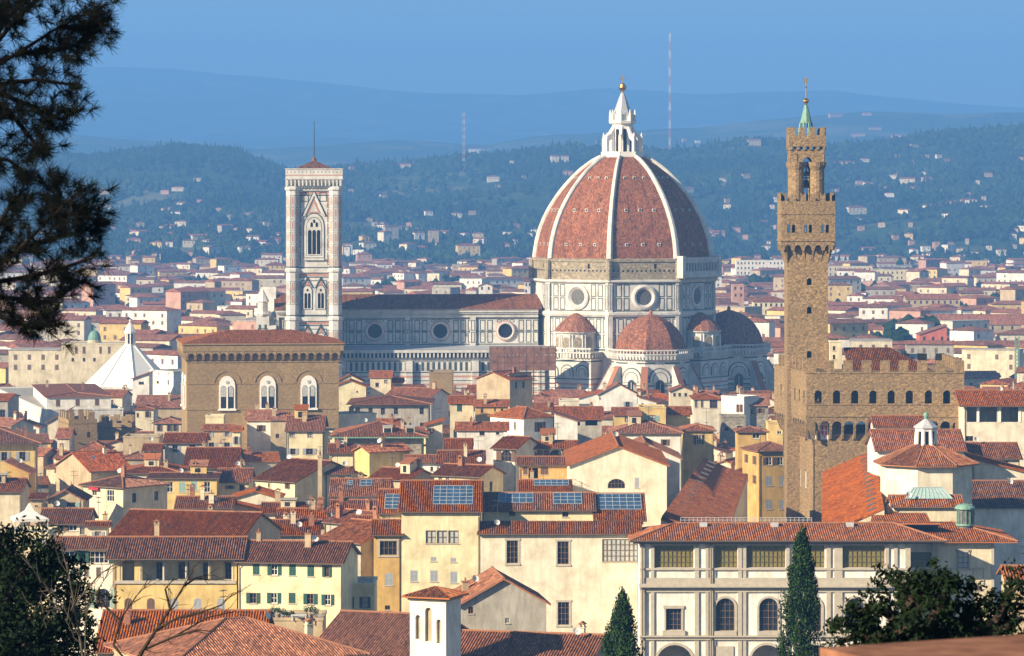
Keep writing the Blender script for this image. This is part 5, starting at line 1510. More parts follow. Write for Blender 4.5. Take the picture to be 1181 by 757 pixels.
# ------------------------------------------------------------------ long gallery by the river
UD = 500.0; uz = lambda py: wz(py, UD)
UX0, UX1 = wx(738, UD), wx(1050, UD)
uf = thing('riverside_gallery', 'white riverside gallery with grey stone pilasters, arched windows and orange tiled roof', 'gallery', (UX0, UD, 0), 0)
UW = UX1 - UX0
claim(UX0 + UW / 2, UD + 8, UW / 2 + 12, 8, 0)
ux = lambda px: wx(px, UD) - UX0
b = MB(); openings = []
rows_ = []
for (xa, xb) in ((755, 800), (823.7, 850.5), (861, 906), (923, 951), (972, 1020.5)):
    openings.append((ux(xa), ux(xb), uz(655), uz(629.5), False, 'by'))
openings.append((ux(768), ux(786), uz(727), uz(702), False, 'p'))
for xc in (836.5, 886.5, 936.5, 986): openings.append((ux(xc - 11), ux(xc + 11), uz(728), uz(690), True, 'p'))
for (xa, xb) in ((757, 799), (866, 903), (925, 960), (975, 1015)): openings.append((ux(xa), ux(xb), 3.2, uz(744), True, 'void'))
hs = panel(b, (0, 0, 0), (1, 0, 0), (0, -1, 0), UW, uz(624), openings, depth=.5)
panel(b, (UW, 0, 0), (0, 1, 0), (1, 0, 0), 14, uz(624), []); panel(b, (0, 14, 0), (0, -1, 0), (-1, 0, 0), 14, uz(624), []); panel(b, (UW, 14, 0), (-1, 0, 0), (0, 1, 0), UW, uz(624), [])
b.box(.3, UW - .3, 4.5, 5, 0, uz(738))
b.build('facade', ['white'], uf)
for q in hs:
    if q[5] == 'void': continue
    window(uf, TR((q[0] + q[1]) / 2, .2, q[2]), q[1] - q[0], q[3] - q[2], q[5], q[4])
b = MB()
def pil(xa, xb, ya, yb, d=.22): b.box(ux(xa), ux(xb), -d, .0, uz(yb), uz(ya))
for xa, xb in ((738.5, 743.5), (750.5, 754.5), (801, 806), (813.5, 817), (818.5, 822), (851, 855.5), (857, 860.5), (906.5, 910.5), (918, 922), (953, 958), (962, 971.5), (1021, 1025), (1031, 1035), (1044, 1050)):
    pil(xa, xb, 625.5, 666.5); pil(xa, xb, 683, 735); pil(xa, xb, 739, 790)
pil(738, 1050, 666.5, 673, .26); pil(738, 1050, 679, 683, .25); pil(738, 1050, 655.2, 657.5, .30); pil(738, 1050, 735, 738, .3)
for ya, yb, d in ((673, 675, .6), (675, 677, .9), (677, 679, .45), (733, 734.6, .6)): pil(737, 1050.4, ya, yb, d)
for (xa, xb) in ((755, 800), (823.7, 850.5), (861, 906), (923, 951), (972, 1020.5)): pil(xa, xb, 625.5, 629.2, .2)
for xc in (836.5, 886.5, 936.5, 986):
    for q in range(12):
        a0, a1 = math.pi * q / 12, math.pi * (q + 1) / 12; r0, r1 = ux(749) - ux(738), ux(751.5) - ux(738); zc_ = uz(690) - r0; x = ux(xc)
        b.prism([V((x - r0 * math.cos(a0), -.15, zc_ + r0 * math.sin(a0))), V((x - r1 * math.cos(a0), -.15, zc_ + r1 * math.sin(a0))), V((x - r1 * math.cos(a1), -.15, zc_ + r1 * math.sin(a1))), V((x - r0 * math.cos(a1), -.15, zc_ + r0 * math.sin(a1)))], (0, .15, 0))
    for sx in (-1, 1): b.box(min(x + sx * r0, x + sx * r1), max(x + sx * r0, x + sx * r1), -.15, 0, uz(733), zc_)
    pil(xc - 13, xc + 13, 728, 732.8, .32)
pil(766, 768, 700, 729, .14); pil(786, 788, 700, 729, .14); pil(765, 789, 698.5, 702, .2); pil(764, 790, 727.2, 732.8, .3)
for (xa, xb) in ((757, 799), (866, 903), (925, 960), (975, 1015)):
    x = ux((xa + xb) / 2); r0 = (ux(xb) - ux(xa)) / 2; r1 = r0 + .35; zc_ = uz(744) - r0
    for q in range(12):
        a0, a1 = math.pi * q / 12, math.pi * (q + 1) / 12
        b.prism([V((x - r0 * math.cos(a0), -.12, zc_ + r0 * math.sin(a0))), V((x - r1 * math.cos(a0), -.12, zc_ + r1 * math.sin(a0))), V((x - r1 * math.cos(a1), -.12, zc_ + r1 * math.sin(a1))), V((x - r0 * math.cos(a1), -.12, zc_ + r0 * math.sin(a1)))], (0, .12, 0))
b.box(ux(822), ux(846), -.15, 0, uz(760), uz(745.5)); 
b.build('stone_pilasters', ['pietra'], uf)
b = MB(); ze = uz(623.6); zr = wz(603.5, UD + 8); ol = ux(726)
L, R_ = ol, UW + 5
roof_face(b, [(L, -1.2, ze), (R_ - 0, -1.2, ze), (R_ - 6.5, 7.5, zr), (L + 6.6, 7.5, zr)]); roof_face(b, [(R_, 16, ze), (L, 16, ze), (L + 6.6, 7.5, zr), (R_, 7.5, zr)]); roof_face(b, [(L, 16, ze), (L, -1.2, ze), (L + 6.6, 7.5, zr)])
cap_tiles(b, (L, -1.2, ze), (L + 6.6, 7.5, zr)); cap_tiles(b, (L + 6.6, 7.5, zr), (R_ - 6.5, 7.5, zr)); cap_tiles(b, (R_, -1.2, ze), (R_ - 6.5, 7.5, zr))
for px_ in (814, 897, 985): x = ux(px_); b.box(x - .5, x + .5, 5.6, 6.8, zr - 1.0, zr + .25, 3)
ro = b.build('roof', ['tile_near', 'terracotta', 'gutter', 'lead'], uf)
b = MB(); zt = uz(623.2)
b.tube((L, -1.3, ze + .02), (R_, -1.3, ze + .02), .13, n=6); b.box(L + .5, R_ - .5, -1.0, .1, ze - .35, ze - .2)
for px_ in (741, 820): b.tube((ux(px_), -.5, ze - .3), (ux(px_), -.5, 8), .09, n=6)
b.build('gutter', ['gutter'], uf)
b = MB(); y = 13.0
for i in range(32):
    x = ux(790) + i * (ux(945) - ux(790)) / 31; z = wz(602, UD + y); b.tube((x, y, z - 1.2), (x, y, z + .6), .05, n=4)
for z in (-.1, .25, .6): b.tube((ux(790), y, wz(602, UD + y) + z), (ux(945), y, wz(602, UD + y) + z), .045, n=4)
b.build('railing', ['lead'], uf)
# right end block of the gallery
ue = thing('end_pavilion', 'cream end pavilion right of the riverside gallery with green capped roof lantern', 'pavilion', (wx(1050, 506), 506, 0), 0)
ex = lambda px: wx(px, 506) - wx(1050, 506); ez = lambda py: wz(py, 506)
b = MB(); EW = ex(1146)
op = [(ex(1104.5), ex(1117), ez(655.5), ez(637), False, 'pcx'), (ex(1123.5), ex(1133), ez(681), ez(676), False, 'g')]
hs = panel(b, (ex(1076), 0, 0), (1, 0, 0), (0, -1, 0), EW - ex(1076), ez(625), [(q[0] - ex(1076), q[1] - ex(1076), *q[2:]) for q in op])
panel(b, (EW, 0, 0), (0, 1, 0), (1, 0, 0), 14, ez(625), [(3, 4, ez(655), ez(637), False, 'g')])
panel(b, (ex(1076), 6, 0), (0, -1, 0), (-1, 0, 0), 6, ez(625), [])
b.build('wall', ['cream'], ue)
for q in hs: window(ue, TR(ex(1076) + (q[0] + q[1]) / 2, 0, q[2]), q[1] - q[0], q[3] - q[2], q[5])
b = MB()
op = [(ex(1042) - ex(1034), ex(1076) - ex(1034) - .1, ez(655), ez(638), False)]
hs = panel(b, (ex(1034), 1.2, 0), (1, 0, 0), (0, -1, 0), ex(1077.5) - ex(1034), ez(625), op)
b.build('recessed_wall', ['white'], ue)
for q in hs: window(ue, TR(ex(1034) + (q[0] + q[1]) / 2, 1.2, q[2]), q[1] - q[0], q[3] - q[2], 'by')
b = MB()
for xa, xb in ((1084.5, 1098), (1121.5, 1135)):
    for q in ((xa, xa + 1.6, 656, 673), (xb - 1.6, xb, 656, 673), (xa, xb, 655, 657), (xa, xb, 672.5, 674.5)): b.box(ex(q[0]), ex(q[1]), -.12, 0, ez(q[3]), ez(q[2]))
for q in ((1103, 1104.5, 635, 657), (1117, 1118.5, 635, 657), (1102.5, 1119, 634, 637), (1102.5, 1119, 655.5, 658)): b.box(ex(q[0]), ex(q[1]), -.13, 0, ez(q[3]), ez(q[2]))
b.box(EW - .35, EW + .05, -.1, .0, 0, ez(625.5)); b.tube((ex(1080), -.2, ez(626)), (ex(1080), -.2, 4), .1, n=6)
b.build('stone_trim', ['pietra'], ue)
b = MB(); ze = ez(624.2); zr = wz(592, 515); L, R_ = ex(1062), ex(1173)
roof_face(b, [(L - 4, -1.2, ze), (R_, -1.2, ze), (ex(1076), 9, zr), (ex(1012), 9, zr)]) if False else None
roof_face(b, [(ex(1050), -1.2, ze), (R_, -1.2, ze), (R_ - 8.2, 8.5, wz(601.5, 515)), (ex(1006), 8.5, wz(601.5, 515))])
roof_face(b, [(R_, -1.2, ze), (R_, 17, ze), (R_ - 8.2, 8.5, wz(601.5, 515))])
roof_face(b, [(ex(1012), 9.3, wz(603, 515)), (ex(1083), 9.3, wz(603, 515)), (ex(1083), 15.5, wz(591.5, 522)), (ex(1018), 15.5, wz(591.5, 522))])
cap_tiles(b, (R_, -1.2, ze), (R_ - 8.2, 8.5, wz(601.5, 515)))
ro = b.build('roof', ['tile_near', 'terracotta', 'gutter'], ue)
b = MB(); c = (wx(1113, 512) - wx(1050, 506), 6.0); z0, z1 = wz(606, 512), wz(587, 512)
b.lathe([(1.1, z0 - 1), (1.1, z1)], 16, 1, c); b.lathe([(1.35, z0), (1.35, z0 + .25)], 16, 0, c); b.lathe([(1.5, z1), (1.45, z1 + .25), (1.0, z1 + .6), (.3, z1 + .75)], 16, 0, c)
for k in range(12): an = k * .5236; b.tube((c[0] + 1.15 * math.cos(an), c[1] + 1.15 * math.sin(an), z0), (c[0] + 1.15 * math.cos(an), c[1] + 1.15 * math.sin(an), z1), .07, n=4)
b.build('roof_lantern', ['copper', 'lead_dark'], ro)
claim(wx(1100, 512), 514, 10, 10, 0)
# the two long wings running back from the river, roofs seen lengthwise
def wing(label, nl, nr, fl, fr, DN, DF, ze, rise_side, nm, zlo):
    # near left/right, far left/right px at eave/ridge level
    A, B_, C_, D_ = V((wx(nl, DN), DN, 0)), V((wx(nr, DN), DN, 0)), V((wx(fr, DF), DF, 0)), V((wx(fl, DF), DF, 0))
    mid = (A + B_) / 2
    t = thing(nm, label, 'gallery wing', (mid.x, mid.y, 0), 0)
    A, B_, C_, D_ = (p - mid for p in (A, B_, C_, D_))
    zl, zr = (ze + rise_side, ze) if rise_side > 0 else (ze, ze - rise_side)
    up = lambda p, z: V((p.x, p.y, z))
    b = MB()
    for p, q, z1, z2 in ((A, B_, zl, zr), (B_, C_, zr, zr), (C_, D_, zr, zl), (D_, A, zl, zl)): b.face([up(p, 0), up(q, 0), up(q, z2 - .25), up(p, z1 - .25)])
    b.build('wall', ['cream'], t)
    b = MB()
    if rise_side > 0: roof_face(b, [up(B_, zr), up(C_, zr), up(D_, zl), up(A, zl)], step=.5)
    else: roof_face(b, [up(D_, zl), up(A, zl), up(B_, zr), up(C_, zr)], step=.5)
    ro = b.build('roof', ['tile', 'terracotta', 'gutter'], t)
    b = MB(); s1, s2 = ((A, D_) if rise_side > 0 else (B_, C_)); o1, o2 = ((B_, C_) if rise_side > 0 else (A, D_)); zz = max(zl, zr)
    for i in range(14):
        f = (i + .5) / 14; p = s1.lerp(s2, f); q = o1.lerp(o2, f); dv = (q - p).normalized(); zf = abs(rise_side) / (q - p).length
        p1 = p + dv * 1.0; p2 = p + dv * 2.6
        b.box(-.28, .28, 0, 1.4, 0, .3, 0, Matrix.Translation((p1.x, p1.y, zz - zf * 1.0)) @ Matrix.Rotation(math.atan2(-dv.x, dv.y), 4, 'Z') @ Matrix.Rotation(-math.atan(zf), 4, 'X'))
    b.build('rooflights', ['lead_dark'], ro)
    m_ = (A + B_ + C_ + D_) / 4 + mid
    claim(m_.x, m_.y, abs(B_.x - A.x) / 2, (DF - DN) / 2, 0)
    return t
wing('long gallery wing with shadowed red roof left of the piazza', 762, 836, 812, 862, 520, 642, 24.5, 3.2, 'gallery_wing', 0)
wing('long gallery wing with sunlit red roof right of the piazza', 948, 1020, 949, 1008, 520, 640, 25.2, -4.0, 'gallery_wing', 0)
# octagonal tribune with lantern
QD = 540.0
tq = thing('octagonal_tribune', 'cream octagonal tower room with tiled roof and white pillared lantern', 'tower', (wx(1068, QD + 7), QD + 7, 0), 0)
claim(wx(1068, QD + 7), QD + 7, 8, 8, 0)
b = MB(); R8 = (wx(1122, QD) - wx(1016, QD)) / 2 * 1.02; zq = wz(537, QD)
o8b = lambda r, z, o=22.5: [V((r * math.sin(rad(o + 45 * k)), -r * math.cos(rad(o + 45 * k)), z)) for k in range(8)]
b.loft([o8b(R8, 0, 28), o8b(R8, zq, 28)], 0); b.build('wall', ['pale'], tq)
b = MB(); e8 = o8b(R8 + 1.1, zq - .1, 28); a8 = o8b(1.6, wz(512.5, QD + 7), 28)
for k in range(8): roof_face(b, [e8[k], e8[(k + 1) % 8], a8[(k + 1) % 8], a8[k]]); cap_tiles(b, e8[k], a8[k], .14)
ro = b.build('roof', ['tile_near', 'terracotta', 'gutter'], tq)
b = MB(); z0, z1, z2 = wz(513.5, QD + 7), wz(495, QD + 7), wz(483.5, QD + 7)
b.loft([o8b(1.2, z0 - 1), o8b(1.2, z1)], 1)
for k in range(8): p = o8b(1.62, 0)[k]; b.tube((p.x, p.y, z0 - .6), (p.x * .88, p.y * .88, z1), .33, .26, 8)
b.loft([o8b(1.55, z1 - .3), o8b(1.7, z1), o8b(1.8, z1 + .2)], 0); b.loft([o8b(2.0, z1 + .2), o8b(2.0, z1 + .32), o8b(.3, z2)], 2)
b.lathe([(.2, z2 - .1), (.3, z2 + .15), (.42, z2 + .55), (.3, z2 + .95), (.05, z2 + 1.05)], 12, 3); b.loft([o8b(1.9, z0 - .5), o8b(1.9, z0 - .2)], 3)
b.build('lantern', ['white_stone', 'glass', 'lead', 'copper'], ro)
# block in front of it with the glazed lantern roof
fb = H('low cream block with glazed green roof lantern in front of the octagonal tower room', 1031, 1109, 584.5, 573, 524, 'cream', 'x', win=[], tile='tile_near', chim=0, name='roof_block', cat='building')
b = MB(); yy = (fb.location.y); z0 = wz(574, 528); z1 = wz(561.5, 530); xa, xb = wx(1043, 528) - fb.location.x, wx(1097, 528) - fb.location.x
b.loft([[V((xa, 2.0, z0)), V((xb, 2.0, z0)), V((xb, 7, z0)), V((xa, 7, z0))], [V((xa + 1.3, 3.6, z1)), V((xb - 1.3, 3.6, z1)), V((xb - 1.3, 5.2, z1)), V((xa + 1.3, 5.2, z1))]], 0)
for i in range(11): f = i / 10; b.tube((xa + (xb - xa) * f, 1.97, z0), (xa + 1.3 + (xb - xa - 2.6) * f, 3.57, z1), .06, n=4, m=1)
b.build('glass_lantern', ['sh_teal', 'lead'], fb)
# ------------------------------------------------------------------ houses one can pick out in the photograph
# foreground, this side of the river
H('long mossy tiled roof at the bottom left behind bare branches', 112, 300, 752, 706, 405, 'tan', 'x', win=[], tile='tile_near', chim=1, aer=1)
H('hipped orange roof at the bottom in front of the green shuttered house', 200, 420, 768, None, 388, 'tan', 'hip', dep=20, D1=398, win=[], tile='tile_near', chim=1)
H('roof terrace with potted plants and washing below the green shutters', 303, 372, 716, None, 428, 'tan', 'flat', dep=8, win=[], name='terrace', cat='terrace')
H('broad red tiled roof sloping down left of the white bell gable', 356, 474, 756, 706, 412, 'tan', 'x', win=[], tile='tile_near', chim=0, D1=408)
H('red tiled roof at the bottom right of the white bell gable', 520, 678, 760, 729, 402, 'tan', 'x', win=[], tile='tile_near', chim=1, D1=398)
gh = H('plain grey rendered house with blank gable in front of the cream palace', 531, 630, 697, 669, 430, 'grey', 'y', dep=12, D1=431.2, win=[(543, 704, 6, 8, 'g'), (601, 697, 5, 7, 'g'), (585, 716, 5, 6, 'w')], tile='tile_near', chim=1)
# white bell gable
bg_ = thing('bell_gable', 'small white bell gable with three arched niches and a tiled cap', 'bell gable', (wx(494, 395), 395, 0), rad(-22))
b = MB(); k = 395 / F; z1 = wz(693, 395)
nz = [(-1.55, -.95, wz(738, 395), wz(710, 395), True), (-.4, .42, wz(740, 395), wz(701, 395), True), (.95, 1.5, wz(742, 395), wz(714, 395), True)]
panel(b, (-2.2, 0, 0), (1, 0, 0), (0, -1, 0), 4.3, z1, [(q[0] + 2.2, q[1] + 2.2, *q[2:]) for q in nz], depth=.35)
for q in nz: b.box(q[0], q[1], .35, .4, q[2], q[3], 1)
panel(b, (2.1, 0, 0), (0, 1, 0), (1, 0, 0), 4.2, z1, []); panel(b, (2.1, 4.2, 0), (-1, 0, 0), (0, 1, 0), 4.3, z1, []); panel(b, (-2.2, 4.2, 0), (0, -1, 0), (-1, 0, 0), 4.2, z1, [])
b.build('wall', ['white', 'tan'], bg_)
b = MB(); b.box(-2.4, 2.3, -.2, 4.4, z1, z1 + .22); b.box(-2.6, 2.5, -.4, 4.6, z1 + .22, z1 + .42); b.build('moulding', ['tan'], bg_)
b = MB(); zt = z1 + .45
for p in ([(-2.9, -.7, zt), (2.8, -.7, zt), (-.05, 2.1, zt + .9)], [(2.8, -.7, zt), (2.8, 4.9, zt), (-.05, 2.1, zt + .9)], [(2.8, 4.9, zt), (-2.9, 4.9, zt), (-.05, 2.1, zt + .9)], [(-2.9, 4.9, zt), (-2.9, -.7, zt), (-.05, 2.1, zt + .9)]): roof_face(b, p)
b.build('roof', ['tile_near', 'terracotta', 'gutter'], bg_)
claim(wx(494, 395), 397, 4, 4, 0)
H('tan stone house cut by the right edge below the gallery', 1163, 1230, 668, 655, 380, 'tan', 'x', win=[], tile='tile_near', chim=0)
# the houses along the far bank, left
y1 = H('yellow house with pillared top floor loggia under a wide tiled roof', 131, 273, 642, 621, 478, 'yellow', 'x', ov=1.1, tile='tile', chim=1,
  win=[(148, 658, 14, 25, 'void'), (176, 658, 24, 25, 'void'), (202, 658, 24, 25, 'void'), (228, 658, 24, 25, 'void'), (255, 658, 24, 25, 'void'), (148, 700, 9, 20, 'gBx', True), (174, 700, 9, 20, 'gBx', True), (201, 700, 9, 20, 'gSx', True), (228, 700, 9, 20, 'gSx', True), (255, 700, 9, 20, 'gSx', True)])
b = MB(); z0, z1 = wz(671, 478), wz(645, 478); X_ = lambda px: wx(px, 478) - y1.location.x
b.box(X_(137), X_(270), 2.6, 2.8, z0 - .2, z1 + .1); b.build('loggia_back_wall', ['lemon'], y1)
b = MB()
for px in (138, 162, 189, 215, 241.5, 269): b.tube((X_(px), .1, z0 + .02), (X_(px), .1, z1), .17, n=8); b.box(X_(px) - .25, X_(px) + .25, -.12, .32, z1 - .2, z1 + .05)
b.box(X_(132), X_(272), -.25, .0, z0 - .25, z0 + .15); b.build('loggia_columns', ['pietra'], y1)
for px, w_ in ((157, 6), (182, 7), (210, 12), (236, 7), (262, 8)):
    window(y1, TR(X_(px), 2.3, z0 + .1), w_ / F * 478, 2.2, 'g')
H('cream house with dark green shutters in two rows under a long tiled roof', 275, 393, 648, 625, 477.4, 'lemon', 'x', D1=475.5, tile='tile', chim=2, aer=1,
  win=[(295.5, 656.5, 8, 13, 'gGx'), (316.5, 657, 8, 13, 'wG'), (337.5, 657.5, 8, 13, 'gGx'), (358.5, 658.5, 8, 13, 'gGx'), (377, 659, 5.5, 13, 'gG'), (292, 690, 8, 12, 'gG'), (316, 690, 8, 12, 'wG'), (337, 690, 8, 12, 'gGx'), (358, 691, 8, 12, 'gG'), (378, 692, 7, 12, 'wG')])
an = H('low cream annexe with green shutters and rooftop balcony right of the green shuttered house', 394, 432, 676, None, 484, 'lemon', 'flat', dep=9, win=[(402, 695, 6, 13, 'cG'), (421, 695, 6, 13, 'cG')])
H('white house with green glazed gallery and arched window left of the yellow loggia', 62, 130, 633, 621, 492, 'white', 'x', tile='tile_dark', chim=0, win=[(80, 643, 22, 14, 'wG'), (112, 643, 26, 14, 'wG'), (88, 660, 6, 11, 'cG'), (100, 660, 6, 11, 'c'), (114, 660, 6, 11, 'c'), (119, 690, 16, 22, 'gT', True)])
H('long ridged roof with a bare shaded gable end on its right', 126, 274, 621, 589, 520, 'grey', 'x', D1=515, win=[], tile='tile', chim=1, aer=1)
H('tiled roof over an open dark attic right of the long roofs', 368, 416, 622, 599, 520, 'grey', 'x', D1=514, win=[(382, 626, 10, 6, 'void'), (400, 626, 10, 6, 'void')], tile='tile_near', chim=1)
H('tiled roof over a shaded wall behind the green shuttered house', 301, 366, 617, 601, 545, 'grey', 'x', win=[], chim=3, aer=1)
H('low tiled roof with tall leaning terracotta chimney', 322, 374, 600, 588, 562, 'tan', 'x', win=[], chim=2)
H('small dark tiled roof below the white stained gable', 303, 352, 592, 581, 588, 'cream', 'x', win=[(320, 596, 5, 5, 'g')], chim=1)
H('bright red low roof in front of the skylit roof', 383, 437, 590, 578, 560, 'white', 'x', win=[], tile='tile_red', chim=1)
H('small red roof with shaded right wall below the bright red roof', 376, 412, 602, 588, 545, 'grey', 'x', D1=540, win=[], tile='tile_red', chim=2)
H('low red roof tucked in left of the ochre tower house', 412, 440, 610, 596, 530, 'white', 'x', win=[], tile='tile_red', chim=0)
# cream palace with solar roofs
H('narrow ochre tower house with a triple window under a tiled roof', 431, 462, 617, 601, 508, 'ochre', 'x', win=[(448, 632.5, 20, 16, 's'), (448.5, 668.5, 9, 14, 'gSx'), (447, 701, 6, 5, 'g')], chim=0, tile='tile')
H('tall cream house with two large skylights in its tiled roof', 463, 553, 590, 556, 508, 'lemon', 'x', tile='tile', chim=0, sky=[(522, 46, .18, .80)],
  win=[(497, 619.5, 12, 15, 'c'), (510, 619.5, 12, 15, 'c'), (523, 619.5, 12, 15, 'c'), (477.5, 664.5, 8.5, 13, 'gSx'), (500.5, 664.5, 8.5, 13, 'gSx'), (523.5, 666, 8, 13, 'gSx'), (500, 645, 6.5, 5, 'gSx'), (523, 646, 6.5, 5, 'gSx')])
H('lower cream bay with a slanted skylight beside the tall cream house', 438, 462, 592, 566, 516, 'lemon', 'x', win=[], chim=0, sky=[(452, 18, .12, .75)])
H('cream upper storey with two strips of blue skylights', 556, 684, 588.5, 570, 516, 'lemon', 'x', tile='tile', chim=0, sky=[(595, 40, .35, .93), (655, 33, .28, .95)], win=[(590.5, 592, 7, 6, 'g'), (652, 593.5, 7, 6, 'g')])
H('cream upper storey with one big blue skylight left of the white gallery', 688, 742, 600, 571, 514, 'lemon', 'x', chim=0, sky=[(716, 50, .35, .96)], win=[])
H('long pinkish cream palace wall with tall stone framed windows', 554, 737, 615.5, 604, 507.6, 'pale', 'shed', tile='tile', chim=0,
  win=[(591, 637, 13, 26, 'p'), (649.5, 638, 13, 26, 'p'), (715, 635, 41, 26, 'c'), (650, 708, 13, 26, 'p'), (590, 708, 13, 26, 'p')])
H('broad white gabled hall with low arched window behind the solar roofs', 657, 769, 537, 515.5, 592, 'pale', 'y', dep=34, tile='tile', chim=0, win=[(711, 558, 20, 11, 'g', .75), (734.6, 557, 5, 12, 'gSx')])
H('second white gable stepping out behind the broad white hall', 704, 784, 529, 511, 632, 'white', 'y', dep=16, tile='tile', chim=0, win=[(738, 520.5, 2, 2, 'g'), (752, 524, 2, 2, 'g'), (764, 528, 2, 2, 'g')])
H('large white house under a pyramid roof with one small window', 706, 786, 500, 484.5, 700, 'white', 'hip', dep=15, tile='tile', chim=0, win=[(767, 510.5, 5, 7, 'gB')])
H('yellow house with brown shutters and stone quoins beside the white pyramid roof', 788, 823, 497, 486, 715, 'yellow', 'hip', dep=12, win=[(806, 507, 6, 11, 'wB')], chim=0)
H('orange yellow house with pale windows behind the white pyramid roof', 708, 738, 478.5, 471, 800, 'yellow', 'x', win=[(725, 483.5, 9, 6, 'c')], chim=0)
H('flat topped yellow block behind the white pyramid roof', 738, 768, 471.5, None, 802, 'yellow', 'flat', dep=10, win=[(752, 482.5, 8, 7, 'cT')])
H('yellow house with tiled roof right of the flat topped yellow block', 769, 796, 478, 470, 806, 'yellow', 'x', win=[], chim=0)
H('long loggia house with arched windows in cream wall', 597, 664, 517, 509.5, 660, 'pale', 'x', win=[(612, 524, 14, 9.5, 'gB', .7), (641, 524, 14, 9.5, 'gB', .7)], chim=1)
H('cream corner house with arched window and shaded courtyard below', 569, 595, 517, 504, 655, 'pale', 'x', D1=653, win=[(584, 526, 13, 13, 'gB', .8)], chim=0)
H('orange house with rust red shutters and open balcony', 599, 656, 536, 528, 620, 'orange', 'x', win=[(606, 543, 5, 9, 'gBx'), (615, 546, 11, 12, 'void'), (628, 543, 9, 9, 'gBx')], chim=0)
H('low roof with a strip of blue skylights below the orange house', 601, 657, 566.5, 555, 585, 'white', 'x', win=[], chim=1, sky=[(636, 40, .4, .95)])
H('bright white house with hipped roof and a single dark window', 604, 638, 482, 466, 785, 'white', 'hip', dep=12, D1=790, win=[(622.7, 492.5, 8, 11, 'gB')], side={'L': (2, 'c')}, chim=0)
H('long low white wall house with brown roof below the bright white house', 527, 585, 496, 488, 770, 'white', 'x', win=[(556, 500, 6, 5, 'g'), (574, 500, 4, 3, 'g')], chim=1)
H('cream house with pale green window band below the long brown roof', 514, 543, 517.5, 507, 705, 'lemon', 'x', win=[(519, 520, 3, 4, 'gG'), (530, 520, 3, 4, 'gG'), (537, 520, 3, 4, 'gG')], chim=0)
H('cream two storey house under a red patched roof', 506, 557, 535, 521, 645, 'white', 'x', win=('a', 4, 1, 'c'), chim=1)
H('row of pale cream windows under a low tiled roof with grey end wall', 501, 552, 548, 536, 610, 'lemon', 'x', D1=606, win=[(508, 552, 5, 6, 'c'), (516, 552, 4, 6, 'w'), (532, 552, 5, 6, 'w'), (545, 552, 5, 6, 'c')], chim=1, side={'R': (1, 'g')})
H('white house with louvred stair window right of the grey stone palace', 468, 505, 533.5, 526, 660, 'white', 'x', win=[(485, 541, 6, 14, 'gSx'), (498, 541, 3, 5, 'g')], chim=0)
H('cream gable with dark roof left of the louvred white house', 427, 470, 552, 540, 640, 'tan', 'x', win=[], chim=2, D1=636)
sp = H('grey stone palace with arched windows, green gutter and deep bracketed eaves', 388, 486, 502.5, 484.5, 720, 'grey_stone', 'hip', dep=20, ov=1.4, tile='tile', chim=3, win=[(462, 525, 10, 19, 'c', True), (437, 520, 8, 16, 'c', True)], name='palace', cat='palace')
b = MB(); hw = (wx(486, 720) - wx(388, 720)) / 2; z = wz(502.5, 720)
for i in range(24): x = -hw - 1 + i * (2 * hw + 2) / 23; b.box(x - .16, x + .16, -1.2, 0, z - .75, z - .42)
b.build('brackets', ['frame_b'], sp)
b = MB(); b.box(-hw - 1.5, hw + 1.5, -1.55, -1.38, z - .45, z - .2); b.build('gutter', ['copper'], sp)
for px in (447, 473):
    b = MB(); x = wx(px, 722) - sp.location.x; b.box(x - .9, x + .9, 1.2, 3.6, z + .2, z + 1.7, 0); b.box(x - .7, x + .7, 1.15, 1.2, z + .5, z + 1.4, 1); b.box(x - 1.05, x + 1.05, 1.0, 3.7, z + 1.7, z + 1.85, 2); b.build('dormer', ['cream', 'glass', 'lead'], sp)
H('skylit wide tiled roof above a row of green shutters', 382, 448, 572.5, 553.5, 590, 'white', 'x', chim=1, aer=2, sky=[(421, 13, .55, .9), (402, 6, .6, .85)], win=[(385, 577, 3, 7, 'wG'), (401, 577, 3, 7, 'wG'), (417, 577, 3, 7, 'wG'), (436, 577, 3, 7, 'wG')])
H('small cream house with arched doorway left of the shaded gable', 377, 405, 546.5, 540, 640, 'cream', 'x', win=[(394, 555, 13, 11, 'void', True)], chim=0)
H('bright yellow house with shaded right gable below the grey stone palace', 409, 426, 520, 514, 668, 'yellow', 'y', dep=9, D1=664, win=[], chim=1)
H('brown tiled roof and yellow chimney left of the bright yellow house', 380, 407, 523, 513, 690, 'lemon', 'x', win=[], chim=2)
# left middle
H('tall cream yellow house with double row of shutters in front of the grain hall', 331, 372, 497, 480.5, 745, 'lemon', 'x', win=[(337, 501.5, 6, 6, 'c'), (357.5, 501.5, 6, 6, 'c'), (338, 521, 6, 7, 'gS'), (357, 521, 8, 7, 'gS')], chim=2)
H('narrow cream extension right of the tall cream yellow house', 373, 386, 499, None, 746, 'lemon', 'flat', dep=8, win=[])
H('small white dormered house at the foot of the grain hall', 285, 312, 484.5, 474, 780, 'white', 'x', win=[(301, 494, 5, 7, 'gB')], chim=2)
H('white and tan house right of the small white dormered house', 312, 330, 484, 475, 772, 'tan', 'x', win=[(320, 503, 4, 5, 'g')], chim=1)
H('tan house with pale blue shutters under a red ledge roof', 235, 268, 496, 490.5, 765, 'tan', 'x', win=[(240, 500.5, 6, 7, 'cS'), (262, 500, 5, 7, 'cS'), (244, 513, 6, 5, 'gS'), (262, 513, 6, 5, 'gS')], chim=0)
H('cream roof cabin on top of the tan house', 237, 258, 481, None, 772, 'lemon', 'flat', dep=5, win=[])
H('narrow cream tower house with tall window right of the tan house', 268, 277, 497, 492, 762, 'lemon', 'x', win=[(272.5, 508, 4, 9, 'gS')], chim=0)
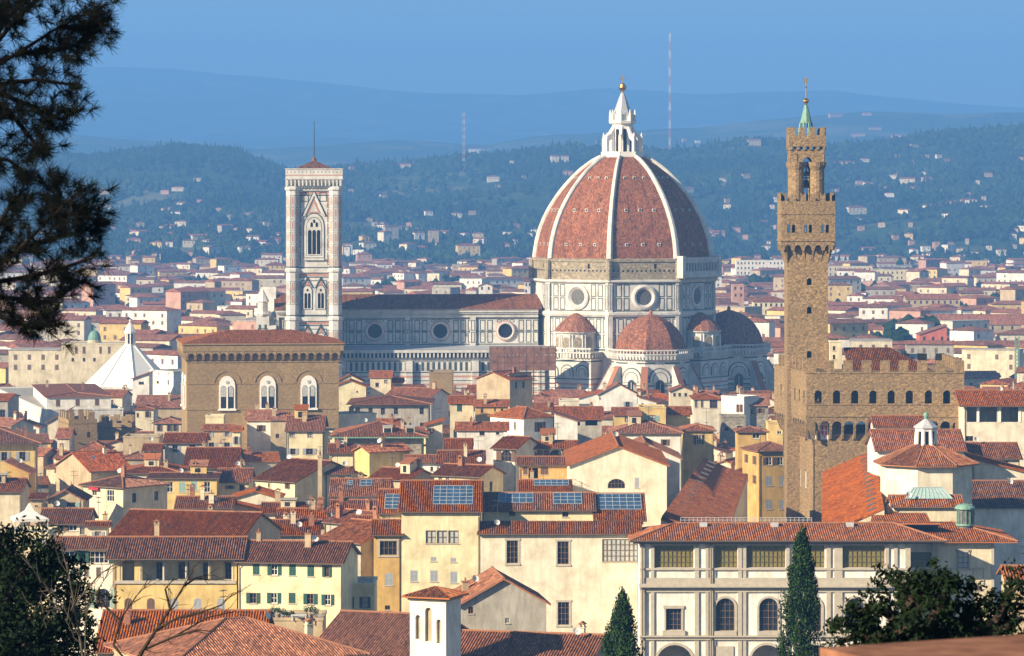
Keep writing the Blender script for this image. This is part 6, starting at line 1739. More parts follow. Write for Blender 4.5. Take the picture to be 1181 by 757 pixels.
H('cream house with dark arched openings and blue grey shutters', 190, 236, 511, 500.5, 740, 'cream', 'x', win=[(202, 517.5, 6, 8, 'gS'), (222, 516, 7, 6, 'gS')], chim=0)
H('large plain tiled roof with a stucco stair box on its slope', 213, 272, 540, 517.5, 695, 'cream', 'x', win=[], chim=2, aer=1)
H('yellow ochre house with narrow door window left of the large plain roof', 166, 185, 520, 513, 735, 'ochre', 'x', win=[(176, 526, 6, 10, 'gBx')], chim=0)
H('cream house with two slit windows beside the grain hall corner', 178, 209, 488, 478, 850, 'cream', 'hip', dep=12, win=[(195.5, 494, 3, 7, 'gB'), (202.5, 494, 3, 7, 'gB'), (184, 494, 3, 7, 'gB')], chim=0)
H('cream house with small dark windows below the white modern blocks', 156, 177, 472, 466, 905, 'cream', 'hip', dep=12, win=[(159, 479, 2.5, 5, 'g'), (170.5, 478, 3, 7, 'gB')], chim=0)
H('long red roof behind the cream house with slit windows', 157, 211, 470, 457, 935, 'tan', 'x', win=[], chim=1)
H('white modern house with red lean-to roof in front of the baptistery', 153, 172, 437, 430.5, 960, 'white', 'shedL', dep=10, win=[(163, 442, 6, 3, 'g')], chim=0)
H('flat white modern block in blue shade right of the baptistery', 173, 200, 428, None, 985, 'white', 'flat', dep=12, D1=975, win=[(182, 441, 5, 3, 'g'), (194, 441, 3, 5, 'g'), (183, 431, 2, 2, 'g'), (194, 431, 2, 2, 'g')])
H('terracotta terrace house with pergola below the crenellated tower', 142, 184, 505, None, 770, 'tan', 'flat', dep=8, win=[(150, 507.5, 12, 6, 'g'), (175, 507.5, 10, 6, 'g')])
H('crenellated brown stone tower house', 79, 112, 484, None, 822, 'brick', 'flat', dep=13, D1=824, win=[(102.5, 501.5, 4, 7, 'g', True)], merlon=True, name='tower_house', cat='tower house')
H('long crenellated stone wall right of the brown stone tower house', 113, 152, 488, None, 832, 'brick', 'flat', dep=8, win=[], merlon=True)
lp = H('long white palazzo with stone cornices running down the shaded street', 51, 142, 474, None, 905, 'white', 'flat', D1=910, dep=110, win=[], side={'L': (16, 'gSx')}, name='palazzo', cat='palazzo')
H('', 54, 128, 458.5, 441, 912, 'white', 'hip', D1=915, dep=62, win=[(67, 465, 5, 7.5, 'gBx'), (89.5, 464.5, 5, 7.5, 'gBx'), (112, 464, 5, 7.5, 'gBx')], into=lp, wallname='upper_storey', chim=2)
H('shaded grey palazzo on the left side of the street', -40, 9, 462, 455, 885, 'grey', 'x', win=[(3, 463, 6, 8, 'gSx'), (3, 477, 6, 9, 'gS')], chim=0, dep=20)
H('bright red lean-to roof against the long white palazzo', 55, 79, 487, 473, 850, 'stained', 'shedL', dep=8, win=[], tile='tile_red', chim=0, wallname='wall')
H('small red roof above a dark green canopy left of the stone tower house', 66, 80, 505, 495, 810, 'stained', 'x', win=[], tile='tile_red', chim=0)
H('red hipped roof on rough stone walls below the stone tower house', 92, 124, 519, 505, 765, 'brick', 'hip', dep=10, win=[], tile='tile_red', chim=0)
H('large yellow villa with grey shutters and bracketed eaves at the left edge', -60, 41, 511, 489, 745, 'yellow', 'hip', dep=22, ov=1.3, D1=747, win=[(5, 526.5, 6.5, 10, 'gS'), (26, 526.5, 7, 10.5, 'gS'), (-18, 526.5, 7, 10.5, 'gS')], tile='tile_dark', chim=2)
H('red sloping roof with wooden loft left of the round topped roofs', 105, 152, 544, 522, 690, 'tan', 'x', D1=694, win=[], tile='tile_red', chim=1)
H('broad hipped red roof behind the corner house with red awning', 140, 207, 546, 531.5, 670, 'cream', 'hip', dep=16, win=[], tile='tile_red', chim=2)
ca = H('cream corner house with a red awning over its window', 95, 142, 559.5, 546, 625, 'cream', 'hip', dep=11, D1=619, win=[(109, 568.5, 7, 7, 'w'), (127.5, 572, 12, 13, 'w')], tile='tile_dark', chim=1, side={'R': (2, 'g')})
b = MB(); q = wx(108, 624) - ca.location.x
b.prism([V((q - 1.1, -.1, wz(559.5, 624))), V((q + 1.1, -.1, wz(559.5, 624))), V((q + 1.1, -.75, wz(564.5, 624))), V((q - 1.1, -.75, wz(564.5, 624)))], (0, .03, .03)); b.build('awning', ['awning'], ca)
H('ochre gabled wall with teal window left of the corner house', 55, 96, 577, 566, 606, 'tan', 'y', dep=9, win=[(82, 582, 10, 5, 'gT')], chim=0)
H('long yellow house with five pale green shuttered windows', 172, 250, 552, 546.5, 645, 'yellow', 'x', win=[(180.5, 562, 7, 12, 'gTx'), (196, 562, 7, 12, 'w'), (210, 562, 7, 12, 'gTx'), (224, 561, 7, 11, 'gTx'), (239, 562, 7, 12, 'w')], chim=1, dep=10)
H('light yellow house with dark window and white stovepipe', 251, 287, 556, 541.5, 650, 'lemon', 'x', win=[(265, 562, 5, 4, 'gB'), (279, 563, 6, 8, 'g')], chim=2)
H('cream house with two tiered roof and broad grey side wall', 294, 340, 553, 529, 640, 'lemon', 'x', D1=634, win=[(310.5, 560, 4, 5, 'c'), (331.5, 560, 4, 8, 'gB')], side={'R': (1, 'gS')}, chim=0)
H('white gable with peeling plaster and brown door', 267, 322, 575, 567, 610, 'stained', 'y', dep=9, win=[(300.5, 586.5, 6, 9, 'gB')], chim=0)
H('tan lean-to with red edge in front of the peeling gable', 268, 298, 588, 581, 596, 'tan', 'shedR', dep=5, win=[], chim=0)
H('red ridged roof with small brick hut below the yellow shuttered house', 204, 266, 586, 574, 588, 'tan', 'x', win=[], chim=3)
H('low ochre roof in the shadow of the yellow villa', 8, 33, 546, 534, 690, 'ochre', 'shedR', dep=9, win=[], chim=0)
H('cream house with large dark studio window at the left edge', -40, 24, 567, 553, 640, 'cream', 'x', win=[(6, 574, 20, 16, 'g')], chim=1)
H('small tan hut with ivy on top above the white marquee', 35, 49, 576, 570, 600, 'tan', 'shed', dep=4, win=[(42, 584, 4, 2, 'g')], chim=0)
H('tiled strip roof over a glazed verandah right of the white marquee', 47, 101, 604, 588, 545, 'cream', 'x', win=[(57, 609, 9, 7, 'w'), (70, 609, 8, 9, 'gB'), (82, 609, 14, 7, 'w'), (95, 612, 6, 9, 'c')], chim=0)
H('small cream house with pale blue door in front of the long ridged roof', 101, 124, 607, 603, 532, 'cream', 'x', win=[(113, 617, 7, 8, 'cS')], chim=1)
# middle distance around the cathedral foot
H('ochre and tan gabled house with two windows before the scaffolding', 588, 614, 438.5, 429, 925, 'tan', 'x', D1=932, win=[(595, 444.5, 4, 8, 'gS'), (603.5, 444, 4, 8, 'gS')], chim=1)
H('tall ochre side block left of the tan gabled house', 550, 587, 439, 430, 935, 'tan', 'shedL', dep=9, D1=928, win=[(563, 445, 2, 2, 'g'), (570, 445, 2, 2, 'g'), (578, 446, 3, 4, 'g')], tile='tile_red', chim=0)
H('plain windowless brown stone block below the nave', 495, 522, 430.5, None, 942, 'brick', 'flat', dep=12, win=[])
H('cream house hung with washing in front of the nave', 427, 451, 435, 428.5, 955, 'cream', 'x', win=[(435, 444, 4, 5, 'g'), (445, 440, 4, 4, 'c')], chim=0)
H('narrow yellow house right of the cream house hung with washing', 453, 464, 441, 437, 958, 'yellow', 'x', win=[(459, 446, 4, 5, 'cS')], chim=0)
H('low red roofed hall with white end wall below the nave', 445, 497, 457, 447.5, 925, 'white', 'x', D1=920, win=[], chim=1)
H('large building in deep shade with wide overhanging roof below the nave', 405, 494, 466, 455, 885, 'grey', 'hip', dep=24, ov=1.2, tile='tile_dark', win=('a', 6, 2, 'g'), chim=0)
H('upper of two cream gables right of the grain hall', 388, 418, 440, 432.5, 975, 'lemon', 'y', dep=8, win=[], chim=0)
H('lower of two cream gables right of the grain hall', 384, 422, 446, 439, 950, 'lemon', 'y', dep=8, win=[(412, 452, 2, 2, 'g')], chim=0)
H('plain pale wall building with roof hut right of the grain hall', 384, 434, 480, None, 800, 'pale', 'flat', dep=9, D1=806, win=[], chim=2)
H('cream house with dark double door below the plain brown stone block', 519, 546, 465, 457.5, 845, 'cream', 'x', win=[(530, 470, 6, 9, 'gGx')], chim=0)
H('orange house with low tiled roof below the tan gabled house', 548, 586, 468.5, 462, 840, 'orange', 'x', win=[(556, 474, 3, 5, 'g'), (571, 473, 2, 4, 'g'), (579, 474, 3, 5, 'g')], chim=1)
H('tan house with curved white parapet right of the sky blue awning', 491, 510, 491, 486, 735, 'cream', 'shedL', dep=8, win=[(496, 497, 4, 6, 'gB')], chim=0)
H('stepped white gable house in front of the south apse', 690, 735, 455, 443, 930, 'white', 'y', dep=10, win=[(724, 466.5, 5, 6, 'gS'), (699, 455.5, 2, 2, 'g'), (692, 459.5, 2, 2, 'g')], chim=1)
H('white lean-to with red roof left of the stepped white gable', 665, 691, 460, 452, 935, 'white', 'shedL', dep=8, win=[(682, 466, 2, 2, 'g')], tile='tile_red', chim=0)
H('low white terrace block below the left of the apse', 645, 668, 463, None, 925, 'pale', 'flat', dep=8, win=[(651, 468, 2, 2, 'g')])
H('wide brown roof over a dark loggia left of the yellow blocks', 642, 694, 483.5, 470, 800, 'grey', 'x', win=[(662, 488, 14, 6, 'void'), (682, 488, 14, 6, 'void')], chim=0)
H('white wall with slanted shaded side left of the brown loggia roof', 640, 666, 486, None, 775, 'white', 'shedR', dep=9, win=[], chim=0)
H('small white house with red roof edge right of the stepped gable', 737, 757, 464, 458.5, 900, 'white', 'shedR', dep=8, win=[(741, 466, 2, 2, 'g')], tile='tile_red', chim=0)
H('cream house with loggia windows below the right of the south apse', 773, 799, 451, 446, 935, 'cream', 'y', dep=9, win=[(778, 455.5, 3, 4, 'g'), (784, 455.5, 3, 4, 'g'), (791, 455.5, 3, 4, 'g')], chim=0)
H('red pavilion roof on pale pilastered walls', 800, 833, 460, 449.5, 870, 'pale', 'hip', dep=14, win=[(803, 466, 3, 8, 'c'), (810, 466, 3, 8, 'c'), (823, 466, 9, 10, 'g')], chim=0)
H('tall bright white gable slab with slit windows', 832, 858, 458, None, 838, 'white', 'flat', dep=6, D1=834, win=[(851, 471, 2, 9, 'gB'), (855, 471, 2, 9, 'gB')])
H('stone house with wide brown roof right of the white slab', 859, 886, 467.5, 455.5, 836, 'grey_stone', 'x', win=[(866, 475, 4, 6, 'gB'), (877, 474, 4, 6, 'gB')], chim=0)
H('low grey stone wall block under the white slab', 832, 860, 481.5, None, 815, 'grey_stone', 'flat', dep=8, win=[(838, 495, 5, 5, 'g'), (853, 493, 6, 3, 'g')])
H('ochre house with pale windows beside the fortress palace', 851, 884, 498.5, 491, 745, 'ochre', 'hip', dep=9, win=[(855.5, 502, 6, 7, 'cT'), (872, 503, 8, 6, 'w')], chim=0)
H('ochre yellow block tight against the fortress palace wall', 886, 903, 489, None, 760, 'yellow', 'flat', dep=7, win=[(899, 499, 5, 4, 'w')])
H('tall ochre palace with brown shutters facing the piazza', 875, 918, 520.5, None, 690, 'ochre', 'hip', dep=9.5, D1=692, win=[(887, 532, 7, 9, 'wB'), (900, 532, 7, 9, 'wB'), (887, 555, 8, 11, 'gSx'), (901, 555, 5, 11, 'gSx'), (887, 582, 8, 11, 'gSx'), (901, 582, 5, 11, 'gSx')], side={'L': (2, 'gB')}, chim=0)
# right
lg = H('pale building with open top floor loggia right of the fortress palace', 1112, 1210, 467, 451.5, 642, 'pale', 'x', win=[(1121, 478, 12, 18, 'void'), (1140, 478, 20, 18, 'void'), (1166, 478, 22, 18, 'void'), (1118, 506, 9, 6, 'g')], chim=0, ov=1.0, name='loggia_building', cat='building')
b = MB(); b.box(wx(1113, 645) - lg.location.x, wx(1205, 645) - lg.location.x, 3.2, 3.4, wz(489, 645), wz(469, 645)); b.build('loggia_back_wall', ['grey'], lg)
b = MB()
for px in (1128, 1153, 1176): b.box(wx(px, 642) - lg.location.x - .2, wx(px, 642) - lg.location.x + .2, -.1, .3, wz(487, 642), wz(469, 642))
b.build('loggia_pillars', ['white_stone'], lg)
H('ochre cream low block with tiled roof below the loggia building', 1112, 1176, 529, 512, 612, 'cream', 'x', win=[(1160, 534, 5, 4, 'g')], chim=0)
H('sloping red roofs with white parapets falling to the right edge', 1124, 1205, 551, 530, 585, 'pale', 'shedR', dep=16, win=[], chim=0, pitch=.25)
H('dark shaded roof on a pale wall at the right edge', 1122, 1205, 585, 556, 560, 'white', 'x', win=[], tile='tile_dark', chim=0)
H('white walled roof block behind the octagonal tower room', 1010, 1066, 492.5, 481, 606, 'white', 'x', win=[], chim=0)
H('wide red roof between the white block and the octagonal lantern', 1012, 1112, 520, 497, 580, 'white', 'x', win=[], tile='tile_red', chim=0)
H('narrow red roof shelf behind the end pavilion', 1078, 1120, 592, 584, 532, 'pale', 'x', win=[], tile='tile_near', chim=0)
# bits that stand on roofs and terraces
mq = thing('marquee', 'white peaked marquee tent above the dark bushes', 'marquee', (wx(34, 500), 500, 0), rad(15))
b = MB(); z0, z1 = wz(597, 500), wz(582, 500); hw = 2.35
def msq(h, z): return [V((sx * h, sy * h, z)) for sx, sy in ((-1, -1), (1, -1), (1, 1), (-1, 1))]
b.loft([msq(hw, z0 - .4), msq(hw, z0), msq(hw * .55, z0 + .45), msq(hw * .24, z0 + 1.0), msq(.07, z1 + .2)], 0, False)
b.build('canopy', ['frame_w'], mq)
b = MB()
for sx in (-1, 1):
    for sy in (-1, 1): b.tube((sx * (hw - .1), sy * (hw - .1), z0 - 3.2), (sx * (hw - .1), sy * (hw - .1), z0), .06, n=5)
b.build('poles', ['lead'], mq)
H('tan terrace house with ochre end wall under the white marquee', 8, 56, 617, None, 498, 'cream', 'flat', dep=9, win=[(30, 625, 7, 9, 'c'), (47, 626, 7, 10, 'cS')])
cs = thing('chimney_stack', 'tall slender yellow grey chimney stack beside the broad grey side wall', 'chimney', (wx(369, 632), 632, 0), 0)
b = MB(); z1 = wz(527, 632); b.loft([[V((sx * r, sy * r, z)) for sx, sy in ((-1, -1), (1, -1), (1, 1), (-1, 1))] for r, z in ((.42, 8), (.36, z1))], 0); b.box(-.5, .5, -.5, .5, z1, z1 + .2); b.tube((0, 0, z1 + .2), (0, 0, z1 + .9), .2, n=8, m=1); b.build('shaft', ['tan', 'terracotta'], cs)
cs = thing('chimney_stack', 'broad leaning terracotta tiled chimney among the red roofs', 'chimney', (wx(368, 566), 566, 0), 0)
b = MB(); z0, z1 = wz(598, 566), wz(575, 566); b.loft([[V((sx * r + o_, sy * r, z)) for sx, sy in ((-1, -1), (1, -1), (1, 1), (-1, 1))] for r, z, o_ in ((.9, 10, -.1), (.75, z0, 0), (.42, z1, .25))], 0); b.box(-.3, .85, -.6, .6, z1, z1 + .18, 0); b.build('shaft', ['terracotta'], cs)
pt = random.Random(3)
b = MB()
tb = thing('terrace_table', 'white garden table on the planted roof terrace', 'table', (wx(345, 428), 427.5, wz(716, 428)), .1)
b = MB(); b.box(-.9, .9, -.4, .4, .7, .76); b.build('tabletop', ['frame_w'], tb)
for sx in (-1, 1):
    for sy in (-1, 1): b = MB(); b.box(sx * .8 - .04, sx * .8 + .04, sy * .32 - .04, sy * .32 + .04, 0, .7); b.build('leg', ['frame_w'], tb)
def potted(px, D, z, h, rr):
    t = thing('potted_plant', 'leafy potted plant on the planted roof terrace', 'plant', (wx(px, D), D + rr.uniform(-.5, 3), z), 0, 'potted plants on the roof terrace')
    b = MB(); b.lathe([(.16, 0), (.24, .4), (.26, .42)], 8); b.build('pot', ['terracotta'], t)
    b = MB()
    for i in range(90):
        d = V((rr.gauss(0, 1), rr.gauss(0, 1), rr.gauss(0, 1))).normalized() * rr.uniform(.1, .5); c = V((0, 0, .4 + h * .5)) + V((d.x, d.y, d.z * h))
        u = V((rr.gauss(0, 1), rr.gauss(0, 1), rr.gauss(0, 1))).normalized() * .12; w_ = u.orthogonal().normalized() * .07
        b.face([c - u, c + w_, c + u, c - w_])
    b.build('foliage', ['leaf'], t)
for px in (308, 314, 320, 326, 331, 337, 352, 358, 364): potted(px, 428, wz(716, 428), pt.uniform(.6, 1.3), pt)
# ------------------------------------------------------------------ the rest of the old town, house by house
fr = random.Random(42)
walls = ['cream', 'cream', 'pale', 'pale', 'white', 'white', 'yellow', 'lemon', 'tan', 'tan', 'grey', 'stained', 'ochre', 'pink']
shut = {'g': '', 'gB': ' with brown shutters', 'gG': ' with green shutters', 'gSx': ' with closed grey shutters', 'gS': ' with grey shutters', 'c': ' with curtained windows'}
nfill = 0
y = 545.0
while y < 1060:
    x = -.165 * y
    while x < .165 * y:
        w = fr.uniform(5.5, 10)
        jx, jy = x + w / 2 + fr.uniform(-1, 1), y + fr.uniform(-3, 3)
        if is_free(jx, jy + 4, w * .36) and is_free(jx, jy + 8, w * .2):
            px = CX + jx / jy * F
            z = fr.uniform(10, 15.5) if y < 720 else fr.uniform(11.5, 19.5)
            if 838 < px < 952 and y < 720: x += w; continue     # the piazza stays open
            if 40 < px < 75 and y < 900: x += w * .5; continue   # the shaded street stays open
            c_ = fr.choice(walls); dep = fr.uniform(6.5, 9.5); ye = HY - (z - ZC) * F / jy; dx = w / 2 / jy * F
            cap = max([ye_ + 15 for d_, a_, b_, ye_ in hand if jy < d_ < jy + 130 and a_ < px + w / 2 / jy * F and b_ > px - w / 2 / jy * F] + [0])
            z = min(z, ZC - 1.6 - (cap - HY) * jy / F) if cap else z
            if z < 6.5: x += w * .7; continue
            dx = w / 2 / jy * F; dep = fr.uniform(6.5, 9.5); ye = HY - (z - ZC) * F / jy
            rt = HY - (z + 2.2 - ZC) * F / jy
            cov = 0
            for c0 in range(int(px - dx), int(px + dx) + 1, 2):
                lim = min([t_ for d_, a_, b_, t_ in occ if d_ < jy and a_ - 2 <= c0 <= b_ + 2] + [757])
                cov += max(0, lim - rt) * 2
            if cov < 14 or px + dx < -25 or px - dx > 1206: x += w * .9; continue
            near = 'nearer' if y < 760 else 'middle' if y < 900 else 'farther'
            zone = 'left of the grain hall' if px < 215 else 'below the grain hall and nave' if px < 560 else 'below the red dome' if px < 845 else 'right of the fortress palace'
            H('%s house hemmed in among the %s roofs %s' % (cname[c_], near, zone), px - dx, px + dx, ye, None, jy, c_, fr.choice(['x', 'x', 'x', 'hip', 'y']), D1=jy + fr.uniform(-4, 4), dep=dep,
              win=('a', max(1, int(w / 3.6)), 2, fr.choice(list(shut))), tile=fr.choice(['tile', 'tile', 'tile_dark', 'tile_red']), chim=fr.choice([0, 1, 1, 2]), aer=fr.choice([0, 0, 1]), rib=y < 720,
              group='%s houses among the %s roofs %s' % (cname[c_], near, zone)) if True else None
            nfill += 1
        x += w * fr.uniform(.95, 1.15)
    y += fr.uniform(9, 11.5)
# landmarks of the far town
def far_block(label, px0, px1, pyt, D, wall, rows_, n, roof, dep=14, tile='tile', yr=None):
    return H(label, px0, px1, pyt, yr, D, wall, roof, dep=dep, win=('a', n, rows_, 'g'), tile=tile, chim=0, rib=False, name='town_building', cat='building')
far_block('long white school building with window rows behind the nave roof', 605, 640, 325, 2100, 'white', 3, 9, 'x')
far_block('white gabled hall behind the nave roof left of the dome', 552, 568, 330, 2050, 'white', 1, 2, 'y')
far_block('large cream flat roofed block left of the tall stone tower, under the hill', 849, 908, 301, 2700, 'white', 3, 14, 'flat')
far_block('long cream flat roofed factory right of the tall stone tower', 955, 1006, 308, 2650, 'cream', 2, 9, 'flat')
far_block('lower cream wing of the long factory', 1006, 1048, 312, 2640, 'lemon', 2, 8, 'flat')
far_block('yellow apartment house with two window rows right of the dome', 869, 910, 348, 1850, 'lemon', 3, 7, 'hip')
far_block('salmon pink block right of the dome', 845, 858, 329, 1950, 'pink', 2, 2, 'flat')
far_block('wide ochre palazzo with long roof right of the tall stone tower', 1045, 1107, 345, 1900, 'tan', 2, 9, 'x')
far_block('long low hall with brown roof near the right edge', 1070, 1185, 374, 1650, 'tan', 1, 10, 'x', yr=363)
far_block('bright red walled house right of the tall stone tower', 1061, 1092, 386, 1500, 'rose', 1, 3, 'shedL')
far_block('blue grey painted house right of the tall stone tower', 1000, 1024, 396, 1420, 'grey', 1, 2, 'y')
far_block('small white turret house right of the tall stone tower', 971, 986, 372, 1560, 'white', 1, 2, 'flat')
far_block('large pale villa with tall windows at the left foot of the hill', 306, 328, 306, 2900, 'yellow', 2, 4, 'hip')
far_block('long white warehouse among the roofs left of the bell tower', 166, 200, 352, 2100, 'white', 1, 2, 'flat')
far_block('pink square house under the wooded hill left of the bell tower', 195, 226, 319, 2950, 'pink', 2, 4, 'hip')
far_block('grey apartment block under the wooded hill left of the bell tower', 238, 272, 314, 2900, 'grey', 3, 6, 'flat')
far_block('yellow gabled house in the roofs left of the bell tower', 130, 147, 336, 2300, 'yellow', 1, 1, 'y')
# repeated houses of the far town: nearest ones singly
PF = 1
def town_house(x, y, rr, idx):
    px = CX + x / y * F
    c_ = rr.choice(['cream', 'cream', 'pale', 'white', 'white', 'yellow', 'tan', 'grey', 'pink', 'lemon'])
    hip = rr.random() < .5
    lab = '%s %s town house among the far roofs %s' % (cname[c_], 'hip roofed' if hip else 'gabled', zone_words(px))
    return simple_house('town_house', lab, 'house', '%s %s houses of the far town %s' % (cname[c_], 'hip roofed' if hip else 'gabled', zone_words(px)), (x, y, 0), rr.uniform(9, 20), rr.uniform(9, 14), rr.uniform(10.5, 19), rr.uniform(-.7, .7), c_, rr.choice(['tile', 'tile', 'tile_red', 'tile_dark']), hip, rr=rr)
tr = random.Random(77)
nfar = 0
y = 1135.0
spots = []
while y < 3330:
    x = -.165 * y
    while x < .165 * y:
        px = CX + x / y * F
        hidden = (395 < px < 615 and y < 1600) or 640 < px < 800 or (333 < px < 392)
        if not hidden and is_free(x, y, 10) and tr.random() < (.93 if y < 2500 else .72): spots.append((x + tr.uniform(-3, 3), y + tr.uniform(-5, 5)))
        x += tr.uniform(15, 25)
    y += tr.uniform(20, 27) if y < 1700 else tr.uniform(27, 40)
NS = 300 - sum(1 for o in bpy.data.objects if o.get('category') == 'house')
NS = max(0, NS)
for x, y in spots[:NS]: town_house(x, y, tr, nfar); nfar += 1
# and the thousands beyond them as one mass
tm = MB(); rc = ['cream', 'white', 'pale', 'tan', 'pink', 'yellow', 'grey']
for q in range(420):     # the last houses thin out up the first slopes
    y = 3280 + 900 * tr.random() ** 1.8; spots.append((tr.uniform(-.165, .165) * y, y))
for x, y in spots[NS:]:
    w, d, h, rz = tr.uniform(9, 26), tr.uniform(9, 15), tr.uniform(10, 18) + (tr.uniform(2, 9) if tr.random() < .18 else 0), tr.uniform(-.8, .8)
    if y > 3280: w *= .6; h *= .55
    T = TR(x, y, ground(x, y) - .5) @ Matrix.Rotation(rz, 4, 'Z'); wi = tr.choice([0, 0, 1, 1, 2, 3, 4, 5, 6])
    tm.box(-w / 2, w / 2, 0, d, -1, h, wi, T)
    for i in range(int(w / 4)):
        for q in range(2 if h > 12 else 1):
            if tr.random() < .75:
                u = -w / 2 + w * (i + .5) / int(w / 4); z = h - 2.2 - 3.3 * q
                tm.face([T @ V((u - .55, -.04, z - .9)), T @ V((u + .55, -.04, z - .9)), T @ V((u + .55, -.04, z + .8)), T @ V((u - .55, -.04, z + .8))], 10)
    if tr.random() < .1: tm.box(-w / 2 - .2, w / 2 + .2, -.2, d + .2, h, h + .3, 6, T); continue
    rb = MB(); roof_poly(rb, w, d, h, tr.random() < .5, .5)
    o = 0
    for f_ in rb.f:
        tm.face([T @ V(rb.v[i]) for i in f_], 7 + (wi + len(tm.f)) % 1 + tr.choice([0]) + (int(x * 7) % 3), [rb.uv[o + j] for j in range(len(f_))]); o += len(f_)
o = tm.build('far_town_roofs', rc + ['tile', 'tile_red', 'tile_dark', 'frame_b'])
o['kind'] = 'stuff'; tag(o, 'far town of pale houses and red roofs reaching the hills', 'town')
# garden trees between the far roofs, too many to count
gr = random.Random(8); gb = MB()
for i in range(3200):
    y = 1250 + 2050 * gr.random() ** .7; x = gr.uniform(-.165, .165) * y
    if noise.noise(V((x / 90, y / 160, 4))) < .12 and gr.random() < .8: continue
    if not is_free(x, y, 5): continue
    r = gr.uniform(2.5, 5); blob(gb, (x, y, gr.uniform(3, 8)), r, r * gr.uniform(1.5, 2.6), gr, 0, 7, 3)
o = gb.build('town_gardens', ['wood']); o['kind'] = 'stuff'; tag(o, 'green garden trees scattered through the far town', 'garden trees')
# town trees
def town_tree(px, py, D, r, h, i):
    x = wx(px, D); t = thing('town_tree', 'dark green tree crown standing among the far roofs %s' % zone_words(px), 'tree', (x, D, 0), 0, 'trees among the far roofs %s' % zone_words(px))
    rr = random.Random(i); b = MB(); b.tube((0, 0, 0), (0, 0, h * .55), .5, .25, 6); b.build('trunk', ['bark'], t)
    b = MB()
    for q in range(14): blob(b, (rr.gauss(0, r * .45), rr.gauss(0, r * .45), h * rr.uniform(.35, .8)), r * rr.uniform(.35, .55), r * rr.uniform(.5, .8), rr, 0, 7, 3)
    b.build('crown', ['wood'], t)
for i, (px, D, r, h) in enumerate(((1048, 1560, 9, 22), (1062, 1580, 9, 20), (1040, 1540, 8, 18), (1030, 1500, 8, 17), (1120, 1750, 7, 16), (905, 1700, 7, 16), (862, 1400, 8, 17), (868, 1650, 8, 16), (700, 2400, 8, 18), (520, 2500, 5, 22), (440, 2450, 7, 17), (470, 2380, 6, 16), (270, 1700, 6, 16), (170, 2000, 6, 16), (245, 2400, 7, 17), (1145, 2100, 8, 17), (985, 2300, 7, 17), (1100, 2500, 7, 17), (880, 2500, 9, 18), (320, 2200, 6, 16))): town_tree(px, 0, D, r, h, i)
# green lattice crane at the right
cr = thing('tower_crane_mast', 'green lattice crane mast at the right edge of the town', 'crane', (wx(1173, 1150), 1150, 0), 0)
b = MB(); zt = wz(388, 1150)
for sx in (-.6, .6):
    for sy in (-.6, .6): b.tube((sx, sy, 0), (sx, sy, zt), .12, n=4)
z = 0
while z < zt - 1.3:
    for sy in (-.6, .6): b.tube((-.6, sy, z), (.6, sy, z + 1.2), .07, n=4); b.tube((.6, sy, z), (-.6, sy, z + 1.2), .07, n=4)
    for sx in (-.6, .6): b.tube((sx, -.6, z), (sx, .6, z + 1.2), .07, n=4)
    z += 1.2
b.build('lattice', ['copper'], cr)
# ------------------------------------------------------------------ near trees
def leafquad(b, c, s_, rr, m=0, asp=.5, up=None):
    u = V((rr.gauss(0, 1), rr.gauss(0, 1), rr.gauss(0, 1))) if up is None else up + V((rr.gauss(0, .6), rr.gauss(0, .6), rr.gauss(0, .6)))
    u.normalize(); w_ = u.orthogonal().normalized(); w_.rotate(Matrix.Rotation(rr.uniform(0, 6.28), 3, u))
    b.face([c - u * s_, c + w_ * s_ * asp, c + u * s_, c - w_ * s_ * asp], m)
def cypress(px, pyt, D, wpx, label, seed):
    rr = random.Random(seed); x = wx(px, D); zg = ground(x, D); zt = wz(pyt, D); h = zt - zg; r = wpx / 2 / F * D
    t = thing('cypress_tree', label, 'tree', (x, D, zg), 0)
    b = MB(); b.tube((0, 0, -.3), (0, 0, h * .8), .22, .06, 7); b.build('trunk', ['bark'], t)
    b = MB(); z = h * .06
    def rad_at(f): return r * (min(1, f / .12) ** .6) * (1 - max(0, (f - .45) / .55) ** 1.9 * .93)
    # inner mass of upright sprays; lumps come from plumes set round the stem
    plumes = []
    for i in range(300):
        f = rr.random() ** .9; a_ = rr.uniform(0, 6.283); R_ = rad_at(f) * rr.uniform(.4, 1.0)
        plumes.append((V((R_ * math.cos(a_), R_ * math.sin(a_), h * (.04 + .93 * f))), rr.uniform(.13, .28) * r, rr.uniform(.4, 1.1)))
    for c, pr, ph in plumes:
        for k in range(80):
            d = V((rr.gauss(0, 1), rr.gauss(0, 1), rr.gauss(0, 1))).normalized() * (rr.random() ** .35)
            p = c + V((d.x * pr, d.y * pr, d.z * ph))
            leafquad(b, p, rr.uniform(.07, .13), rr, 0, .45, V((d.x * .5, d.y * .5, 1.2)))
    b.build('crown', ['cypress'], t)
cypress(718, 690, 215, 50, 'shorter pointed cypress below the cream palace wall', 1)
cypress(924.5, 612, 225, 51, 'tall dark columnar cypress in front of the white gallery', 2)
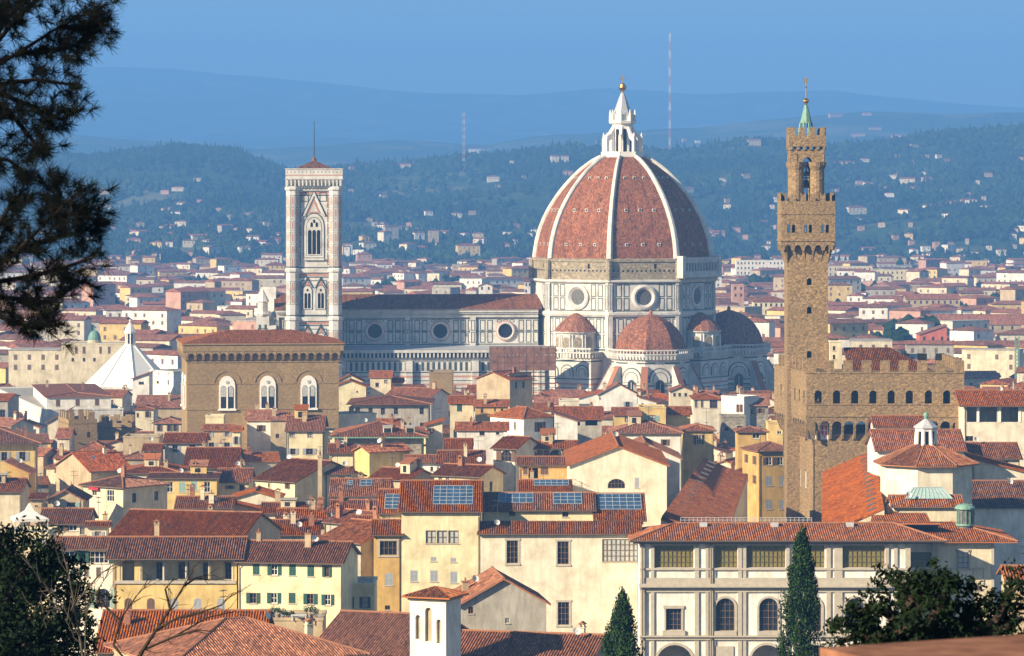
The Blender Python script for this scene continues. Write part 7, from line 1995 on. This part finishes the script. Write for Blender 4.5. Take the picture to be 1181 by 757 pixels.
def leafy(name, label, D, base_px, limbs, n, size, spread, mat, seed, zpy=None, gapmask=None):
    """limbs: list of polylines of (px, py, depth offset); leaves cluster along their outer halves"""
    rr = random.Random(seed); x = wx(base_px, D); zg = ground(x, D)
    t = thing(name, label, 'tree' if 'tree' in name else 'shrub', (x, D, zg), 0)
    W = lambda q: V((wx(q[0], D + q[2]) - x, q[2], wz(q[1], D + q[2]) - zg))
    b = MB(); tips = []
    first = W(limbs[0][0]); b.tube((first.x * .3, 0, -.3), first, .16, .1, 7)
    for L in limbs:
        pts = [W(q) for q in L]; m_ = len(pts) - 1
        for i in range(m_): b.tube(pts[i], pts[i + 1], .055 * (1 - i / (m_ + .5)) + .012, .055 * (1 - (i + 1) / (m_ + .5)) + .010, 5)
        for i in range(m_):
            for k in range(14): tips.append(pts[i].lerp(pts[i + 1], rr.random()))
    b.build('branches', ['bark'], t)
    b = MB()
    cl = []
    for i in range(n // 26):
        c = rr.choice(tips) + V((rr.gauss(0, spread), rr.gauss(0, spread), rr.gauss(0, spread))); cl.append(c)
    for c in cl:
        for k in range(26):
            p = c + V((rr.gauss(0, 1), rr.gauss(0, 1), rr.gauss(0, .8))) * spread * .42
            leafquad(b, p, size * rr.uniform(.7, 1.3), rr, 0, .42)
    b.build('foliage', [mat], t)
# dark leafy tree at the right, above the parapet
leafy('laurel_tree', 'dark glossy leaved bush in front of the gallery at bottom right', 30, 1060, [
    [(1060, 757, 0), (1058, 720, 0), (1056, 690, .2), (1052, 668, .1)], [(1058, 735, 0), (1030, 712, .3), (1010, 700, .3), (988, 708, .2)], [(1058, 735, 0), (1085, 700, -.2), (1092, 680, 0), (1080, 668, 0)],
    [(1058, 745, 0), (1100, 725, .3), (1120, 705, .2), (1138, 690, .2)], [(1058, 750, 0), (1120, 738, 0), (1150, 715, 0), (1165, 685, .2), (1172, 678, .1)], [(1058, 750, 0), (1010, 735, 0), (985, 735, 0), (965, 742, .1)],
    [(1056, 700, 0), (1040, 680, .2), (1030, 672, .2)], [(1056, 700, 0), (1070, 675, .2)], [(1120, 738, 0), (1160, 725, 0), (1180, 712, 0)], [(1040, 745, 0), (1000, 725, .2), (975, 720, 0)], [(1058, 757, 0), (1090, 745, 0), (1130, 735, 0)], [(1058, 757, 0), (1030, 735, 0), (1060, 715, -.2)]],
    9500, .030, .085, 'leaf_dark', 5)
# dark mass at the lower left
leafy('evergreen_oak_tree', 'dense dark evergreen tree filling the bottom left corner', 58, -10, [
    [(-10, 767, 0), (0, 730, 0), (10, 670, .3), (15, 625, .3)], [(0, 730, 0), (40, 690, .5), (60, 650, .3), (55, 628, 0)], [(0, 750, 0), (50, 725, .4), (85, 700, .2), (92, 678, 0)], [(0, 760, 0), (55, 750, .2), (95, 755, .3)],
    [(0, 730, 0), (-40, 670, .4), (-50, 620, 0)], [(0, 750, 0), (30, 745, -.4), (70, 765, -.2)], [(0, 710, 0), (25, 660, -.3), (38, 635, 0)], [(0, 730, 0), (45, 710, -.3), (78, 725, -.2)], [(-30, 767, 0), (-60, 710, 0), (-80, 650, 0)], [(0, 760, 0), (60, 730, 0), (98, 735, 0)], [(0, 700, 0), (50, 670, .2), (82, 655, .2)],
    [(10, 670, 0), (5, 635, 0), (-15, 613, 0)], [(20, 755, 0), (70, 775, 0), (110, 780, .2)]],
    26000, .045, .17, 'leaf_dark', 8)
# bare branched trees beside it
def bare(label, D, limbs, r0, seed, mat='bark'):
    rr = random.Random(seed); q0 = limbs[0][0]; x = wx(q0[0], D); zg = ground(x, D)
    t = thing('bare_tree', label, 'tree', (x, D, zg), 0)
    W = lambda q, o=0: V((wx(q[0], D) - x, o, wz(q[1], D) - zg))
    b = MB(); p0 = W(q0); b.tube((p0.x, 0, -.4), p0, r0 * 1.1, r0, 7); 
    b2 = b
    for li, L in enumerate(limbs):
        oo = rr.uniform(-.5, .5) if li else 0
        n_ = len(L) - 1; rr0 = r0 * (1 if li == 0 else .6)
        for i in range(n_):
            b.tube(W(L[i], oo * i / n_), W(L[i + 1], oo * (i + 1) / n_), rr0 * (1 - .85 * i / n_), rr0 * (1 - .85 * (i + 1) / n_) + .004, 6)
            if i or li:
                for k in range(3):
                    f = rr.random(); p = W(L[i], oo).lerp(W(L[i + 1], oo), f); d = (W(L[i + 1]) - W(L[i])).normalized()
                    d = (d + V((rr.gauss(0, .5), rr.gauss(0, .4), rr.gauss(.15, .5)))).normalized(); ln = rr.uniform(.15, .45) * D / 60
                    m_ = p + d * ln * .6; b2.tube(p, m_, .009 * D / 60, .006 * D / 60, 4)
                    d2 = (d + V((rr.gauss(0, .4), rr.gauss(0, .3), rr.gauss(.1, .4)))).normalized(); b2.tube(m_, m_ + d2 * ln * .6, .006 * D / 60, .003 * D / 60, 4)
    b.build('trunk', [mat], t)
bare('bare spreading tree with dark curving branches before the yellow loggia', 55, [
    [(150, 775), (165, 750), (180, 727), (196, 703), (212, 676), (222, 660)], [(180, 727), (205, 712), (232, 705), (258, 695), (272, 680)], [(165, 750), (200, 735), (240, 712), (270, 706)], [(196, 703), (190, 680), (200, 668)], [(150, 768), (130, 745), (138, 715), (155, 690), (172, 672)], [(138, 715), (120, 700), (112, 688)], [(212, 676), (225, 668), (240, 672)], [(200, 735), (228, 725), (250, 725)]], .034, 4)
bare('thin pale leaning sapling beside the dark evergreen', 50, [
    [(98, 775), (92, 735), (86, 700), (80, 665), (72, 635), (66, 612)], [(92, 735), (75, 700), (62, 680), (48, 665), (35, 640)], [(86, 700), (100, 680), (118, 660), (140, 645), (158, 640)], [(98, 760), (100, 720), (104, 695), (120, 672), (130, 655)], [(75, 700), (55, 705), (42, 698)]], .02, 9, 'bark_pale')
# pine reaching in from the left
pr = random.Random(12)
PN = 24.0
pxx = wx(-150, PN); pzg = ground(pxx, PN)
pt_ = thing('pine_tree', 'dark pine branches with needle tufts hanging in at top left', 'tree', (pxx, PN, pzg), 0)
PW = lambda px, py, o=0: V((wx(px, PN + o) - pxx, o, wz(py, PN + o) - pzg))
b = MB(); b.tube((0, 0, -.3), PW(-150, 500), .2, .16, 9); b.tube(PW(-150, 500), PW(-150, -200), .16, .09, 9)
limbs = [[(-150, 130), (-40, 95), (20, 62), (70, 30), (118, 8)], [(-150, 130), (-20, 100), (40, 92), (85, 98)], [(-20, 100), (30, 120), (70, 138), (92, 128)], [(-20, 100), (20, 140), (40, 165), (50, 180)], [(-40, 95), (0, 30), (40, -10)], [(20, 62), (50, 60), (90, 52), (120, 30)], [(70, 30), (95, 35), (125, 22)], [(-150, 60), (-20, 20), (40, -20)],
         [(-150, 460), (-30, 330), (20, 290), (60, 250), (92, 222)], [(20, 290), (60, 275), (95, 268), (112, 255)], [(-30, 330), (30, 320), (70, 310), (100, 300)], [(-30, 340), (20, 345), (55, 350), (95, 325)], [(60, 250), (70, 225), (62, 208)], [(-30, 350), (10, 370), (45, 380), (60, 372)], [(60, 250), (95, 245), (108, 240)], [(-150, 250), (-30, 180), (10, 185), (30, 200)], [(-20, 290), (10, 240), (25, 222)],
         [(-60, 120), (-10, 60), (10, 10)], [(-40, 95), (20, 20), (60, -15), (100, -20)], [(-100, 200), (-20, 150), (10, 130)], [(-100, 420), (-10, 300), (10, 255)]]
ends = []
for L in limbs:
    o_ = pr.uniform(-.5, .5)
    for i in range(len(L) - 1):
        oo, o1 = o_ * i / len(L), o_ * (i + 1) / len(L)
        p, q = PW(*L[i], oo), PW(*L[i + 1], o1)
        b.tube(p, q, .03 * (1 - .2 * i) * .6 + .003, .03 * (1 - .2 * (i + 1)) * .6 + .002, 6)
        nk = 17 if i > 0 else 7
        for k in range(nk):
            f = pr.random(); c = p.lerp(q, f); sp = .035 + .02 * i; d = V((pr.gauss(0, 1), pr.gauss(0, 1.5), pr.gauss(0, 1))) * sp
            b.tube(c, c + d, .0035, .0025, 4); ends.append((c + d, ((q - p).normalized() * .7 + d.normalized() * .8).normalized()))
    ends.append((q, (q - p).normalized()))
b.build('trunk', ['pine_bark_shaded'], pt_)
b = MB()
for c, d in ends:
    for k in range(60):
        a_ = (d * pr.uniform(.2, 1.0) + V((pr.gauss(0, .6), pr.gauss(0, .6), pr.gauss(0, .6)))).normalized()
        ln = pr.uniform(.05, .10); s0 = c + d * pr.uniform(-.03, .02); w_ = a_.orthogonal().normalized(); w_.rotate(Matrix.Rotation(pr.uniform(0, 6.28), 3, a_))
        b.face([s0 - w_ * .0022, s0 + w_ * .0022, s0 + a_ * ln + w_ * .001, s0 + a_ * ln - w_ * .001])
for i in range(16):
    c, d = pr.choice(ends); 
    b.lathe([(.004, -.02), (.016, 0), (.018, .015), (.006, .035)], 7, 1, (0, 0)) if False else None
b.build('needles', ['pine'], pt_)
# parapet at the viewpoint
pw = thing('parapet_wall', 'blurred reddish stone parapet along the bottom right corner', 'wall', (wx(1080, 10.2), 10.2, 72.2), rad(27.0))
b = MB(); zt = wz(741, 10.8) - 72.2
b.box(-.045, 1.3, 0, .55, -.3, zt)
b.build('coping', ['coping'], pw)

# ------------------------------------------------------------------ air
hz = bpy.data.meshes.new('haze')
hb = MB(); hb.box(-7600, 7600, -90, 19500, -8, 900)
hm = bpy.data.materials.new('haze_air'); hm.use_nodes = True
hn = hm.node_tree.nodes; hn.clear()
ho = hn.new('ShaderNodeOutputMaterial'); hv = hn.new('ShaderNodeVolumePrincipled')
hv.inputs['Color'].default_value = (.165, .44, 1.0, 1)
hv.inputs['Density'].default_value = 1.8e-4
hv.inputs['Anisotropy'].default_value = 0.0
hm.node_tree.links.new(hv.outputs[0], ho.inputs['Volume'])
o = hb.build('haze', [hm]); o['kind'] = 'stuff'
